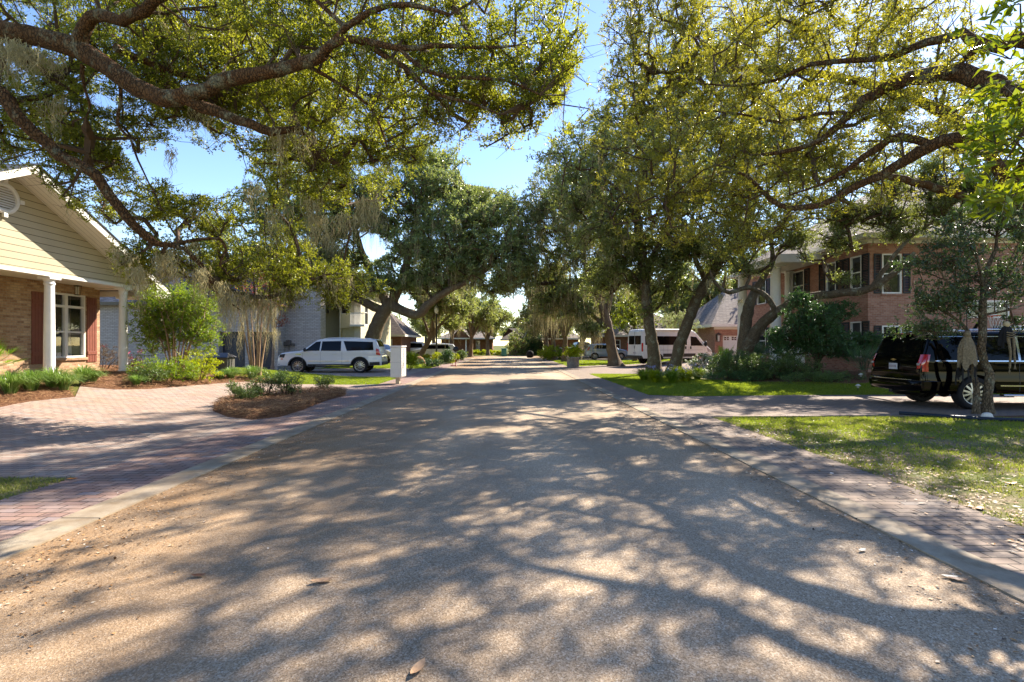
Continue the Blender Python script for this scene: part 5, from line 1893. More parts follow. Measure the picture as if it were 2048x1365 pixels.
# long white full-size vehicle on the second drive -------------------------------------------
def long_white():
    L, Wd = 5.72, 2.06
    loc = ((668 - 1013) * .0288, 28.9, .02)
    prof = [(-2.86, .62), (-2.85, .95), (-2.80, 1.18), (-2.70, 1.45), (-2.56, 1.78), (-2.48, 1.86), (-2.2, 1.90), (-1.2, 1.935), (0, 1.93), (.55, 1.89), (.72, 1.84), (1.45, 1.30), (1.62, 1.235), (2.2, 1.19), (2.62, 1.12), (2.78, 1.02), (2.84, .80), (2.86, .50)]
    c = Car('white_suv', 'long white full-size vehicle standing side-on across the second brick drive', 'suv', loc, R(183.5), L, Wd, prof, 1.17, .42, (-1.66, 1.75), .405, 'white_paint', tumble=.17)
    c.wheels(6, .70, .28)
    c.side('side_window', [(.55, 1.24), (1.36, 1.24), (.76, 1.74), (.5, 1.77)], 'car_glass')
    c.side('side_window', [(-.62, 1.24), (.47, 1.24), (.42, 1.77), (-.62, 1.79)], 'car_glass')
    c.side('side_window', [(-2.42, 1.28), (-.95, 1.24), (-.74, 1.79), (-2.36, 1.74)], 'car_glass')
    c.side('lower_trim', [(-1.15, .425), (1.2, .425), (1.2, .50), (-1.15, .50)], 'trim_dark', off=.012)
    for xa in c.axles:
        arch_trim(c, xa, 'trim_dark')
    c.side('lower_trim', [(-2.75, .43), (-2.2, .43), (-2.2, .60), (-2.75, .62)], 'trim_dark', off=.012)
    c.side('taillight', [(-2.80, .98), (-2.56, 1.02), (-2.55, 1.38), (-2.70, 1.34)], 'red_lens', off=.014)
    c.side('headlight', [(2.48, .86), (2.76, .88), (2.72, 1.04), (2.40, 1.08)], 'trim_dark', off=.01)
    c.side('side_marker', [(2.54, .76), (2.66, .76), (2.66, .82), (2.54, .82)], 'amber_lens', off=.012)
    c.over('rear_window', -2.70, -2.52, 'car_glass', .1, .12)
    c.over('windscreen', .78, 1.42, 'car_glass', .1, .05)
    c.box('rear_bumper', -2.92, -2.72, -.92, .92, .42, .62, 'trim_dark', .04)
    c.seam((-.68, .50, 1.48), .52, 1.2, dx=0)
    c.side('chrome_strip', [(-1.1, .66), (1.15, .66), (1.15, .685), (-1.1, .685)], 'chrome', off=.012)
    c.side('fender_badge', [(1.56, 1.02), (1.86, 1.05), (1.82, 1.08), (1.56, 1.07)], 'chrome', off=.014)
    c.handle(-.3 - .1, 1.08, 'white_paint'); c.handle(.62, 1.08, 'white_paint')
    c.mirrors(1.30, 1.24, 'trim_dark')
    c.box('running_board', -1.1, 1.2, -1.04, -.9, .34, .40, 'trim_dark', .02); c.box('running_board', -1.1, 1.2, .9, 1.04, .34, .40, 'trim_dark', .02)
    rail(c, -2.2, .4, .76, .04, 'white_paint2')
    plate(c, -2.875, .82)
    sp = MB(); sp.bbox(-2.62, -2.3, -.74, .74, 1.84, 1.88, .015); sp.build('spoiler', MAT['white_paint'], c.root)


def arch_trim(c, xa, mat, w=.06):
    for sg in (-1, 1):
        mb = MB(); K = 16; o = []; i_ = []
        for k in range(K + 1):
            a = PI * k / K
            for r, arr in ((c.arch - .004, i_), (c.arch + w, o)):
                x, z = xa + r * math.cos(a), c.wr + r * math.sin(a)
                z = max(z, c.sill)
                arr.append((x, sg * (c.hw(x, z) + .012), z))
        n = K + 1
        f = [(k, k + 1, n + k + 1, n + k) for k in range(K)]
        mb.add(i_ + o, f if sg < 0 else [q[::-1] for q in f], True)
        ii = [(x, y - sg * .10, z) for x, y, z in i_]
        mb.add(i_ + ii, f, True)
        oo = [(x, y - sg * .02, z) for x, y, z in o]
        mb.add(o + oo, f, True)
        mb.build('wheel_arch_trim', MAT[mat], c.root)


long_white()


def black_big():
    L, Wd = 5.69, 2.04
    rx, ry = 10.15, 11.95
    aa = R(-5); loc = (rx + 2.85 * math.cos(aa) - 1.02 * math.sin(aa), ry + 2.85 * math.sin(aa) + 1.02 * math.cos(aa) + .25, .02)
    prof = [(-2.85, .60), (-2.845, .95), (-2.82, 1.12), (-2.74, 1.35), (-2.60, 1.72), (-2.55, 1.82), (-2.45, 1.87), (-2.1, 1.895), (-1.1, 1.91), (0, 1.90), (.5, 1.86), (.68, 1.80), (1.35, 1.30), (1.5, 1.24), (2.2, 1.18), (2.62, 1.10), (2.78, 1.0), (2.83, .75), (2.85, .45)]
    c = Car('black_suv', 'glossy black full-size vehicle with its rear to the road on the grey paved drive', 'suv', loc, aa, L, Wd, prof, 1.16, .40, (-1.62, 1.70), .40, 'black_paint', tumble=.17, taper=.07)
    c.wheels(6, .70, .28, 'split', 'alloy')
    c.side('side_window', [(.55, 1.22), (1.28, 1.22), (.72, 1.71), (.5, 1.74)], 'car_glass')
    c.side('side_window', [(-.60, 1.22), (.46, 1.22), (.42, 1.74), (-.60, 1.76)], 'car_glass')
    c.side('side_window', [(-2.52, 1.22), (-.72, 1.22), (-.72, 1.76), (-2.42, 1.74)], 'car_glass')
    c.side('window_moulding', [(-2.55, 1.175), (1.36, 1.175), (1.36, 1.20), (-2.55, 1.20)], 'chrome', off=.012)
    c.side('window_moulding', [(-2.40, 1.775), (.55, 1.775), (.55, 1.79), (-2.40, 1.79)], 'chrome', off=.012)
    c.side('window_moulding', [(-.69, 1.2), (-.64, 1.2), (-.62, 1.775), (-.67, 1.775)], 'chrome', off=.012)
    c.side('lower_trim', [(-1.1, .58), (1.15, .58), (1.15, .60), (-1.1, .60)], 'chrome', off=.012)
    c.seam((-.66, .50, 1.42), .45, 1.15, 'seam')
    c.handle(-.32, 1.03, 'chrome'); c.handle(.62, 1.03, 'chrome')
    c.mirrors(1.22, 1.22, 'black_paint')
    rw = c.over('rear_window', -2.775, -2.60, 'car_glass', .10, .13, off=.01)
    # taillights wrap round the rear corner
    for sg in (-1, 1):
        mb = MB()
        K = 8
        prof2 = []
        for k in range(K + 1):
            t = k / K
            z = .92 + .42 * t
            xr = -2.85 + (0.03 if z < 1.12 else .03 + (z - 1.12) * .36)
            h = c.hw(xr, z)
            prof2.append([(xr + .14 - .03 * t, sg * (c.hw(xr + .14, z) + .012), z), (xr + .08, sg * (c.hw(xr + .08, z) + .018), z), (xr + .03, sg * (c.hw(xr + .03, z) + .016), z), (xr - .015, sg * (h - .03), z), (xr - .022, sg * (h - .13 + .02 * t), z)])
        vs = [p for r in prof2 for p in r]
        fs = [(i * 5 + j, i * 5 + j + 1, i * 5 + j + 6, i * 5 + j + 5) for i in range(K) for j in range(4)]
        mb.add(vs, fs, True); mb.add(prof2[0], [(0, 1, 2, 3, 4)]); mb.add(prof2[-1], [(4, 3, 2, 1, 0)])
        tl = mb.build('taillight', MAT['red_lens'], c.root)
        r = MB(); y0, y1 = sorted((sg * (c.hw(-2.8, 1.1) - .12), sg * (c.hw(-2.8, 1.1) - .03)))
        r.bbox(-2.862, -2.84, y0, y1, 1.07, 1.13, .006); r.build('reverse_lamp', MAT['lens'], tl)
    # bumper: bowed across the width
    bm = MB(); K = 20
    sec = [(-.02, .40), (-.11, .42), (-.15, .52), (-.15, .64), (-.12, .70), (.05, .71)]
    rows = []
    for k in range(K + 1):
        f = -1 + 2 * k / K
        y = f * 1.0
        b = .12 * (1 - f ** 4) - .03
        if abs(f) > .86: b -= (abs(f) - .86) * .9
        rows.append([(-2.80 + dx * 1.0 - b * .55, y, z + (0.06 * abs(f) ** 3 if z < .5 else 0)) for dx, z in sec])
    vs = [p for r in rows for p in r]; n = len(sec)
    bm.add(vs, [(i * n + j, i * n + j + 1, (i + 1) * n + j + 1, (i + 1) * n + j) for i in range(K) for j in range(n - 1)], True)
    for sg in (0, K): bm.add(rows[sg], [tuple(range(n))])
    for sg in (-1, 1):
        y0, y1 = sorted((sg * .90, sg * 1.015)); bm.bbox(-2.84, -2.05, y0, y1, .44, .70, .02)
    bo = bm.build('rear_bumper', MAT['black_paint'], c.root)
    ch = MB(); pts = [(-2.80 - .13 - (.12 * (1 - (y / 1.0) ** 4) - .03) * .55 + .0, y, .705) for y in np.linspace(-.80, .80, 15)]
    ch.tube(pts, .014, 6); ch.build('chrome_strip', MAT['chrome'], bo)
    plate(c, -2.868, 1.02)
    g = MB()
    g.bbox(-2.868, -2.85, -.10, .10, 1.185, 1.205, .004); g.bbox(-2.869, -2.85, -.035, .035, 1.17, 1.22, .004)
    g.build('badge', MAT['gold'], c.root)
    hb = MB(); hb.bbox(-2.66, -2.35, -.78, .78, 1.855, 1.895, .015); hb.build('spoiler', MAT['black_paint'], c.root)
    sl = MB(); sl.bbox(-2.672, -2.655, -.28, .28, 1.865, 1.885, .004); sl.build('brake_lamp', MAT['red_lens'], c.root)
    rail(c, -2.2, .4, .74, .05, 'chrome')
    h = MB(); h.bbox(-2.95, -2.7, -.05, .05, .34, .44, .01); h.build('tow_hitch', MAT['trim_dark'], c.root)
    ax = MB(); ax.tube([(-1.62, -.8, .36), (-1.62, .8, .36)], .06, 8); ax.sphere((-1.62, 0, .36), .15, 12, 8); ax.tube([(-2.5, .5, .32), (-1.9, .5, .30)], .09, 8)
    ax.build('rear_axle', MAT['trim_dark'], c.root)
    c.box('running_board', -1.05, 1.15, -1.06, -.92, .34, .38, 'chrome', .015); c.box('running_board', -1.05, 1.15, .92, 1.06, .34, .38, 'chrome', .015)


black_big()


def small_suvs():
    # white vehicle behind the mailbox
    L, Wd = 5.35, 2.05
    prof = [(-2.67, .62), (-2.65, 1.0), (-2.60, 1.2), (-2.42, 1.78), (-2.3, 1.88), (-1.2, 1.92), (-.1, 1.92), (.4, 1.86), (1.25, 1.28), (2.0, 1.18), (2.5, 1.08), (2.63, .9), (2.67, .5)]
    d = 58.0
    c = Car('white_suv', 'white vehicle with dark side glass partly hidden behind the mailbox', 'suv', ((806 - 1013) * .058, d, .02), R(186), L, Wd, prof, 1.16, .42, (-1.5, 1.5), .40, 'white_paint2')
    c.wheels(6, .68, .28)
    c.side('side_window', [(-.45, 1.22), (1.15, 1.22), (.55, 1.74), (-.40, 1.78)], 'car_glass')
    c.side('side_window', [(-2.35, 1.26), (-.90, 1.22), (-.70, 1.78), (-2.2, 1.74)], 'car_glass')
    c.side('taillight', [(-2.62, 1.08), (-2.2, 1.12), (-2.22, 1.22), (-2.58, 1.24)], 'red_lens', off=.012)
    c.over('rear_window', -2.56, -2.43, 'car_glass'); c.over('windscreen', .45, 1.2, 'car_glass', .1, .05)
    c.mirrors(1.1, 1.22, 'white_paint2'); c.box('rear_bumper', -2.72, -2.6, -.9, .9, .42, .62, 'trim_dark', .03)
    for xa in c.axles: arch_trim(c, xa, 'trim_dark')
    # white crossover
    L, Wd = 4.97, 1.93
    prof = [(-2.48, .60), (-2.47, .9), (-2.42, 1.08), (-2.12, 1.50), (-2.0, 1.62), (-1.2, 1.70), (-.2, 1.73), (.3, 1.69), (1.15, 1.20), (1.9, 1.08), (2.3, .98), (2.44, .8), (2.48, .45)]
    d = 53.5
    c = Car('white_crossover', 'white crossover seen side-on behind the black lamp post and clipped shrubs', 'car', ((869 - 1013) * .0535, d, .02), R(184), L, Wd, prof, 1.07, .36, (-1.42, 1.48), .37, 'white_paint')
    c.wheels(5, .68, .25)
    c.side('side_window', [(-1.75, 1.16), (1.05, 1.12), (.42, 1.56), (-1.45, 1.57)], 'car_glass')
    c.side('taillight', [(-2.40, .98), (-1.95, 1.02), (-1.98, 1.13), (-2.30, 1.14)], 'red_lens', off=.012)
    c.side('headlight', [(2.05, .86), (2.4, .80), (2.34, .92), (2.0, .98)], 'lens', off=.01)
    c.over('rear_window', -2.36, -2.10, 'car_glass'); c.over('windscreen', .36, 1.1, 'car_glass', .1, .05)
    c.mirrors(.98, 1.12, 'white_paint'); rail(c, -1.8, .1, .62, .03, 'chrome')
    for xa in c.axles: arch_trim(c, xa, 'trim_dark')
    c.side('lower_trim', [(-1.0, .37), (1.05, .37), (1.05, .46), (-1.0, .46)], 'trim_dark', off=.012)
    c.seam((-.75, .25, 1.1), .48, 1.1)
    # pale car whose windscreen shows between
    L, Wd = 4.8, 1.9
    prof = [(-2.4, .6), (-2.38, 1.0), (-2.1, 1.3), (-1.7, 1.6), (-.2, 1.66), (.3, 1.6), (1.15, 1.12), (2.0, .98), (2.35, .8), (2.4, .45)]
    c = Car('white_car', 'pale car with a sloping windscreen just behind the tail of the long white vehicle', 'car', ((757 - 1013) * .044, 44.5, .02), R(-25), L, Wd, prof, 1.03, .36, (-1.4, 1.4), .35, 'white_paint')
    c.wheels(5, .66, .24)
    c.side('side_window', [(-1.6, 1.1), (1.0, 1.08), (.4, 1.5), (-1.3, 1.5)], 'car_glass'); c.over('windscreen', .36, 1.1, 'car_glass', .1, .05); c.mirrors(.95, 1.1, 'white_paint')
    c.over('rear_window', -2.2, -1.75, 'car_glass')
    # silver-blue wagon at right
    L, Wd = 4.64, 1.89
    prof = [(-2.32, .58), (-2.31, .9), (-2.24, 1.08), (-1.98, 1.42), (-1.8, 1.60), (-.9, 1.68), (-.1, 1.69), (.35, 1.62), (1.12, 1.16), (1.8, 1.04), (2.15, .92), (2.3, .75), (2.32, .42)]
    d = 54
    c = Car('blue_grey_car', 'blue grey car side-on with its nose hidden by an oak trunk', 'car', ((1206 - 1013) * .054 + .35, d, .02), R(-2), L, Wd, prof, 1.06, .34, (-1.35, 1.42), .36, 'blue_paint')
    c.wheels(5, .68, .24)
    c.side('side_window', [(-1.55, 1.18), (1.02, 1.12), (.42, 1.54), (-1.2, 1.56)], 'car_glass'); c.side('taillight', [(-2.22, .98), (-1.98, .98), (-1.85, 1.35), (-1.98, 1.38)], 'red_lens', off=.012)
    c.over('rear_window', -2.2, -1.94, 'car_glass'); c.over('windscreen', .42, 1.08, 'car_glass', .1, .05); c.mirrors(.95, 1.12, 'blue_paint')
    c.seam((-.75, .2, 1.02), .42, 1.1)
    # dark pickup beyond it
    L, Wd = 5.6, 1.98
    prof = [(-2.8, .6), (-2.79, 1.2), (-1.2, 1.24), (-1.15, 1.3), (-.95, 1.86), (.2, 1.9), (.5, 1.84), (1.15, 1.3), (2.4, 1.18), (2.7, 1.0), (2.8, .5)]
    c = Car('dark_pickup', 'dark vehicle mostly hidden behind the tail of the blue grey car', 'pickup', ((1166 - 1013) * .061, 61, .02), R(10), L, Wd, prof, 1.2, .45, (-1.7, 1.75), .40, 'dark_paint')
    c.wheels(6, .62, .27)
    c.side('side_window', [(-.85, 1.3), (1.0, 1.3), (.45, 1.78), (-.75, 1.78)], 'car_glass'); c.over('windscreen', .55, 1.1, 'car_glass', .1, .05); c.side('taillight', [(-2.76, .95), (-2.6, .95), (-2.6, 1.18), (-2.76, 1.18)], 'red_lens', off=.012)


small_suvs()


def van():
    L, Wd = 6.0, 2.05
    H = 2.55
    prof = [(-3.0, .55), (-2.995, 1.2), (-2.97, 2.2), (-2.93, 2.46), (-2.8, 2.53), (-1.5, 2.55), (.9, 2.55), (1.25, 2.50), (1.55, 2.34), (2.35, 1.52), (2.5, 1.38), (2.85, 1.12), (2.96, .9), (3.0, .42)]
    loc = (12.15, 37.2, .30)
    loc = (12.2, 37.3, th(12.2, 37.3) * .6 + .02)
    c = Car('white_van', 'tall white camper van with dark band windows and roof awning behind twin trunks', 'van', loc, R(17), L, Wd, prof, 1.35, .46, (-1.75, 1.95), .37, 'van_paint', tumble=.07, taper=.05, corner=.12, plan=.5, roofc=.04)
    c.wheels(6, .60, .24, 'solid')
    c.side('side_window', [(-2.75, 1.42), (.72, 1.42), (.72, 2.05), (-2.75, 2.05)], 'van_glass', nu=14)
    c.side('side_window', [(1.05, 1.36), (2.10, 1.36), (1.55, 2.0), (1.05, 2.05)], 'van_glass')
    c.side('lower_trim', [(-1.3, .56), (1.45, .56), (1.45, .80), (-1.3, .80)], 'trim_dark', off=.014)
    c.seam((.88, 2.28), .6, 1.35); c.seam((-1.25,), .85, 1.4); c.seam((-.9,), .6, 1.4)
    mb = MB()
    for sg in (-1, 1):
        for k in range(20):
            x0, x1 = -2.9 + k * .25, -2.9 + (k + 1) * .25
            mb.quad((x0, sg * (c.hw(x0, 1.05) + .003), 1.04), (x1, sg * (c.hw(x1, 1.05) + .003), 1.04), (x1, sg * (c.hw(x1, 1.05) + .003), 1.06), (x0, sg * (c.hw(x0, 1.05) + .003), 1.06))
    mb.build('body_crease', MAT['seam_light'], c.root)
    for x in (.55, .98): 
        for sg in (-1, 1):
            q = MB(); y = c.hw(x, 1.22); a, b = sorted((sg * (y - .01), sg * (y + .03))); q.bbox(x, x + .13, a, b, 1.12, 1.32, .02); q.build('door_handle', MAT['trim_dark'], c.root)
    aw = MB(); aw.tube([(-2.6, -.98, 2.50), (1.1, -.98, 2.50)], .075, 10); aw.build('awning', MAT['frame'], c.root)
    # rear doors
    xr = -3.0
    for sg in (-1, 1):
        y0, y1 = sorted((sg * .06, sg * .80))
        c.box('rear_window', xr - .006, xr + .05, y0, y1, 1.45, 2.08, 'van_glass', .004)
        y0, y1 = sorted((sg * .93, sg * 1.0))
        t1 = MB(); t1.bbox(xr - .02, xr + .10, y0, y1, 1.32, 1.56, .01); t1.bbox(xr - .02, xr + .09, y0 + .005, y1 - .005, .95, 1.319, .01); t1.build('taillight', MAT['red_lens'], c.root)
    c.box('door_handle', xr - .03, xr, -.03, .03, 1.15, 1.35, 'trim_dark', .01)
    c.box('rear_bumper', xr - .14, xr + .12, -.98, .98, .42, .66, 'trim_dark', .04)
    c.box('door_gap', xr - .004, xr + .01, -.006, .006, .68, 2.4, 'seam', .001)
    plate(c, xr - .02, .85)
    c.over('windscreen', 1.6, 2.34, 'car_glass', .1, .06)
    c.mirrors(2.2, 1.45, 'trim_dark', .3, .42)
    c.side('headlight', [(2.55, .92), (2.9, .9), (2.8, 1.08), (2.45, 1.22)], 'lens', off=.012)
    for xa in c.axles: arch_trim(c, xa, 'trim_dark', .05)
    c.box('front_bumper', 2.78, 3.06, -.92, .92, .38, .68, 'trim_dark', .05)


van()
# ------------------------------------------------------------------ street furniture and small things
def mailbox():
    g = G(796, 769)
    root = empty('mailbox', (g.x, g.y, th(g.x, g.y)), 'tall off-white cluster mailbox on a short post by the road', 'mailbox', None, R(-4), local=True)
    z0, z1 = .30, 1.50
    mb = MB(); mb.bbox(-.20, .22, -.38, .38, z0, z1, .012); mb.bbox(-.22, .25, -.40, .40, z1 + .003, z1 + .06, .012)
    mb.build('cabinet', MAT['mailbox'], root)
    p = MB(); p.bbox(-.075, .075, -.085, .085, -.1, z0 - .003, .01); p.bbox(-.14, .14, -.14, .14, -.02, .02, .005); p.build('post', MAT['mailpost'], root)
    k = 0
    for i in range(2):
        for j in range(8):
            h = (z1 - z0 - .06) / 8
            d = MB(); y0 = -.36 + i * .365; zz = z0 + .03 + j * h
            d.bbox(.222, .236, y0 + .008, y0 + .352, zz + .006, zz + h - .006, .004)
            d2 = d.build('compartment_door', MAT['mailbox'], root)
            l = MB(); l.bbox(.237, .246, y0 + .30, y0 + .33, zz + h * .45, zz + h * .62, .003); l.build('lock', MAT['bronze'], d2)
    # thin seam on the blank face
    s = MB(); s.box(-.19, .21, -.3815, -.3805, (z0 + z1) / 2 - .003, (z0 + z1) / 2 + .003); s.build('panel_seam', MAT['seam_light'], root)


mailbox()


def lamp_post():
    d = 47.0; x = (873 - 1013) * d / 1000
    root = empty('street_lamp', (x, d, 0), 'black street lamp with a pale lantern head among the clipped shrubs', 'street lamp')
    m = MB(); m.lathe([(.17, 0), (.17, .25), (.12, .45), (.085, .6), (.07, 4.4), (.10, 4.45), (.10, 4.5), (.05, 4.55)], (x, d, 0), seg=14); m.build('pole', MAT['black_metal'], root)
    h = MB(); h.lathe([(.10, 4.55), (.19, 4.75), (.21, 4.95), (.15, 5.05)], (x, d, 0), seg=10); h.build('lamp_shade', MAT['lamp_glass'], root)
    c = MB(); c.lathe([(.24, 5.05), (.12, 5.16), (.03, 5.3), (0, 5.34)], (x, d, 0), seg=10); c.build('cap', MAT['lamp_glass'], root)


lamp_post()


def sign_stand():
    d = 36.5; x = (911 - 1013) * d / 1000
    root = empty('sign_stand', (x, d, 0), 'thin dark pole with a round dark plate and braced red foot at the road edge', 'sign')
    m = MB(); m.tube([(x, d, 0), (x, d, 1.15)], .02, 6); m.tube([(x - .28, d, .05), (x - .02, d, .72)], .015, 6); m.build('pole', MAT['black_metal'], root)
    f = MB(); f.bbox(x - .36, x + .08, d - .12, d + .12, .01, .10, .02); f.tube([(x, d, .1), (x, d, .55)], .026, 6); f.build('foot', MAT['red_paint'], root)
    p = MB(); p.lathe([(0, -.02), (.20, -.015), (.20, .015), (0, .02)], (x + .03, d - .04, 1.28), 'y', 20); p.build('plate', MAT['black_metal'], root)


sign_stand()


def hoop():
    Y = 17.8
    def X(px): return (px - 1013) / 1000 * Y
    def Z(py): return EYE + (690 - py) / 1000 * Y
    xc = X(1976)
    root = empty('basketball_hoop', (xc + .3, Y + .9, th(xc, Y)), 'basketball hoop with smoked backboard beyond the black vehicle', 'basketball hoop')
    z0, z1 = Z(634), Z(604)
    x0, x1 = X(1938), X(2015)
    b = MB(); b.box(x0, x1, Y - .01, Y + .01, z0, z1); bo = b.build('backboard', MAT['backboard'], root)
    f = MB()
    f.bbox(x0 - .02, x1 + .02, Y - .03, Y + .03, z1, z1 + .04, .005); f.bbox(x0 - .02, x1 + .02, Y - .03, Y + .03, z0 - .04, z0, .005)
    f.bbox(x0 - .04, x0, Y - .028, Y + .028, z0, z1, .005); f.bbox(x1, x1 + .04, Y - .028, Y + .028, z0, z1, .005)
    a, c = xc - .28, xc + .28
    for q in ((a, c, z0 + .05, z0 + .08), (a, c, z0 + .35, z0 + .38)): f.box(q[0], q[1], Y - .02, Y - .012, q[2], q[3])
    f.box(a, a + .03, Y - .019, Y - .011, z0 + .08, z0 + .35); f.box(c - .03, c, Y - .019, Y - .011, z0 + .08, z0 + .35)
    f.build('board_frame', MAT['frame'], bo)
    r = MB(); pts = [(xc + .23 * math.cos(t), Y - .30 + .23 * math.sin(t), z0 + .02) for t in np.linspace(0, 2 * PI, 25)]
    r.tube(pts, .012, 6, cap=False); r.box(xc - .1, xc + .1, Y - .08, Y - .03, z0 - .03, z0 + .03); r.build('rim', MAT['orange_metal'], root)
    n = MB()
    for k in range(12):
        t = 2 * PI * k / 12
        n.tube([(xc + .22 * math.cos(t), Y - .30 + .22 * math.sin(t), z0 + .01), (xc + .13 * math.cos(t + .5), Y - .30 + .13 * math.sin(t + .5), z0 - .4)], .005, 3)
        n.tube([(xc + .22 * math.cos(t), Y - .30 + .22 * math.sin(t), z0 + .01), (xc + .13 * math.cos(t - .5), Y - .30 + .13 * math.sin(t - .5), z0 - .4)], .005, 3)
    n.build('net', MAT['frame'], root)
    p = MB(); p.tube([(xc + .3, Y + .9, 0), (xc + .3, Y + .9, z0 - .5), (xc, Y + .05, z0 + .25)], .055, 8); p.tube([(xc + .3, Y + .9, z0 - .9), (xc, Y + .05, z0 - .02)], .03, 6)
    p.build('pole', MAT['black_metal'], root)


hoop()


def shroud(name, label, c, H, R0, mat, seed, skull=False, strips=14, cone=1.0):
    rnd = random.Random(seed)
    c = Vector(c)
    root = empty(name, c, label, 'halloween figure')
    mb = MB(); K = 26; N = 9
    rows = []
    for j in range(N + 1):
        t = j / N
        rr = R0 * (.35 + .65 * min(1, (t * 2.6)) ** .8) * (1 + .12 * t * cone)
        row = []
        for k in range(K):
            a = 2 * PI * k / K
            fold = 1 + .16 * math.sin(a * 6 + seed) * t + .06 * math.sin(a * 11 + t * 5)
            z = -H * t * (1 + (.12 * math.sin(a * 5 + seed * 2) if j == N else 0))
            row.append(c + Vector((rr * fold * math.cos(a), rr * .55 * fold * math.sin(a), z)))
        rows.append(row)
    for j in range(N):
        for k in range(K):
            mb.quad(rows[j][k], rows[j][(k + 1) % K], rows[j + 1][(k + 1) % K], rows[j + 1][k], True)
    mb.build('cloth', MAT[mat], root)
    for i in range(strips):
        st = MB()
        k = rnd.randrange(K); p = rows[N][k]
        l = H * rnd.uniform(.15, .6); w = rnd.uniform(.008, .03)
        x2 = rnd.uniform(-.03, .03)
        pts = [p + Vector((x2 * t + .01 * math.sin(t * 9), 0, -l * t + .02)) for t in (0, .33, .66, 1)]
        for a, b in zip(pts[:-1], pts[1:]): st.quad(a - Vector((w, 0, 0)), a + Vector((w, 0, 0)), b + Vector((w * .7, 0, 0)), b - Vector((w * .7, 0, 0)))
        st.build('rag', MAT['black_cloth'], root)
    hd = MB(); hd.sphere(c + Vector((0, 0, .03)), R0 * .42, 12, 8, (1, .9, 1.2), .05); hd.build('hood', MAT['bone'] if skull else MAT[mat], root)
    rope = MB(); rope.tube([c + Vector((0, 0, .06)), c + Vector((.02, .03, .55))], .008, 5); rope.build('cord', MAT['black_cloth'], root)
    return root


def ghouls():
    d = 11.2
    c = W(1934, 672, d)
    r = shroud('hanging_figure', 'ragged tan burlap halloween figure hanging in the small tree', c, .70, .17, 'burlap', 3)
    c = W(2013, 652, d)
    r = shroud('hanging_figure', 'black gauze halloween figure with bony arms hanging at the photo edge', c, .42, .15, 'black_cloth', 8, True, 8)
    a = MB()
    for sg, l in ((-1, .95), (1, .85)):
        x = c.x + sg * .06
        pts = [(x, c.y - .1, c.z - .28), (x - .02 * sg, c.y - .13, c.z - .6), (x + .01, c.y - .12, c.z - l)]
        a.tube(pts, [.03, .022, .02], 6)
        for k in range(4): a.tube([pts[-1], (pts[-1][0] + (k - 1.5) * .016, pts[-1][1], pts[-1][2] - .12)], .006, 4)
    for zz in (0, .05, .1): a.tube([(c.x - .1, c.y - .105, c.z - .15 - zz), (c.x, c.y - .13, c.z - .17 - zz), (c.x + .1, c.y - .105, c.z - .12 - zz)], .012, 5)
    a.build('bony_arms', MAT['burlap'], r)


ghouls()


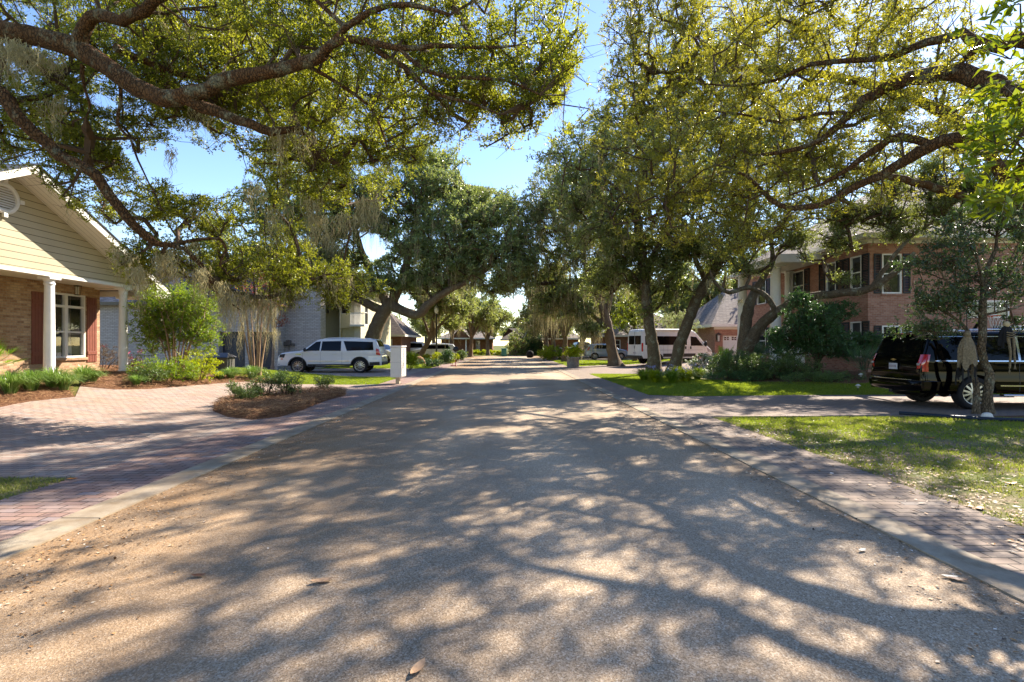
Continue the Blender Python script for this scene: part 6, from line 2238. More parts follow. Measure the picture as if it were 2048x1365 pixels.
def small_things():
    # edging hose around the small tree's bed
    pts = [G(1798, 831), G(1840, 834), G(1900, 839), G(1960, 843), G(2048, 846), G(2180, 848)]
    p, r = smooth_line([(q.x, q.y, q.z + .05) for q in pts], (.04, .05), wob=.004)
    mb = MB(); mb.tube(p, .045, 8); tag(mb.build('garden_edging', MAT['edging']), 'blue-black tubing laid on the turf round the small tree', 'edging')
    q = G(1974, 840); mb = MB(); mb.sphere((q.x, q.y, q.z + .07), .10, 14, 10, (1.1, .9, .85), .05); mb.sphere((q.x + .11, q.y - .01, q.z + .03), .045, 8, 6, (1.4, 1, .7), .1)
    tag(mb.build('pale_rock', MAT['pale_stone']), 'pale rounded rock at the foot of the small two stemmed tree', 'rock')
    q = G(838, 729); mb = MB(); mb.sphere((q.x, q.y, q.z + .30), .42, 14, 10, (1.0, .7, .85), .10)
    mb.sphere((q.x + .28, q.y, q.z + .18), .26, 10, 8, (1, .8, .8), .1)
    tag(mb.build('sandstone_boulder', MAT['rock']), 'brown sandstone boulder beside the clipped shrubs', 'rock')
    # planter past the second drive
    q = G(1146, 735)
    root = empty('stone_planter', q, 'round rough stone planter full of yellow green leaves on the sunny lawn', 'planter')
    mb = MB(); mb.lathe([(.42, 0), (.45, .3), (.43, .62), (.50, .68), (.50, .74), (.40, .74)], q, seg=18); mb.build('pot', MAT['planter'], root)
    T = blob_points([(q + Vector((0, 0, 1.05)), (.6, .5, .5), 90)], np.random.default_rng(3), -.6)
    lv, sg_ = leaves_at(T, np.random.default_rng(4), 3, 8, .2, .12, .06, .4); quads_mesh('foliage', lv, MAT['yellow_shrub'], root)
    # teal bin and dark bag near the street end
    q = G(1008, 713.5)
    root = empty('wheeled_bin', q, 'teal wheeled bin by the brick gable house', 'bin')
    mb = MB(); mb.bbox(q.x - .35, q.x + .35, q.y - .35, q.y + .35, .06, 1.0, .05); mb.build('body', MAT['teal_plastic'], root)
    l = MB(); l.bbox(q.x - .4, q.x + .4, q.y - .42, q.y + .38, 1.003, 1.10, .03); l.build('lid', MAT['teal_plastic'], root)
    w = MB(); w.tube([(q.x - .36, q.y + .3, .1), (q.x + .36, q.y + .3, .1)], .1, 10); w.build('wheel', MAT['tyre'], root)
    q = G(1060, 716); mb = MB(); mb.sphere((q.x, q.y, q.z + .4), .45, 12, 9, (1, .9, 1.1), .12)
    tag(mb.build('refuse_bag', MAT['black_cloth']), 'dark refuse bag left at the kerb near the street end', 'bag')
    # storage box by the dark garage door
    q = G(441, 745)
    root = empty('storage_bin', q, 'small grey slatted bin with sloping lid by the dark garage door', 'bin')
    mb = MB(); z = q.z
    mb.bbox(q.x - .42, q.x + .42, q.y - .3, q.y + .3, z, z + .60, .02)
    for k in range(5): mb.bbox(q.x - .43, q.x + .43, q.y - .315, q.y - .301, z + .04 + k * .11, z + .13 + k * .11, .004)
    mb.build('body', MAT['grey_plastic'], root)
    l = MB(); l.add([(q.x - .48, q.y - .36, z + .6), (q.x + .48, q.y - .36, z + .6), (q.x + .48, q.y + .36, z + .6), (q.x - .48, q.y + .36, z + .6), (q.x - .3, q.y, z + .78), (q.x + .3, q.y, z + .78)], [(0, 1, 5, 4), (1, 2, 5), (2, 3, 4, 5), (3, 0, 4), (3, 2, 1, 0)])
    l.build('lid', MAT['black_metal'], root)
    # green round yard marker
    q = W(159, 748, 15.4)
    root = empty('yard_marker', (q.x, q.y, th(q.x, q.y)), 'round green disc on a short stake among the strap-leaved clumps', 'yard marker')
    mb = MB(); mb.lathe([(0, -.01), (.10, -.012), (.12, 0), (.10, .012), (0, .01)], q, 'y', 20); mb.build('disc', MAT['green_plastic'], root)
    mb = MB(); mb.tube([(q.x, q.y + .02, th(q.x, q.y)), (q.x, q.y + .02, q.z - .1)], .008, 5); mb.build('stake', MAT['black_metal'], root)
    # path lights
    for lab, px, py in (('small path light at the dark end of the shrub bed', 1582, 752), ('small path light in front of the palmetto', 1722, 762), ('small path light near the grey drive edge', 1716, 785)):
        q = G(px, py)
        root = empty('path_light', q, lab, 'path light', 'path lights along the right-hand bed')
        mb = MB(); mb.tube([q, q + Vector((0, 0, .22))], .01, 6); mb.build('stake', MAT['black_metal'], root)
        mb = MB(); mb.lathe([(.03, .14), (.035, .2), (.09, .21), (.03, .26), (0, .27)], q, seg=12); mb.build('lamp_shade', MAT['lamp_glass'], root)


small_things()
# ------------------------------------------------------------------ trees
def P(*pts): return [W(*p) for p in pts]
def B(px, py, d, rx, ry, rz, n): return (W(px, py, d), (rx, ry, rz), n)


def spread(bl, f, g): return [(Vector(c), tuple(q * f for q in r), int(n * g)) for c, r, n in bl]



GAPS = [
    [(1168, -60), (1180, 40), (1165, 130), (1120, 210), (1085, 250), (1060, 300), (1020, 300), (985, 285), (940, 330), (910, 330), (930, 370), (1000, 380), (1030, 350), (1090, 270), (1150, 240), (1200, 60), (1215, -60)],
    [(240, 290), (275, 350), (330, 355), (360, 385), (430, 395), (470, 370), (500, 330), (440, 300), (380, 330), (330, 300), (300, 315)],
    [(150, 185), (190, 215), (240, 215), (215, 190)],
    [(395, 235), (430, 280), (425, 300), (400, 270)],
]


def keep_left(Q):
    x, y = proj(Q)
    front = Q[:, 1] > 0.5
    k = np.ones(len(Q), bool)
    for g in GAPS: k &= ~(inside_poly(x, y, g) & front)
    # leave the gable and its wall clear
    k &= ~(inside_poly(x, y, [(-200, 340), (60, 345), (200, 470), (235, 560), (330, 600), (330, 760), (-200, 900)]) & front)
    k &= ~((x > 1180) & front & (y < 400))
    # nothing low over the road
    k &= ~((x > 700) & (x < 1180) & (y > 330) & front & (Q[:, 1] < 12))
    k &= ~((Q[:, 1] > 0.5) & (y > 640))
    return k


def foreground_left_oak():
    # one big live oak whose trunk stands beside the drive, out of frame
    tb = (-11.2, 6.6, .1)
    j = Vector((-10.6, 7.4, 4.6))
    A0 = W(-120, 55, 8.6)
    limbs = [
        ([tb, (-11.0, 6.9, 2.2), j], (.62, .42)),
        ([j, (-10.4, 8.0, 6.0), A0] + P((60, 72, 8.6), (160, 100, 8.6), (245, 155, 8.5), (330, 198, 8.4), (385, 192, 8.3), (440, 166, 8.2), (520, 150, 8.0), (590, 128, 7.8), (650, 108, 7.6)), (.30, .26, .25, .235, .225, .21, .20, .18, .165, .145, .13, .12)),
        (P((370, 195, 8.3), (440, 228, 8.4), (500, 250, 8.5), (545, 264, 8.6), (600, 258, 8.8), (620, 285, 9.0)), (.15, .13, .11, .10, .06, .04)),
        (P((160, 98, 8.6), (168, 60, 8.5), (200, 26, 8.3), (245, 44, 8.1), (290, 20, 7.9), (350, -30, 7.6)), (.17, .15, .14, .13, .13, .11)),
        (P((640, 110, 7.6), (690, 82, 7.5), (740, 84, 7.4), (800, 98, 7.3), (870, 92, 7.2), (950, 96, 7.1), (1030, 92, 7.0)), (.10, .085, .07, .06, .05, .035, .02)),
        (P((650, 105, 7.6), (690, 55, 7.4), (740, 25, 7.2), (820, 8, 7.0), (900, 30, 6.9)), (.09, .07, .06, .05, .03)),
        (P((720, 82, 7.5), (780, 120, 7.5), (830, 150, 7.4), (860, 185, 7.4), (940, 205, 7.3), (1000, 230, 7.3)), (.075, .06, .05, .04, .03, .015)),
        (P((800, 98, 7.3), (850, 140, 7.3), (920, 155, 7.2), (1010, 160, 7.1), (1080, 190, 7.0)), (.05, .045, .04, .03, .015)),
        (P((690, 55, 7.4), (640, 10, 7.5), (600, -40, 7.5)), (.06, .05, .04)),
        (P((600, 125, 7.8), (680, 170, 8.0), (740, 215, 8.2), (765, 265, 8.4), (775, 300, 8.5)), (.05, .04, .03, .025, .015)),
        (P((230, 95, 8.8), (300, 128, 9.4), (360, 150, 9.8), (430, 160, 10.2), (520, 130, 10.6), (640, 110, 11)), (.10, .09, .08, .07, .06, .04)),
        (P((165, 130, 8.7), (168, 175, 8.8), (180, 210, 8.9), (172, 235, 8.9)), (.05, .035, .03, .015)),
        (P((240, 165, 8.6), (242, 205, 8.7), (235, 250, 8.8), (262, 280, 8.9), (275, 320, 9.0), (310, 390, 9.2)), (.045, .04, .035, .03, .025, .012)),
        # long low limb
        ([j, (-10.2, 7.9, 5.6), W(-90, 110, 8.2)] + P((0, 192, 8.2), (60, 262, 8.4), (120, 308, 8.6), (190, 352, 8.8), (240, 420, 9.0), (290, 470, 9.3), (330, 492, 9.6), (385, 480, 9.9), (440, 478, 10.2)), (.24, .20, .165, .15, .14, .135, .13, .12, .10, .07, .05, .035)),
        (P((330, 488, 9.6), (372, 500, 9.8), (400, 530, 10.0), (430, 565, 10.2), (480, 588, 10.5), (540, 594, 10.8), (600, 572, 11.1), (650, 550, 11.4), (700, 548, 11.7)), (.065, .065, .065, .065, .065, .06, .05, .035, .02)),
        (P((440, 478, 10.2), (452, 500, 10.3), (440, 530, 10.3), (470, 560, 10.4)), (.04, .035, .03, .012)),
        (P((430, 562, 10.2), (455, 600, 10.2), (480, 620, 10.2)), (.035, .025, .012)),
    ]
    blobs = [
        B(60, -40, 8.5, 2.2, 1.8, 1.4, 150), B(260, -50, 8.0, 2.0, 1.8, 1.2, 120), B(430, 60, 8.6, 1.8, 1.6, 1.1, 150), B(560, 40, 8.0, 1.5, 1.5, 1.0, 160),
        B(700, 40, 7.8, 1.5, 1.4, 1.1, 150), B(860, 60, 7.3, 1.3, 1.3, 1.0, 150), B(1000, 80, 7.1, 1.2, 1.2, 1.0, 150), B(1090, 150, 7.0, .8, 1.0, .9, 120),
        B(980, 200, 7.2, 1.1, 1.0, .6, 110), B(830, 190, 7.4, 1.1, 1.0, .7, 100), B(560, 200, 9.5, 1.5, 1.2, .9, 150), B(690, 210, 8.5, 1.3, 1.2, 1.1, 170),
        B(470, 235, 10, 1.5, 1.2, .9, 130), B(640, 330, 9.5, 1.3, 1.1, 1.1, 170), B(740, 360, 9.8, 1.3, 1.2, .9, 170), B(800, 320, 10, .9, 1.0, .9, 80), B(560, 350, 9.8, .9, 1.0, .6, 50),
        B(90, 160, 9.6, 1.3, 1.2, 1.0, 150), B(300, 90, 9.6, 1.6, 1.3, 1.1, 170), B(450, 110, 10, 1.5, 1.3, 1.0, 150), B(110, 260, 9.4, 1.3, 1.2, .7, 130), B(200, 290, 9.6, 1.0, 1.0, .8, 120), B(50, 320, 9.0, .9, .8, .5, 60), B(330, 200, 10.2, 1.4, 1.0, .9, 150),
        B(200, 400, 9.8, .8, .9, .6, 60), B(340, 420, 9.8, 1.1, 1.0, .6, 110), B(420, 430, 10.4, .8, .9, .4, 60), B(270, 520, 9.6, .7, .7, .45, 90), B(430, 520, 10.6, 1.0, .9, .6, 110),
        B(520, 560, 10.8, .9, .9, .5, 90), B(630, 560, 11.4, 1.0, .9, .5, 110), B(560, 500, 11.2, .9, .9, .5, 60), B(700, 580, 11.8, .7, .8, .4, 60),
    ]
    blobs = [(c + (c - Vector((0, 0, EYE))).normalized() * (.9 if c.z > 3.2 else .3), r, n) for c, r, n in spread(blobs, 1.2, .88)]
    blobs += [B(80, 80, 11, 1.7, 1.6, 1.4, 120), B(240, 20, 11.5, 1.8, 1.6, 1.4, 130), B(400, 40, 12, 1.8, 1.6, 1.4, 120), B(560, 60, 12, 1.8, 1.6, 1.3, 120), B(130, 240, 11.5, 1.6, 1.4, 1.0, 110), B(330, 200, 12, 1.7, 1.5, 1.1, 90), B(480, 200, 12.5, 1.6, 1.4, 1.0, 90), B(620, 230, 12.5, 1.8, 1.4, 1.3, 120), B(720, 330, 13, 1.5, 1.3, 1.2, 90)]
    limbs = [(p_, tuple(q * .7 for q in r_)) for p_, r_ in limbs]
    mo = []
    rnd = random.Random(5)
    for px, py, d, l, k in ((20, 85, 8.3, 1.0, 16), (60, 95, 8.4, .9, 12), (100, 115, 8.5, .6, 8), (250, 500, 9.6, .8, 10), (280, 540, 9.6, 1.1, 12), (320, 520, 9.7, .7, 8), (330, 505, 9.8, 1.2, 8), (400, 540, 10, 1.1, 10), (430, 570, 10.2, 1.2, 10), (470, 590, 10.4, 1.3, 12),
                            (500, 590, 10.6, 1.2, 10), (540, 595, 10.8, 1.4, 10), (575, 582, 11, .9, 7), (570, 262, 8.8, 1.3, 9), (605, 262, 9, 1.1, 6), (510, 380, 9.6, .9, 6), (735, 400, 9.9, 1.3, 10), (620, 400, 9.7, 1.3, 8), (655, 560, 11.4, .9, 8), (690, 555, 11.6, .8, 6),
                            (400, 215, 9.5, .8, 5), (355, 300, 9.3, .7, 4), (640, 430, 9.8, 1.2, 8), (690, 430, 9.8, .9, 6), (115, 200, 9.0, 1.2, 5), (370, 480, 9.9, .5, 6), (350, 545, 9.8, .6, 6), (560, 420, 9.8, 1.2, 8)):
        for _ in range(k):
            mo.append((W(px + rnd.uniform(-22, 22), py + rnd.uniform(-8, 8), d + rnd.uniform(-.4, .4)), l * rnd.uniform(.45, 1.0), px))
    make_tree('live_oak', 'huge mossy live oak whose heavy limbs enter the photo from the gabled house side', limbs, blobs, 'oak_near', 'bark', None, 21, Vector(tb), per=6, m=15, tw=.27, L=.056, Wd=.026, gap=.16, nf=3.2, keep=keep_left, moss=mo, moss_rate=.05, moss_len=(.2, .6), moss_n=9, moss_w=.0075, moss_spread=.05, sides=14, wob=.035, r_tip=.005)


foreground_left_oak()


def keep_right(Q):
    x, y = proj(Q)
    front = Q[:, 1] > 0.5
    k = np.ones(len(Q), bool)
    k &= ~(inside_poly(x, y, GAPS[0]) & front)
    k &= ~((x < 1195) & (y < 230) & front)
    k &= ~((x < 1130) & front & (Q[:, 1] < 14))
    k &= ~(inside_poly(x, y, [(1955, -50), (2100, -50), (2100, 110), (1990, 110), (1950, 40)]) & front)
    k &= ~(inside_poly(x, y, [(1560, 470), (1840, 400), (2100, 400), (2100, 900), (1560, 900)]) & front)
    k &= ~((y > 560) & front)
    return k


def foreground_right_oak():
    tb = (9.3, 6.0, .05)
    j = Vector((9.2, 6.4, 4.0))
    def P(*pts):
        # the limbs run outward from the trunk, away from the camera as they go left
        return [W(x, y, 7.0 + (2110 - x) / 600 * 3.6 * (1 if x > 1510 else 1.0) if x > 1500 else 10.6 + (1500 - x) / 400 * .8) for x, y, _ in pts]
    limbs = [
        ([tb, (9.35, 6.1, 2.2), j], (.48, .36)),
        ([j, (9.0, 6.7, 4.9)] + P((2110, 205, 10), (2040, 196, 10), (1985, 172, 10), (1920, 150, 10), (1850, 150, 10), (1790, 165, 10), (1755, 185, 10), (1700, 225, 10.2), (1640, 282, 10.4), (1560, 305, 10.6), (1500, 310, 10.8)), (.28, .24, .22, .215, .20, .19, .18, .165, .14, .11, .08, .06, .03)),
        ([j, (8.9, 6.7, 4.5)] + P((2110, 235, 9.6), (2040, 240, 9.6), (1950, 262, 9.5), (1880, 285, 9.4), (1810, 325, 9.3), (1760, 350, 9.2), (1700, 380, 9.2), (1640, 412, 9.1), (1580, 416, 9.1), (1540, 398, 9.0), (1510, 365, 9.0), (1475, 345, 9.0), (1440, 345, 9.0)), (.26, .22, .19, .17, .16, .15, .13, .11, .09, .085, .08, .07, .055, .04, .02)),
        (P((1862, 290, 9.4), (1800, 272, 9.4), (1750, 300, 9.5), (1700, 335, 9.6), (1640, 370, 9.8), (1580, 390, 10)), (.10, .10, .09, .07, .04, .02)),
        ([j, (9.0, 6.6, 5.6)] + P((2120, 60, 9.8), (2050, 78, 9.8), (2000, 90, 9.8), (1955, 88, 9.8), (1925, 66, 9.8), (1850, 88, 9.8), (1780, 114, 9.8), (1700, 122, 9.8), (1620, 130, 9.8), (1560, 158, 9.8), (1480, 172, 9.8), (1400, 168, 9.8)), (.22, .18, .16, .15, .14, .12, .11, .10, .085, .07, .06, .05, .035, .02)),
        (P((1960, 92, 9.8), (1930, 118, 9.9), (1905, 150, 10)), (.07, .06, .06)),
        (P((1700, 228, 10.2), (1640, 228, 10.2), (1560, 245, 10.2), (1480, 228, 10.2), (1400, 222, 10.2)), (.06, .05, .045, .035, .02)),
        (P((1475, 345, 9.0), (1430, 330, 9.0), (1380, 360, 9.1), (1330, 410, 9.2)), (.035, .03, .025, .012)),
        # higher limbs that shade the road, above the frame
        ([j, (8.6, 6.4, 6.2), (7.6, 6.6, 7.6), (6.2, 7.2, 8.6), (4.4, 7.6, 9.0)], (.20, .16, .12, .08, .04)),
        ([(8.6, 6.4, 6.2), (8.0, 5.2, 7.2), (7.0, 4.0, 7.8)], (.10, .08, .04)),
        ([(7.6, 6.6, 7.6), (7.4, 8.6, 8.2), (6.4, 10.4, 8.6)], (.09, .07, .04)),
    ]
    blobs = [
        B(1290, 40, 11.0, 1.2, 1.3, 1.2, 170), B(1260, 180, 11.1, 1.0, 1.3, 1.2, 150), B(1400, 60, 10.8, 1.3, 1.3, 1.2, 190), B(1380, 200, 10.8, 1.3, 1.3, 1.1, 190), B(1520, 40, 10.5, 1.4, 1.3, 1.1, 190), B(1500, 190, 10.6, 1.3, 1.3, .9, 180),
        B(1650, 60, 9.8, 1.4, 1.3, 1.0, 170), B(1650, 200, 9.8, 1.4, 1.3, .9, 170), B(1790, 50, 8.9, 1.3, 1.3, .9, 120), B(1800, 230, 8.9, 1.4, 1.3, .8, 150), B(1920, 220, 8.1, 1.0, 1.0, .8, 70),
        B(1300, 320, 11.0, 1.3, 1.3, 1.1, 170), B(1420, 330, 10.8, 1.2, 1.2, .9, 170), B(1540, 330, 10.4, 1.2, 1.2, .8, 150), B(1660, 320, 9.7, 1.1, 1.1, .7, 110), B(1350, 430, 10.9, 1.3, 1.2, .8, 120), B(1470, 440, 10.7, 1.2, 1.2, .7, 120), B(1560, 450, 10.3, .9, 1.0, .5, 60), B(1720, 400, 9.3, 1.0, 1.0, .5, 50),
        ((7.4, 4.6, 8.0), (1.8, 1.8, .9), 45), ((8.4, 6.6, 7.8), (1.6, 1.8, .9), 40), ((6.0, 10.4, 9.0), (2.0, 1.6, 1.0), 30),
    ]
    limbs = [(p_, tuple(q * .7 for q in r_)) for p_, r_ in limbs]
    blobs = [(c + (c - Vector((0, 0, EYE))).normalized() * .6, r, n) for c, r, n in spread(blobs, 1.25, .55) if not (c.y > 8 and c.x / c.y < .43 and (c.z - EYE) / c.y > .44)]
    make_tree('live_oak', 'broad live oak whose limbs reach in over the paved drive and brick strip', limbs, blobs, 'oak_right', 'bark', None, 33, Vector(tb), per=6, m=13, tw=.28, L=.058, Wd=.026, gap=.2, nf=3.2, keep=keep_right, moss_rate=.03, moss_len=(.2, .5), moss_n=8, moss_w=.007, moss_spread=.05, sides=14, wob=.035, r_tip=.005)


foreground_right_oak()


def oak_over_vehicle():
    g = Vector((19.6, 17.6, th(19.6, 17.6)))
    f = g + Vector((-.4, -.2, 4.0))
    limbs = [([g, g + Vector((-.1, 0, 2)), f], (.5, .38)),
             ([f, (17.2, 17.0, 7.0), (14.4, 16.4, 9.2), (11.4, 16.6, 10.4), (8.6, 17.4, 11.2), (5.6, 18.0, 11.4)], (.28, .22, .17, .13, .09, .05)),
             ([f, (17.0, 17.6, 6.4), (14.0, 17.6, 7.4), (11.4, 17.8, 8.0), (9.0, 18, 8.2)], (.22, .17, .12, .08, .04)),
             ([(17.2, 17.0, 7.0), (16.4, 15.0, 9.2), (14.6, 13.6, 10.8)], (.16, .11, .05)),
             ([f, (19, 16, 8), (17.6, 15.4, 11)], (.2, .14, .06))]
    d = 16.5
    blobs = [B(x, y, d + dd, 1.9, 1.7, 1.3, n) for x, y, dd, n in ((1330, 20, 1.5, 110), (1450, 80, 1, 120), (1570, 20, .5, 120), (1690, 80, 0, 120), (1810, 20, 0, 120), (1900, 110, 0, 110), (1760, 170, 0, 120), (1620, 180, 0, 120), (1480, 220, 1, 120), (1350, 190, 1.5, 110), (1880, 230, 0, 90), (1700, 280, .5, 90), (1560, 320, 1, 80), (1990, 220, -1, 70), (1980, 330, -.5, 60))] + [B(x, y, 18.0, 2.3, 1.9, 1.9, n) for x, y, n in ((1260, 30, 170), (1250, 160, 150), (1370, 60, 170), (1370, 200, 160), (1480, 130, 130), (1290, 270, 110))]
    blobs = spread(blobs, 1.0, .72)
    make_tree('live_oak', 'tall live oak out past the black vehicle, its crown seen through the near limbs', limbs, blobs, 'oak_right', 'bark', None, 35, g, per=5, m=11, tw=.34, L=.085, Wd=.042, gap=.12, nf=2.2, keep=keep_right, moss_rate=.02, moss_len=(.3, .7), moss_n=8, moss_w=.01, sides=12, r_tip=.007, step=.4)


oak_over_vehicle()


def broadleaf_tree():
    tb = (6.9, 4.6, .05)
    limbs = [([tb, (7.0, 4.8, 1.6), (6.8, 4.9, 2.9)], (.11, .08)), ([(6.9, 4.85, 2.4), (6.2, 5.0, 3.1), (5.6, 5.15, 3.6)], (.05, .015)), ([(6.8, 4.9, 2.9), (6.2, 5.2, 4.1), (5.7, 5.4, 5.2)], (.05, .015)), ([(6.8, 4.9, 2.9), (6.9, 5.3, 4.2)], (.04, .015))]
    blobs = [B(2035, 330, 5.2, .5, .5, .4, 18), B(2010, 250, 5.3, .4, .5, .3, 16), B(2060, 180, 5.3, .5, .5, .4, 20), B(2010, 400, 5.4, .25, .3, .15, 8), B(2050, 60, 5.4, .45, .5, .3, 12), B(2110, 250, 5.2, .5, .5, .6, 24)]
    def kp(Q):
        x, y = proj(Q)
        return (x > 1925 + 18 * np.sin(y * .05)) & (y < 440)
    make_tree('broadleaf_tree', 'young tree with large yellow green leaves reaching in at the photo edge', limbs, blobs, 'magnolia', 'twig', None, 41, Vector(tb), per=2, m=6, tw=.22, L=.15, Wd=.055, gap=-1, keep=kp, r_tip=.004)


broadleaf_tree()


def small_glossy_tree():
    d = 11.5
    g = G(1968, 829)
    limbs = [
        (P((1975, 829, d), (1972, 790, d), (1978, 745, d), (1962, 700, d), (1966, 640, d), (1968, 560, d + .1), (1990, 500, d + .2), (1998, 430, d + .2)), (.10, .085, .085, .075, .08, .06, .035, .015)),
        (P((1952, 829, d - .05), (1954, 780, d), (1944, 735, d), (1938, 700, d + .1), (1935, 660, d + .1), (1900, 630, d + .1), (1850, 600, d)), (.06, .055, .055, .05, .045, .03, .012)),
        (P((1966, 640, d), (1930, 600, d - .2), (1890, 560, d - .3), (1860, 500, d - .3)), (.045, .035, .025, .01)),
        (P((1968, 600, d), (2010, 560, d + .2), (2050, 500, d + .3)), (.045, .03, .012)),
        (P((1966, 570, d), (1950, 500, d), (1920, 440, d)), (.035, .025, .01)),
        (P((1966, 630, d), (2020, 620, d - .2), (2075, 600, d - .3)), (.035, .025, .01)),
        (P((1935, 665, d), (1870, 665, d - .2), (1820, 680, d - .3)), (.025, .018, .008)),
    ]
    blobs = [B(1860, 600, d, .7, .7, .45, 60), B(1900, 520, d, .7, .7, .5, 70), B(1960, 460, d, .8, .7, .5, 70), B(2030, 470, d, .6, .7, .5, 45), B(1850, 660, d, .6, .6, .25, 45), B(2040, 580, d, .6, .6, .5, 40), B(1930, 600, d + .2, .8, .7, .4, 55), B(1980, 540, d + .3, .8, .7, .5, 60), B(2040, 650, d, .4, .4, .2, 12), B(1990, 410, d, .6, .6, .25, 25), B(1830, 530, d, .4, .5, .2, 16)]
    blobs = spread(blobs, 1.1, 1.3)
    make_tree('small_tree', 'small two stemmed tree with glossy leaves beside the black vehicle', limbs, blobs, 'holly', 'bark_grey', None, 51, g, per=3, m=10, tw=.22, L=.065, Wd=.032, gap=.1, nf=2.6, r_tip=.0032)


small_glossy_tree()


def right_oaks():
    # twin trunks in the island lawn
    d = 27.5
    d = 1600 / (745 - 690) * 1.0
    g = G(1325, 752); d = g.y
    limbs = [
        (P((1308, 752, d), (1305, 690, d), (1295, 620, d), (1288, 540, d), (1275, 440, d), (1250, 330, d + .5), (1270, 200, d + 1), (1320, 130, d + 1)), (.38, .29, .28, .26, .22, .17, .11, .05)),
        (P((1345, 752, d - .4), (1360, 690, d - .4), (1385, 620, d - .4), (1412, 565, d - .4), (1450, 510, d - .4), (1500, 440, d - .2), (1520, 330, d)), (.34, .27, .26, .24, .21, .15, .08)),
        (P((1288, 540, d), (1330, 470, d - 1), (1350, 380, d - 2)), (.18, .14, .06)),
        (P((1285, 500, d), (1220, 440, d), (1180, 330, d)), (.15, .10, .05)),
        (P((1412, 565, d), (1380, 480, d), (1400, 380, d + 1)), (.15, .10, .05)),
        ([W(1275, 440, d), (6.2, 23.6, 8.0), (5.4, 20.6, 8.2), (5.2, 17.6, 8.0)], (.16, .12, .08, .04)),
        ([(6.2, 23.6, 8.0), (4.6, 21.4, 8.4), (3.2, 19.4, 8.4)], (.09, .07, .04)),
        ([(5.4, 20.6, 8.2), (7.0, 18.0, 7.6), (8.4, 15.6, 7.3)], (.08, .06, .03)),
    ]
    blobs = [B(1190, 330, d, 2.3, 2.3, 2.2, 240), B(1270, 420, d, 2.3, 2.3, 1.8, 230), B(1200, 470, d - 1, 1.7, 2, 1.4, 120), B(1290, 240, d, 2.4, 2.4, 1.8, 220), B(1400, 340, d, 2.4, 2.4, 2.0, 210), B(1480, 440, d, 1.8, 2, 1.3, 110), B(1360, 480, d - .8, 1.5, 1.6, 1.1, 110), B(1440, 520, d, 1.2, 1.4, .8, 60), B(1330, 580, d - .4, 1.0, 1.0, .7, 60), B(1250, 540, d, 1.2, 1.2, .8, 60), B(1560, 350, d + 1, 2.0, 2, 1.4, 90), B(1290, 600, d + .2, .6, .6, 1.2, 50), B(1150, 420, d, 1.2, 1.5, 1.6, 70),
             B(1420, 230, d, 2.4, 2.4, 1.8, 120), B(1540, 260, d, 2.2, 2.2, 1.6, 100), B(1340, 120, d, 2.4, 2.4, 1.6, 110), B(1470, 120, d, 2.3, 2.3, 1.6, 90), B(1250, 520, d, 1.6, 1.6, 1.0, 90), B(1330, 540, d - .4, 1.4, 1.5, .8, 80), B(1400, 500, d - 1, 1.6, 1.6, 1.0, 80), B(1310, 490, d + 1, 2.0, 1.8, 1.2, 90), B(1200, 570, d + .5, 1.0, 1.2, .8, 50), ((3.4, 19.5, 8.4), (2.0, 2.2, 1.0), 60), ((5.6, 17.6, 8.2), (1.8, 2.0, .9), 50), ((5.2, 23.5, 9.4), (2.4, 2.4, 1.2), 45), ((7.6, 20.5, 8.2), (1.8, 2.0, .9), 45), ((8.4, 15.5, 7.4), (1.4, 1.6, .7), 50), ((9.4, 24, 8.6), (1.8, 2.0, 1.0), 70)]
    blobs = spread(blobs, 1.2, 1.6)
    make_tree('live_oak', 'twin trunked live oak rising from a bed of blue flowered clumps', limbs, blobs, 'oak_mid', 'bark_grey', 'live oaks along the street', 61, g, per=4, m=11, tw=.42, L=.12, Wd=.055, gap=.15, nf=1.8, moss_rate=.12, moss_len=(.6, 1.6), moss_n=8, moss_w=.012, r_tip=.009, step=.5, tw_r=.005)
    # leaning oak before the brick house
    g = Vector((10.6, 22.4, th(10.6, 22.4)))
    limbs = [
        ([g] + P((1492, 700, 22.2), (1520, 655, 22), (1560, 620, 21.5), (1610, 596, 20.8), (1680, 587, 20), (1740, 578, 19.2), (1790, 545, 18.6), (1830, 505, 18.2)), (.42, .36, .31, .27, .24, .20, .17, .12, .07)),
        ([g + Vector((0.0, .1, .2))] + P((1490, 660, 22.4), (1500, 605, 22.6), (1520, 565, 22.8), (1545, 520, 23), (1540, 470, 23)), (.36, .32, .28, .20, .14, .08)),
        (P((1550, 628, 21.6), (1538, 600, 21.4), (1500, 576, 21.2), (1460, 586, 21), (1430, 565, 21), (1420, 540, 21)), (.16, .14, .12, .11, .08, .04)),
        (P((1490, 580, 21.2), (1500, 545, 21.2), (1480, 505, 21.2), (1460, 470, 21.2)), (.08, .07, .06, .03)),
        (P((1740, 578, 19.2), (1775, 530, 19), (1805, 490, 18.8), (1850, 455, 18.6), (1900, 430, 18.4)), (.11, .10, .08, .05, .03)),
        (P((1790, 478, 19), (1780, 440, 19), (1740, 410, 19)), (.05, .04, .02)),
    ]
    blobs = [B(1470, 480, 21.5, 1.2, 1.2, .8, 70), B(1560, 470, 21.5, 1.3, 1.3, .7, 60), B(1640, 430, 20.5, 1.3, 1.2, .6, 60), B(1740, 420, 19.5, 1.2, 1.2, .6, 75), B(1840, 420, 18.8, 1.1, 1.1, .5, 70), B(1900, 370, 18.8, 1.3, 1.1, .7, 90), B(1620, 510, 20.6, .8, .8, .3, 18), B(1700, 560, 19.8, .6, .6, .2, 14), B(1800, 350, 19.5, 1.4, 1.2, .8, 90), B(1980, 380, 18.8, 1.2, 1.0, .7, 70), B(1950, 270, 19.5, 1.6, 1.2, 1.0, 90), B(1680, 340, 20.5, 1.5, 1.3, .8, 60)]
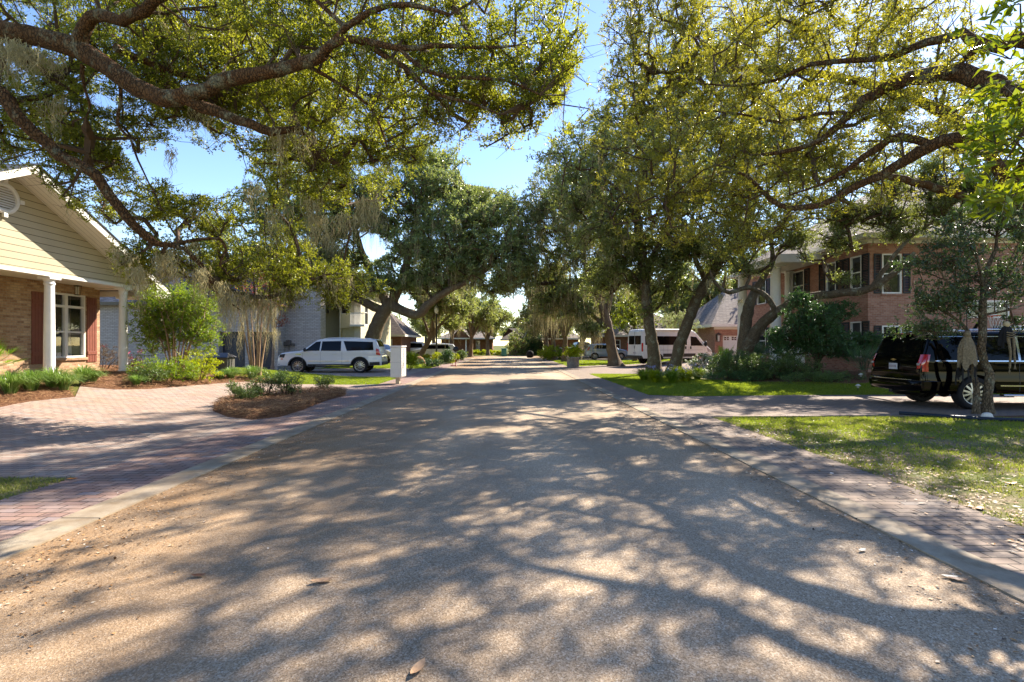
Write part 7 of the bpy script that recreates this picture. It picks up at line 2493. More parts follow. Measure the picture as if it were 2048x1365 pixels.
    def kp(Q):
        x, y = proj(Q); return ~((x > 1560) & (y > 500) & (y < 700) & (vnoise(Q, 1.3, 2) < .25)) & ~((x > 1990) & (y < 110))
    mo = []
    rnd = random.Random(9)
    for px, py, d_, l in ((1640, 590, 20.4, 1.6), (1655, 588, 20.2, 1.0), (1630, 592, 20.6, .8), (1770, 560, 19, .5), (1720, 582, 19.4, .4), (1765, 570, 18.9, .5), (1580, 610, 21.2, .5), (1440, 590, 21, .8), (1420, 560, 21, 1.2), (1530, 500, 22, .9), (1480, 600, 21.2, .4)):
        for _ in range(4): mo.append((W(px + rnd.uniform(-5, 5), py, d_), l * rnd.uniform(.6, 1), px))
    blobs = spread(blobs, 1.15, 2.0) + [B(1500, 440, 21, 1.4, 1.3, .8, 90), B(1600, 400, 20.5, 1.5, 1.3, .9, 100), B(1700, 440, 20, 1.3, 1.2, .6, 80), B(1780, 400, 19.5, 1.5, 1.2, .8, 110), B(1870, 450, 19, 1.0, 1.0, .5, 60), B(1940, 400, 18.8, 1.3, 1.1, .7, 90), B(2020, 420, 18.6, 1.1, 1.0, .8, 70), B(1590, 480, 20.5, 1.1, 1.0, .45, 90), B(1700, 480, 19.8, 1.1, 1.0, .4, 90), B(1800, 470, 19, 1.0, .9, .4, 70), B(1500, 530, 21.2, .9, .9, .5, 60)]
    limbs = [(p_, tuple(q * .8 for q in r_)) for p_, r_ in limbs]
    make_tree('live_oak', 'leaning live oak with one low limb sweeping across the red brick house', limbs, blobs, 'oak_mid', 'bark_grey', 'live oaks along the street', 62, g, per=4, m=10, tw=.34, L=.085, Wd=.036, gap=.25, nf=2.4, keep=kp, moss=mo, moss_n=9, moss_w=.009, moss_spread=.06, r_tip=.007, step=.4)
    # oak behind the planter
    g = G(1230, 733); d = g.y
    limbs = [
        (P((1231, 736, d), (1222, 690, d), (1212, 640, d), (1200, 600, d), (1180, 560, d), (1165, 500, d), (1150, 420, d)), (.46, .36, .34, .28, .22, .16, .08)),
        (P((1212, 640, d), (1222, 590, d), (1240, 540, d), (1245, 460, d + 1)), (.22, .18, .12, .06)),
        (P((1214, 655, d), (1190, 635, d), (1160, 600, d), (1140, 585, d), (1105, 570, d)), (.18, .15, .12, .09, .04)),
    ]
    blobs = [B(1130, 400, d, 2.6, 2.6, 2.6, 240), B(1090, 510, d + 1, 2.2, 2.4, 2.0, 190), B(1180, 500, d, 2.0, 2.2, 1.8, 150), B(1230, 480, d, 2, 2, 1.8, 90), B(1120, 580, d, 1.6, 1.6, 1.0, 110), B(1160, 620, d, 1.0, 1.0, .7, 60), B(1190, 400, d + 2, 2.4, 2.2, 2, 100), B(1100, 610, d, 1.5, 1.5, 1.0, 90), B(1220, 560, d + 1, 1.8, 1.6, 1.2, 90), B(1180, 660, d - .5, .8, .8, .5, 40), B(1080, 430, d, 1.7, 2, 1.5, 100)]
    blobs = spread(blobs, 1.2, 1.6)
    make_tree('live_oak', 'dark trunked live oak standing in the sunny lawn by the stone planter', limbs, blobs, 'oak_mid', 'bark_far', 'live oaks along the street', 63, g, per=4, m=9, tw=.5, L=.16, Wd=.075, gap=.15, nf=1.5, moss_rate=.30, moss_len=(1.0, 2.6), moss_n=9, moss_w=.018, moss_spread=.14, r_tip=.012, step=.6, tw_r=.006)


right_oaks()


def left_mid_oak():
    d = 38.0
    g = Vector(((735 - 1013) * .038, d, 0))
    limbs = [
        ([g] + P((742, 690, d), (755, 650, d), (772, 618, d), (790, 600, d)), (.78, .60, .54, .46, .34)),
        (P((778, 608, d), (805, 622, d - .4), (836, 629, d - .8), (856, 610, d - 1), (885, 588, d - 1.5), (920, 570, d - 2), (965, 545, d - 2), (1010, 515, d - 2)), (.38, .36, .34, .31, .26, .20, .14, .07)),
        (P((765, 622, d), (735, 608, d), (700, 592, d + .5), (660, 580, d + 1), (600, 560, d + 1)), (.36, .32, .27, .20, .08)),
        (P((785, 605, d), (810, 540, d), (830, 450, d), (850, 360, d)), (.40, .32, .22, .10)),
        (P((775, 610, d), (730, 520, d + 1), (700, 420, d + 1), (690, 330, d + 1)), (.34, .26, .18, .08)),
        (P((900, 580, d - 1.5), (905, 520, d - 1.5), (940, 440, d - 1)), (.2, .14, .08)),
    ]
    blobs = [B(960, 470, d - 2, 3.2, 3, 2.6, 330), B(1000, 540, d - 2, 2.6, 2.6, 1.6, 200), B(880, 490, d - 1, 3, 3, 2.4, 300), B(900, 390, d, 3, 3, 2.4, 270), B(960, 400, d, 2.6, 2.6, 2.0, 200), B(800, 480, d, 3, 3, 2.6, 270), B(820, 370, d, 2.8, 2.8, 2.2, 230), B(740, 420, d + 1, 2.6, 2.6, 2.4, 200), B(700, 530, d + 1, 2.6, 2.6, 1.8, 190), B(640, 540, d + 1, 2.2, 2.4, 1.4, 120), B(900, 550, d - 1, 2.0, 2.2, 1.0, 120), B(780, 560, d - 1, 2.0, 2.0, .9, 90), B(640, 450, d + 2, 2.2, 2.2, 2.0, 120), B(870, 320, d + 1, 2.0, 2.2, 1.4, 110), B(1040, 480, d - 1, 1.5, 2, 1.2, 60), B(850, 565, d - .5, 2.0, 2.0, .8, 120), B(930, 535, d - 1.5, 2.0, 2.0, .8, 110), B(720, 575, d, 1.8, 1.8, .7, 110), B(1000, 570, d, 1.6, 1.8, .8, 80), B(650, 590, d + .5, 1.8, 1.8, .8, 90), B(600, 560, d + 1, 1.8, 1.8, 1.0, 90), B(1050, 540, d - 1, 1.4, 1.6, .8, 60), B(700, 470, d, 2.4, 2.4, 1.6, 120), B(1010, 440, d - 1, 1.7, 1.8, 1.3, 90), B(940, 385, d - .5, 2.2, 2.2, 1.4, 110)]
    def kp(Q):
        x, y = proj(Q)
        return ~inside_poly(x, y, GAPS[0]) & ~inside_poly(x, y, [(715, 465), (760, 470), (770, 510), (745, 525), (720, 500)]) & ~((y > 600) & (x > 700) & (x < 1060))
    blobs = spread(blobs, 1.2, 1.4)
    make_tree('live_oak', 'massive live oak with a low elbowed limb above the parked white vehicles', limbs, blobs, 'oak_dark', 'bark_far', 'live oaks along the street', 71, g, per=4, m=11, tw=.5, L=.17, Wd=.085, gap=.15, nf=1.4, keep=kp, moss_rate=.13, moss_len=(.7, 2.2), moss_n=9, moss_w=.016, moss_spread=.14, r_tip=.014, step=.6, tw_r=.006)
    # mossy tree between that oak and the near one
    d = 24.0
    g = Vector(((700 - 1013) * .026 - 6.2, 35.5, 0))
    d = 35.5
    limbs = [([g] + P((590, 640, d), (585, 540, d), (580, 440, d), (560, 330, d)), (.5, .38, .32, .25, .12)), (P((585, 560, d), (640, 500, d), (690, 430, d)), (.2, .16, .08)), (P((583, 520, d), (530, 450, d), (490, 390, d)), (.2, .15, .07))]
    blobs = [B(620, 420, d, 2.6, 2.6, 2.4, 170), B(520, 430, d, 2.4, 2.4, 1.8, 150), B(570, 340, d, 2.2, 2.4, 1.6, 110), B(680, 380, d, 2.2, 2.2, 2.0, 110), B(620, 520, d, 2.4, 2.2, 1.4, 110), B(500, 500, d, 2, 2, 1.2, 70)]
    mo = []
    rnd = random.Random(3)
    for px, py, l, k in ((745, 380, 4.0, 20), (735, 390, 4.4, 16), (715, 420, 3.0, 10), (540, 480, 2.5, 10), (660, 480, 3, 12), (560, 390, 3.0, 8), (600, 400, 3.2, 10), (640, 410, 3.0, 9), (510, 370, 2.4, 8), (620, 470, 2.4, 8), (690, 440, 2.0, 8), (770, 440, 2.0, 6), (560, 560, 2.0, 8), (640, 580, 1.8, 6)):
        for _ in range(k): mo.append((W(px + rnd.uniform(-12, 12), py + rnd.uniform(-15, 15), d + rnd.uniform(-1, 1)), l * rnd.uniform(.4, 1), px))
    blobs = spread(blobs, 1.2, 1.6)
    make_tree('live_oak', 'tall live oak heavy with moss curtains behind the white brick house', limbs, blobs, 'oak_dark', 'bark_far', 'live oaks along the street', 72, g, per=4, m=10, tw=.5, L=.16, Wd=.08, gap=.15, nf=1.5, moss=mo, moss_n=10, moss_w=.02, moss_spread=.16, r_tip=.012, step=.6, tw_r=.006,
              keep=lambda Q: ~inside_poly(*proj(Q), GAPS[1]) & ~inside_poly(*proj(Q), [(440, 320), (500, 320), (500, 360), (455, 385)]))


left_mid_oak()


def street_row():
    """trees further down both sides: each with its own trunk, crown and moss"""
    rows = [
        # label, base px, d, lean dx, height, crown r, blob py centre, leaf, moss
        ('leaning oak behind the black street lamp', 838, 49, 2.2, 5.0, 2.9, 600, 'oak_far', .15, 81),
        ('slim forked oak just past the white crossover', 902, 60, .2, 6.0, 3.0, 600, 'oak_far', .1, 82),
        ('y-forked oak in front of the white porch posts', 941, 64, .3, 5.4, 3.6, 610, 'oak_far', .1, 83),
        ('straight oak by the low sunny hedge at the street end', 976, 74, -.2, 5.0, 3.2, 620, 'oak_far', .08, 84),
        ('slim mossy oak nearest the stone planter', 1131, 46, -.1, 5.2, 3.0, 560, 'oak_mid', .45, 85),
        ('second slim mossy oak in the row past the planter', 1108, 52, -.2, 5.4, 3.2, 580, 'oak_mid', .4, 86),
        ('third thin oak in the mossy row', 1095, 60, -.3, 5.6, 3.4, 590, 'oak_mid', .35, 87),
        ('leaning mossy oak behind the blue grey car', 1150, 58, 2.4, 6.0, 3.4, 580, 'oak_mid', .4, 88),
        ('small oak at the far corner of the cross street', 1092, 76, .5, 4.8, 3.0, 620, 'oak_far', .15, 89),
    ]
    for lab, px, d, lean, h, cr, cpy, leaf, mr, sd in rows:
        g = Vector(((px - 1013) / 1000 * d, d, 0))
        rnd = random.Random(sd)
        top = g + Vector((lean, 0, h))
        fork = g + Vector((lean * .5, 0, h * .45))
        limbs = [([g, g + Vector((lean * .2, 0, h * .22)), fork, top], (.32, .25, .22, .12))]
        for k in range(4):
            a = 2 * PI * k / 4 + rnd.uniform(-.4, .4)
            e = top + Vector((math.cos(a) * cr * .8, math.sin(a) * cr * .7, rnd.uniform(-.3, 1.6)))
            limbs.append(([fork, fork.lerp(e, .5) + Vector((0, 0, .4)), e], (.16, .11, .05)))
        blobs = []
        for k in range(7):
            a = 2 * PI * k / 7 + rnd.uniform(-.4, .4); q = rnd.uniform(.3, .85)
            blobs.append((top + Vector((math.cos(a) * cr * q, math.sin(a) * cr * q, rnd.uniform(-.9, 2.2))), (cr * .55, cr * .55, cr * .46), 95))
        blobs.append((top + Vector((0, 0, 2.4)), (cr * .6, cr * .6, cr * .5), 90))
        make_tree('oak_tree', lab, limbs, blobs, leaf, 'bark_far', 'oaks further down the street', sd, g, per=4, m=7, tw=.6, L=.24, Wd=.12, gap=.15, nf=.5, moss_rate=mr, moss_len=(.8, 2.4), moss_n=7, moss_w=.028, moss_spread=.2, r_tip=.015, step=.8, sides=8, tw_r=.008)


street_row()


def background_trees():
    """woods behind the houses, plus unseen trees added for reflections: three forms, copied"""
    protos = []
    spots = [
        # x, y, scale, rz, proto, label
        (-27, 46, 1.10, 0.0, 0, 'tall dark tree standing behind the slate roofed white house'),
        (-36, 40, 1.15, 1.0, 1, 'dark tree behind the gabled house roof'),
        (-20, 64, 1.05, 2.0, 2, 'bushy tree over the ridge of the brown roofed house'),
        (-29, 22, .80, 3.0, 0, 'tree showing over the rake of the gabled house'),
        (-11, 76, .80, 4.0, 1, 'rounded tree behind the low porch house'),
        (-3.5, 96, .72, 5.0, 2, 'hazy tree in the bright gap at the end of the street'),
        (5, 100, .75, 1.5, 0, 'small looking tree above the brick gable house'),
        (13, 86, .95, 2.5, 1, 'dense tree behind the far mossy row'),
        (19, 74, 1.0, 3.5, 2, 'dense tree behind the brown house with low grey roof'),
        (22, 52, 1.05, 4.5, 0, 'large tree rising behind the white camper van'),
        (28, 46, 1.15, 5.5, 1, 'large tree behind the garage wing of the red brick house'),
        (38, 40, 1.1, .5, 2, 'tree far behind the red brick house'),
        (-44, 70, 1.2, 2.2, 0, 'distant dark tree beyond the white house roofs'),
        (-16, 100, .9, 3.3, 1, 'distant tree over the porch house chimney line'),
        (31, 92, 1.1, .9, 2, 'distant tree beyond the cross street corner'),
        (-9, 112, .95, 1.9, 0, 'very distant tree closing the view behind the porch house'),
        (1.5, 122, .85, 2.8, 2, 'faint tree in the middle of the bright gap'),
        (-8, 104, 1.0, 0.7, 2, 'pale distant tree directly behind the white porch posts'),
        (10, 118, 1.0, 4.4, 0, 'very distant tree behind the brick gable house'),
        (20, 108, 1.0, 5.2, 1, 'very distant tree behind the far grey roofed garage'),
        (-22, 84, 1.0, .4, 2, 'wide tree left of the porch house roof'),
        (33, -6, 1.3, 1.2, 0, 'unseen tree added behind the viewpoint, mirrored in the flank of the black vehicle'),  # this and the next two: unseen, added to darken the black vehicle's reflections
        (26, 0, 1.1, 2.2, 1, 'second unseen tree added behind the viewpoint, mirrored in the black vehicle windows'),
        (42, -13, 1.3, 3.2, 2, 'third and furthest unseen tree added behind the viewpoint, mirrored in the black vehicle'),
        (15.5, 68, 1.15, 1.7, 1, 'dense tree rising between the white van and the street oaks'),
        (21, 60, 1.1, 3.9, 0, 'dense tree directly above the white van roof'),
        (33, 66, 1.2, 1.2, 0, 'big tree beyond the brown house with low grey roof'),
    ]
    for i, (x, y, s, rz, pi, lab) in enumerate(spots):
        if pi >= len(protos) or protos[pi] is None:
            while len(protos) <= pi: protos.append(None)
            sd = 101 + pi; rnd = random.Random(sd)
            g = Vector((0, 0, 0)); top = Vector((.4, 0, 6.5))
            limbs = [([g, (.1, 0, 2.4), (.2, .1, 4.2), top], (.45, .36, .3, .18))]
            for k in range(6):
                a = 2 * PI * k / 6; e = top + Vector((math.cos(a) * 3.2, math.sin(a) * 3.2, rnd.uniform(0, 3)))
                limbs.append((([.2, .1, 4.2], Vector((.2, .1, 4.2)).lerp(e, .5) + Vector((0, 0, .6)), e), (.2, .13, .05)))
            blobs = []
            for k in range(11):
                a = rnd.uniform(0, 2 * PI); q = rnd.uniform(.2, 1)
                blobs.append((top + Vector((math.cos(a) * 3.4 * q, math.sin(a) * 3.4 * q, rnd.uniform(-2.2, 4.0))), (2.0, 2.0, 1.5), 60))
            o = make_tree('background_tree', lab, limbs, blobs, ['oak_dark', 'oak_mid', 'oak_far'][pi], 'bark_far', 'trees rising behind the houses', sd, Vector((0, 0, 0)), per=4, m=7, tw=.65, L=.27, Wd=.14, gap=.1, nf=.5, moss_rate=.05, moss_len=(.8, 2.0), moss_n=6, moss_w=.03, moss_spread=.2, r_tip=.016, step=.9, sides=8, tw_r=.009)
            protos[pi] = o
        else:
            o = copy_tree(protos[pi])
            o['label'] = lab
        o.location = (x, y, th(x, y)); o.rotation_euler = (0, 0, rz); o.scale = (s, s, s)


background_trees()


def garden():
    # vase shaped shrub by the house corner
    g = G(352, 752)
    d = g.y
    stems = []
    rnd = random.Random(4)
    for k in range(16):
        a = 2 * PI * k / 16 + rnd.uniform(-.2, .2); q = rnd.uniform(.35, 1)
        b = g + Vector((math.cos(a) * .15, math.sin(a) * .12, -.03))
        e = g + Vector((math.cos(a) * 1.35 * q + .15, math.sin(a) * .9 * q, rnd.uniform(1.9, 2.8)))
        stems.append(([b, b.lerp(e, .45) + Vector((0, 0, .25)), e], (.025, .02, .008)))
    make_tree('vase_shrub', 'tall many stemmed green shrub between the white column and garage doors', stems, [(g + Vector((.1, 0, 2.35)), (1.55, 1.0, .9), 520), (g + Vector((-.7, 0, 1.5)), (.8, .7, .9), 190), (g + Vector((.9, 0, 1.5)), (.8, .6, .7), 130)], 'shrub', 'crape', None, 111, g, per=4, m=9, tw=.2, L=.072, Wd=.034, gap=.0, nf=1.6, r_tip=.003, cat='shrub', sides=6, wob=.02)
    # crape myrtle with moss
    g = G(512, 752)
    stems = []
    for k in range(11):
        a = 2 * PI * k / 11 + rnd.uniform(-.2, .2); q = rnd.uniform(.4, 1)
        b = g + Vector((math.cos(a) * .16, math.sin(a) * .12, -.03)); e = g + Vector((math.cos(a) * 1.0 * q, math.sin(a) * .8 * q, rnd.uniform(2.8, 4.3)))
        stems.append(([b, b.lerp(e, .5) + Vector((0, 0, .2)), e], (.035, .026, .008)))
    mo = [(g + Vector((rnd.uniform(-.9, .9), rnd.uniform(-.5, .5), rnd.uniform(1.8, 3.6))), rnd.uniform(.6, 1.6)) for _ in range(46)]
    make_tree('crape_myrtle', 'bare multi stemmed small tree draped in moss with a few red leaves', stems, [(g + Vector((.2, 0, 3.9)), (1.1, .8, .9), 60), (g + Vector((.6, 0, 2.9)), (.6, .5, .4), 14)], 'red_leaf', 'crape', None, 112, g, per=3, m=5, tw=.3, L=.06, Wd=.03, gap=-.3, nf=1.6, r_tip=.004, sides=7, moss=mo, moss_n=9, moss_w=.008, moss_spread=.06, wob=.02)
    g2 = Vector(((545 - 1013) * .031, 31.0, 0))
    make_tree('crape_myrtle', 'slender tree with brick red autumn leaves above the dark garage doors', [([g2, g2 + Vector((.1, 0, 2.5)), g2 + Vector((.2, 0, 5.6))], (.09, .05)), ([g2 + Vector((.1, 0, 2.5)), g2 + Vector((-.6, 0, 5.0))], (.05, .02)), ([g2 + Vector((.1, 0, 2.5)), g2 + Vector((.9, 0, 4.8))], (.05, .02))], [(g2 + Vector((.1, 0, 5.5)), (1.1, .8, 1.0), 70), (g2 + Vector((.6, 0, 4.6)), (.9, .7, .6), 40), (g2 + Vector((.5, 0, 3.0)), (.5, .5, .5), 14)], 'red_leaf', 'crape', None, 113, g2, per=3, m=7, tw=.3, L=.09, Wd=.05, gap=-.1, nf=1.5, r_tip=.005, sides=7)
    def gz(px, py, dz=0): q = G(px, py); return q + Vector((0, 0, dz))
    shrub('shrub', 'low bright green shrub at the foot of the tall vase shaped one', gz(330, 768, .42), (1.1, .6, .42), 150, 'shrub', None, 121, .06, .03)
    shrub('shrub', 'yellow green shrub to the garage side of the vase shaped one', gz(395, 765, .55), (.9, .5, .55), 110, 'yellow_shrub', None, 122, .06, .03)
    shrub('shrub', 'deep green mound between the pink flowered bush and the vase shrub', gz(293, 772, .32), (.6, .45, .32), 90, 'azalea', None, 123, .05, .025)
    shrub('rose_bush', 'thin reddish rose bush below the curtained window', W(205, 722, 18.6), (.9, .6, .62), 100, 'rose', None, 124, .045, .02, tw=.12, gap=.1, bloom='pink_bloom', bloom_n=3)
    shrub('rose_bush', 'wispy rose bush with pink blooms at the far white column', W(258, 722, 18.9), (.55, .5, .55), 65, 'rose', None, 125, .045, .02, tw=.12, gap=.1, bloom='pink_bloom', bloom_n=5)
    # liriope clumps
    cl = [(20, 795, .42, .5, 'largest strap-leaved clump at the photo edge by the front column'), (62, 790, .40, .5, 'strap-leaved clump just before the front white column'), (105, 782, .42, .5, 'strap-leaved clump at the foot of the front white column'), (128, 787, .36, .42, 'strap-leaved clump at the tip of the front bed'),
          (168, 770, .40, .45, 'dark strap-leaved clump beside the green disc'), (186, 771, .26, .32, 'small strap-leaved clump behind the green disc'), (273, 777, .25, .3, 'thin tuft in the pine straw below the rose bushes'), (378, 766, .3, .3, 'tuft below the yellow green shrub'),
          (462, 762, .40, .42, 'pale edged clump before the grey slatted bin'), (505, 762, .42, .5, 'tall clump at the foot of the moss draped small tree'), (562, 768, .36, .40, 'clump at the end of the long straw bed'), (440, 763, .3, .3, 'small clump left of the pale edged one')]
    for i, (px, py, r0, h, lab) in enumerate(cl):
        q = G(px, py); tuft('liriope_clump', lab, q + Vector((0, 0, .08)), r0 * 1.25, h * 1.1, 420, 'liriope', 'strap-leaved clumps in the straw beds', 130 + i, .017)
    # fan palm at far left edge
    q = G(8, 778)
    palm_frond_plant('fan_palm', 'spiky fan palm reaching in from the photo edge before the tan brick', Vector((-13.9, 13.4, th(-13.9, 13.4))), 16, .95, 'sago', True, None, 150, .35)
    # island azaleas
    for i, (px, py, rx, rz, n, lab) in enumerate([(490, 812, .42, .34, 100, 'azalea at the near end of the oval island bed'), (528, 806, .45, .36, 100, 'second azalea of the island, dark and dense'), (575, 803, .50, .38, 110, 'azalea with yellow shoots in the middle of the island'), (648, 787, .34, .24, 60, 'small reddish azalea at the far tip of the island')]):
        q = G(px, py)
        shrub('azalea', lab, q + Vector((0, 0, .14 + rz)), (rx, rx * .8, rz), n, 'azalea', 'azaleas in the oval island', 160 + i, .042, .02, tw=.11, stems=8)
    # verge shrubs
    shrub('shrub', 'leafy upright shrub just past the mailbox', gz(820, 741, .75), (.45, .45, .75), 110, 'yellow_shrub', None, 170, .09, .045, tw=.2)
    shrub('shrub', 'loose dark green shrub between two clipped globes', gz(893, 729, .62), (.6, .6, .62), 110, 'camellia', None, 171, .09, .045, tw=.2)
    shrub('shrub', 'low dark spreading shrub before the boulder', gz(858, 735, .28), (1.5, .6, .28), 150, 'camellia', None, 172, .07, .035)
    for i, (px, py, r, lab) in enumerate([(853, 724, .38, 'clipped yellow green globe beside the boulder'), (875, 728, .52, 'largest clipped globe shrub beneath the street lamp'), (901, 728, .48, 'clipped amber tinged globe shrub'), (911, 725, .42, 'boxy clipped yellow shrub nearest the road'), (846, 716, .26, 'tiny clipped globe above the boulder'), (828, 720, .3, 'small clipped globe by the mailbox shrub')]):
        q = gz(px, py, r * .95); shrub('globe_shrub', lab, q, (r, r, r * .95), 130, 'yellow_shrub', 'clipped globe shrubs on the verge', 180 + i, .06, .035, tw=.1, shell=.25, gap=-1, nf=4)
    shrub('shrub', 'rounded dark bush at the kerb past the sign stand', gz(922, 722, .5), (.6, .6, .5), 90, 'azalea', None, 190, .1, .05, tw=.2)
    # right side
    shrub('shrub', 'yellow green bush at the far kerb before the mossy row', gz(1096, 721, .75), (1.1, .9, .75), 150, 'yellow_shrub', None, 191, .12, .06, tw=.25)
    shrub('shrub', 'green bush at the foot of the slim mossy oaks', gz(1118, 720, .6), (1.1, .8, .8), 130, 'shrub', None, 192, .12, .06, tw=.25)
    g = Vector((11.3, 44, 0))
    make_tree('magnolia_tree', 'broad leaved tree with yellowing leaves behind the twin trunks', [([g, g + Vector((0, 0, 2)), g + Vector((-.2, 0, 4.8))], (.2, .1)), ([g + Vector((0, 0, 1.8)), g + Vector((-1.4, 0, 3.6))], (.1, .04)), ([g + Vector((0, 0, 2)), g + Vector((1.4, 0, 3.8))], (.1, .04))], [(g + Vector((-.6, 0, 3.9)), (1.9, 1.5, 1.5), 150), (g + Vector((.9, 0, 4.3)), (1.6, 1.4, 1.3), 90), (g + Vector((-.4, 0, 5.6)), (1.4, 1.2, 1.0), 70)], 'magnolia', 'bark_far', None, 201, g, per=2, m=7, tw=.35, L=.19, Wd=.085, gap=-.1, nf=.9, r_tip=.01)
    g = Vector((14.0, 40.5, .1))
    mo = []
    make_tree('weeping_tree', 'pale drooping tree beside the garage wing', [([g, g + Vector((0, 0, 1.6)), g + Vector((.1, 0, 3.6))], (.14, .06)), ([g + Vector((0, 0, 1.5)), g + Vector((1.0, 0, 3.4))], (.07, .03)), ([g + Vector((0, 0, 1.5)), g + Vector((-1.0, -.2, 3.3))], (.07, .03))], [(g + Vector((0, 0, 3.2)), (1.6, 1.3, 1.3), 170), (g + Vector((.4, -.4, 1.9)), (1.2, .8, .8), 80)], 'willow', 'crape', None, 202, g, per=4, m=12, tw=.45, L=.11, Wd=.025, gap=-.1, up=-1.0, nf=1.1, r_tip=.008, droop=.4)
    shrub('flowering_shrub', 'mound of white blossoms spilling over the bed at the lawn tip', gz(1415, 744, .5), (1.2, .9, .5), 300, 'azalea', None, 203, .05, .025, bloom='white_bloom', bloom_n=330)
    shrub('azalea_hedge', 'dark azalea mound before the leaning oak', W(1475, 730, 20.4), (1.15, .8, .60), 420, 'azalea', None, 204, .05, .024)
    shrub('azalea_hedge', 'wide dark azalea mound with pale blooms below the tall column', W(1560, 732, 19.4), (1.7, .8, .60), 560, 'azalea', None, 205, .05, .024, bloom='white_bloom', bloom_n=12)
    shrub('ground_cover', 'low dark ground cover in front of the azalea mounds', gz(1530, 762, .15), (2.4, .6, .26), 420, 'camellia', None, 206, .05, .025, stems=9)
    shrub('ground_cover', 'sparse dark ground cover before the palmetto', gz(1650, 765, .14), (1.7, .6, .22), 240, 'azalea', None, 207, .05, .025)
    g = Vector((12.2, 19.6, th(12.2, 19.6)))
    make_tree('camellia', 'large glossy dark camellia hiding the brick house entrance', [([g, g + Vector((0, 0, .8)), g + Vector((.1, 0, 2.2))], (.09, .05)), ([g + Vector((0, 0, .5)), g + Vector((-.9, 0, 1.9))], (.05, .02)), ([g + Vector((0, 0, .5)), g + Vector((.9, 0, 1.8))], (.05, .02))], [(W(1620, 650, 19.5), (1.25, .95, .95), 330), (W(1590, 690, 19.5), (.95, .8, .5), 150), (W(1660, 690, 19.5), (1.0, .8, .6), 150), (W(1680, 625, 19.7), (.7, .6, .45), 60), (W(1595, 600, 19.7), (.5, .5, .3), 36), (W(1560, 670, 19.6), (.5, .5, .3), 40)], 'camellia', 'twig', None, 208, g, per=4, m=10, tw=.2, L=.09, Wd=.045, gap=.0, nf=1.6, r_tip=.005)
    shrub('shrub', 'dark shrub against the brick corner behind the palmetto', W(1730, 690, 20.4), (.75, .5, .6), 150, 'camellia', None, 209, .08, .04, base=(14.6, 20.4, th(14.6, 20.4)))
    palm_frond_plant('sago_palm', 'bright sago palm behind the white blossoms', Vector((10.3, 23.6, th(10.3, 23.6))), 22, 1.05, 'sago', False, 'sago palms by the leaning oak', 210, .55, tilt=(.25, 1.25))
    palm_frond_plant('sago_palm', 'shaded sago palm between the leaning oak and the tall column', Vector((12.0, 23.8, th(12.0, 23.8))), 24, 1.25, 'palmetto', False, 'sago palms by the leaning oak', 211, .6, tilt=(.25, 1.25))
    palm_frond_plant('palmetto', 'spiky grey green palmetto at the brick corner', Vector((13.3, 18.7, th(13.3, 18.7))), 20, 1.1, 'palmetto', True, None, 212, .25, tilt=(.3, 1.3))
    palm_frond_plant('palmetto', 'second palmetto with drooping fans near the black vehicle', Vector((14.3, 18.6, th(14.3, 18.6))), 16, 1.1, 'palmetto', True, None, 213, .3, tilt=(.3, 1.4))
    # flowered clumps at the twin trunks
    for i, (px, py, lab) in enumerate([(1288, 762, 'flowered clump on the road side of the twin trunks'), (1310, 766, 'flowered clump before the first of the twin trunks'), (1345, 768, 'bright flowered clump before the second of the twin trunks'), (1372, 765, 'flowered clump at the lawn end of the twin trunk bed'), (1395, 760, 'last small flowered clump towards the white blossoms'), (1355, 757, 'clump wedged behind the second twin trunk')]):
        q = G(px, py); tuft('agapanthus', lab, q + Vector((0, 0, .03)), .62, .55, 480, 'yellow_shrub' if i % 2 else 'shrub', 'flowered clumps round the twin trunks', 220 + i, .02, bloom='blue_bloom', bloom_n=7)
    shrub('hedge', 'sunlit low hedge before the porch house', Vector((-3.2, 78, .35)), (3.2, .6, .4), 160, 'yellow_shrub', None, 230, .16, .09, tw=.2, gap=-1)
    shrub('shrub', 'round dark green tree-like shrub against the brick gable house', W(1070, 692, 78), (2.0, 1.2, 1.7), 200, 'camellia', None, 231, .2, .1, tw=.35, base=(4.45, 78, 0), stem_r=.05)
    shrub('shrub', 'yellowing shrub at the side of the brick gable house', W(1036, 690, 77), (1.9, 1.2, 2.4), 180, 'oak_far', None, 232, .2, .1, tw=.35, base=(1.8, 77, 0), stem_r=.05)


garden()
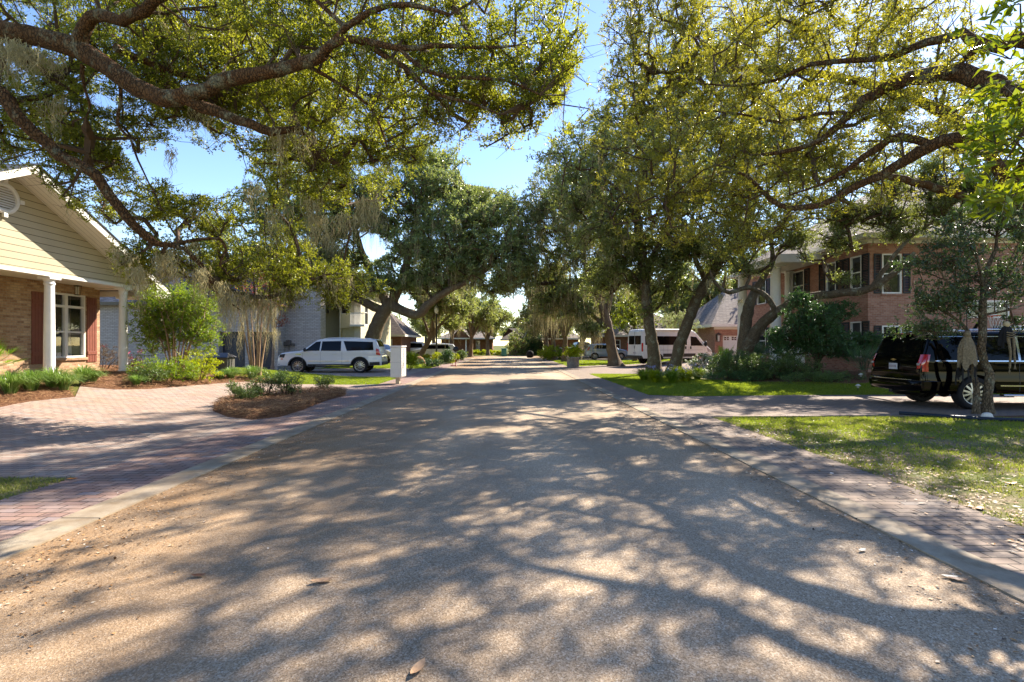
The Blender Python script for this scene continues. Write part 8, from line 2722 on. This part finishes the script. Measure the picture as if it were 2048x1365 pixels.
# ------------------------------------------------------------------ camera, light
cam = bpy.data.cameras.new('camera'); co = bpy.data.objects.new('camera', cam); COL.objects.link(co)
co.location = (0, 0, EYE); co.rotation_euler = (R(90), 0, 0)
cam.sensor_width = 36; cam.lens = 1000 / 2048 * 36
cam.shift_x = (1024 - 1013) / 2048; cam.shift_y = (690 - 682.5) / 2048
cam.clip_end = 2500; cam.clip_start = 0.05
scene.camera = co

SUN = Vector((0.530, 0.560, 0.637)).normalized()
el = math.asin(SUN.z); az = math.atan2(SUN.x, SUN.y)
w = bpy.data.worlds.new('World'); scene.world = w; w.use_nodes = True
nt = w.node_tree; nt.nodes.clear()
sky = nt.nodes.new('ShaderNodeTexSky'); sky.sky_type = 'NISHITA'; sky.sun_disc = False
sky.sun_elevation = el; sky.sun_rotation = az; sky.air_density = 1.0; sky.dust_density = 0.15; sky.ozone_density = 2.2; sky.altitude = 300
bg = nt.nodes.new('ShaderNodeBackground'); bg.inputs['Strength'].default_value = 0.13
ou = nt.nodes.new('ShaderNodeOutputWorld')
hs = nt.nodes.new('ShaderNodeHueSaturation'); hs.inputs['Saturation'].default_value = 1.2; hs.inputs['Hue'].default_value = 0.511
nt.links.new(sky.outputs[0], hs.inputs['Color']); nt.links.new(hs.outputs[0], bg.inputs[0]); nt.links.new(bg.outputs[0], ou.inputs[0])
l = bpy.data.lights.new('sun', 'SUN'); l.energy = 4.9; l.angle = R(0.47); l.color = (1.0, 0.99, 0.985)
lo = bpy.data.objects.new('sun', l); COL.objects.link(lo)
lo.rotation_euler = SUN.to_track_quat('Z', 'Y').to_euler(); lo.location = (20, 20, 30)
scene.view_settings.view_transform = 'Standard'; scene.view_settings.look = 'None'
scene.view_settings.exposure = 1.58; scene.view_settings.gamma = 1
scene.view_settings.use_white_balance = True
scene.view_settings.white_balance_temperature = 7700
scene.view_settings.white_balance_tint = 11
cy = scene.cycles
cy.max_bounces = 10; cy.diffuse_bounces = 6; cy.glossy_bounces = 3; cy.transmission_bounces = 4; cy.transparent_max_bounces = 8
cy.use_denoising = True
cy.sample_clamp_indirect = 6
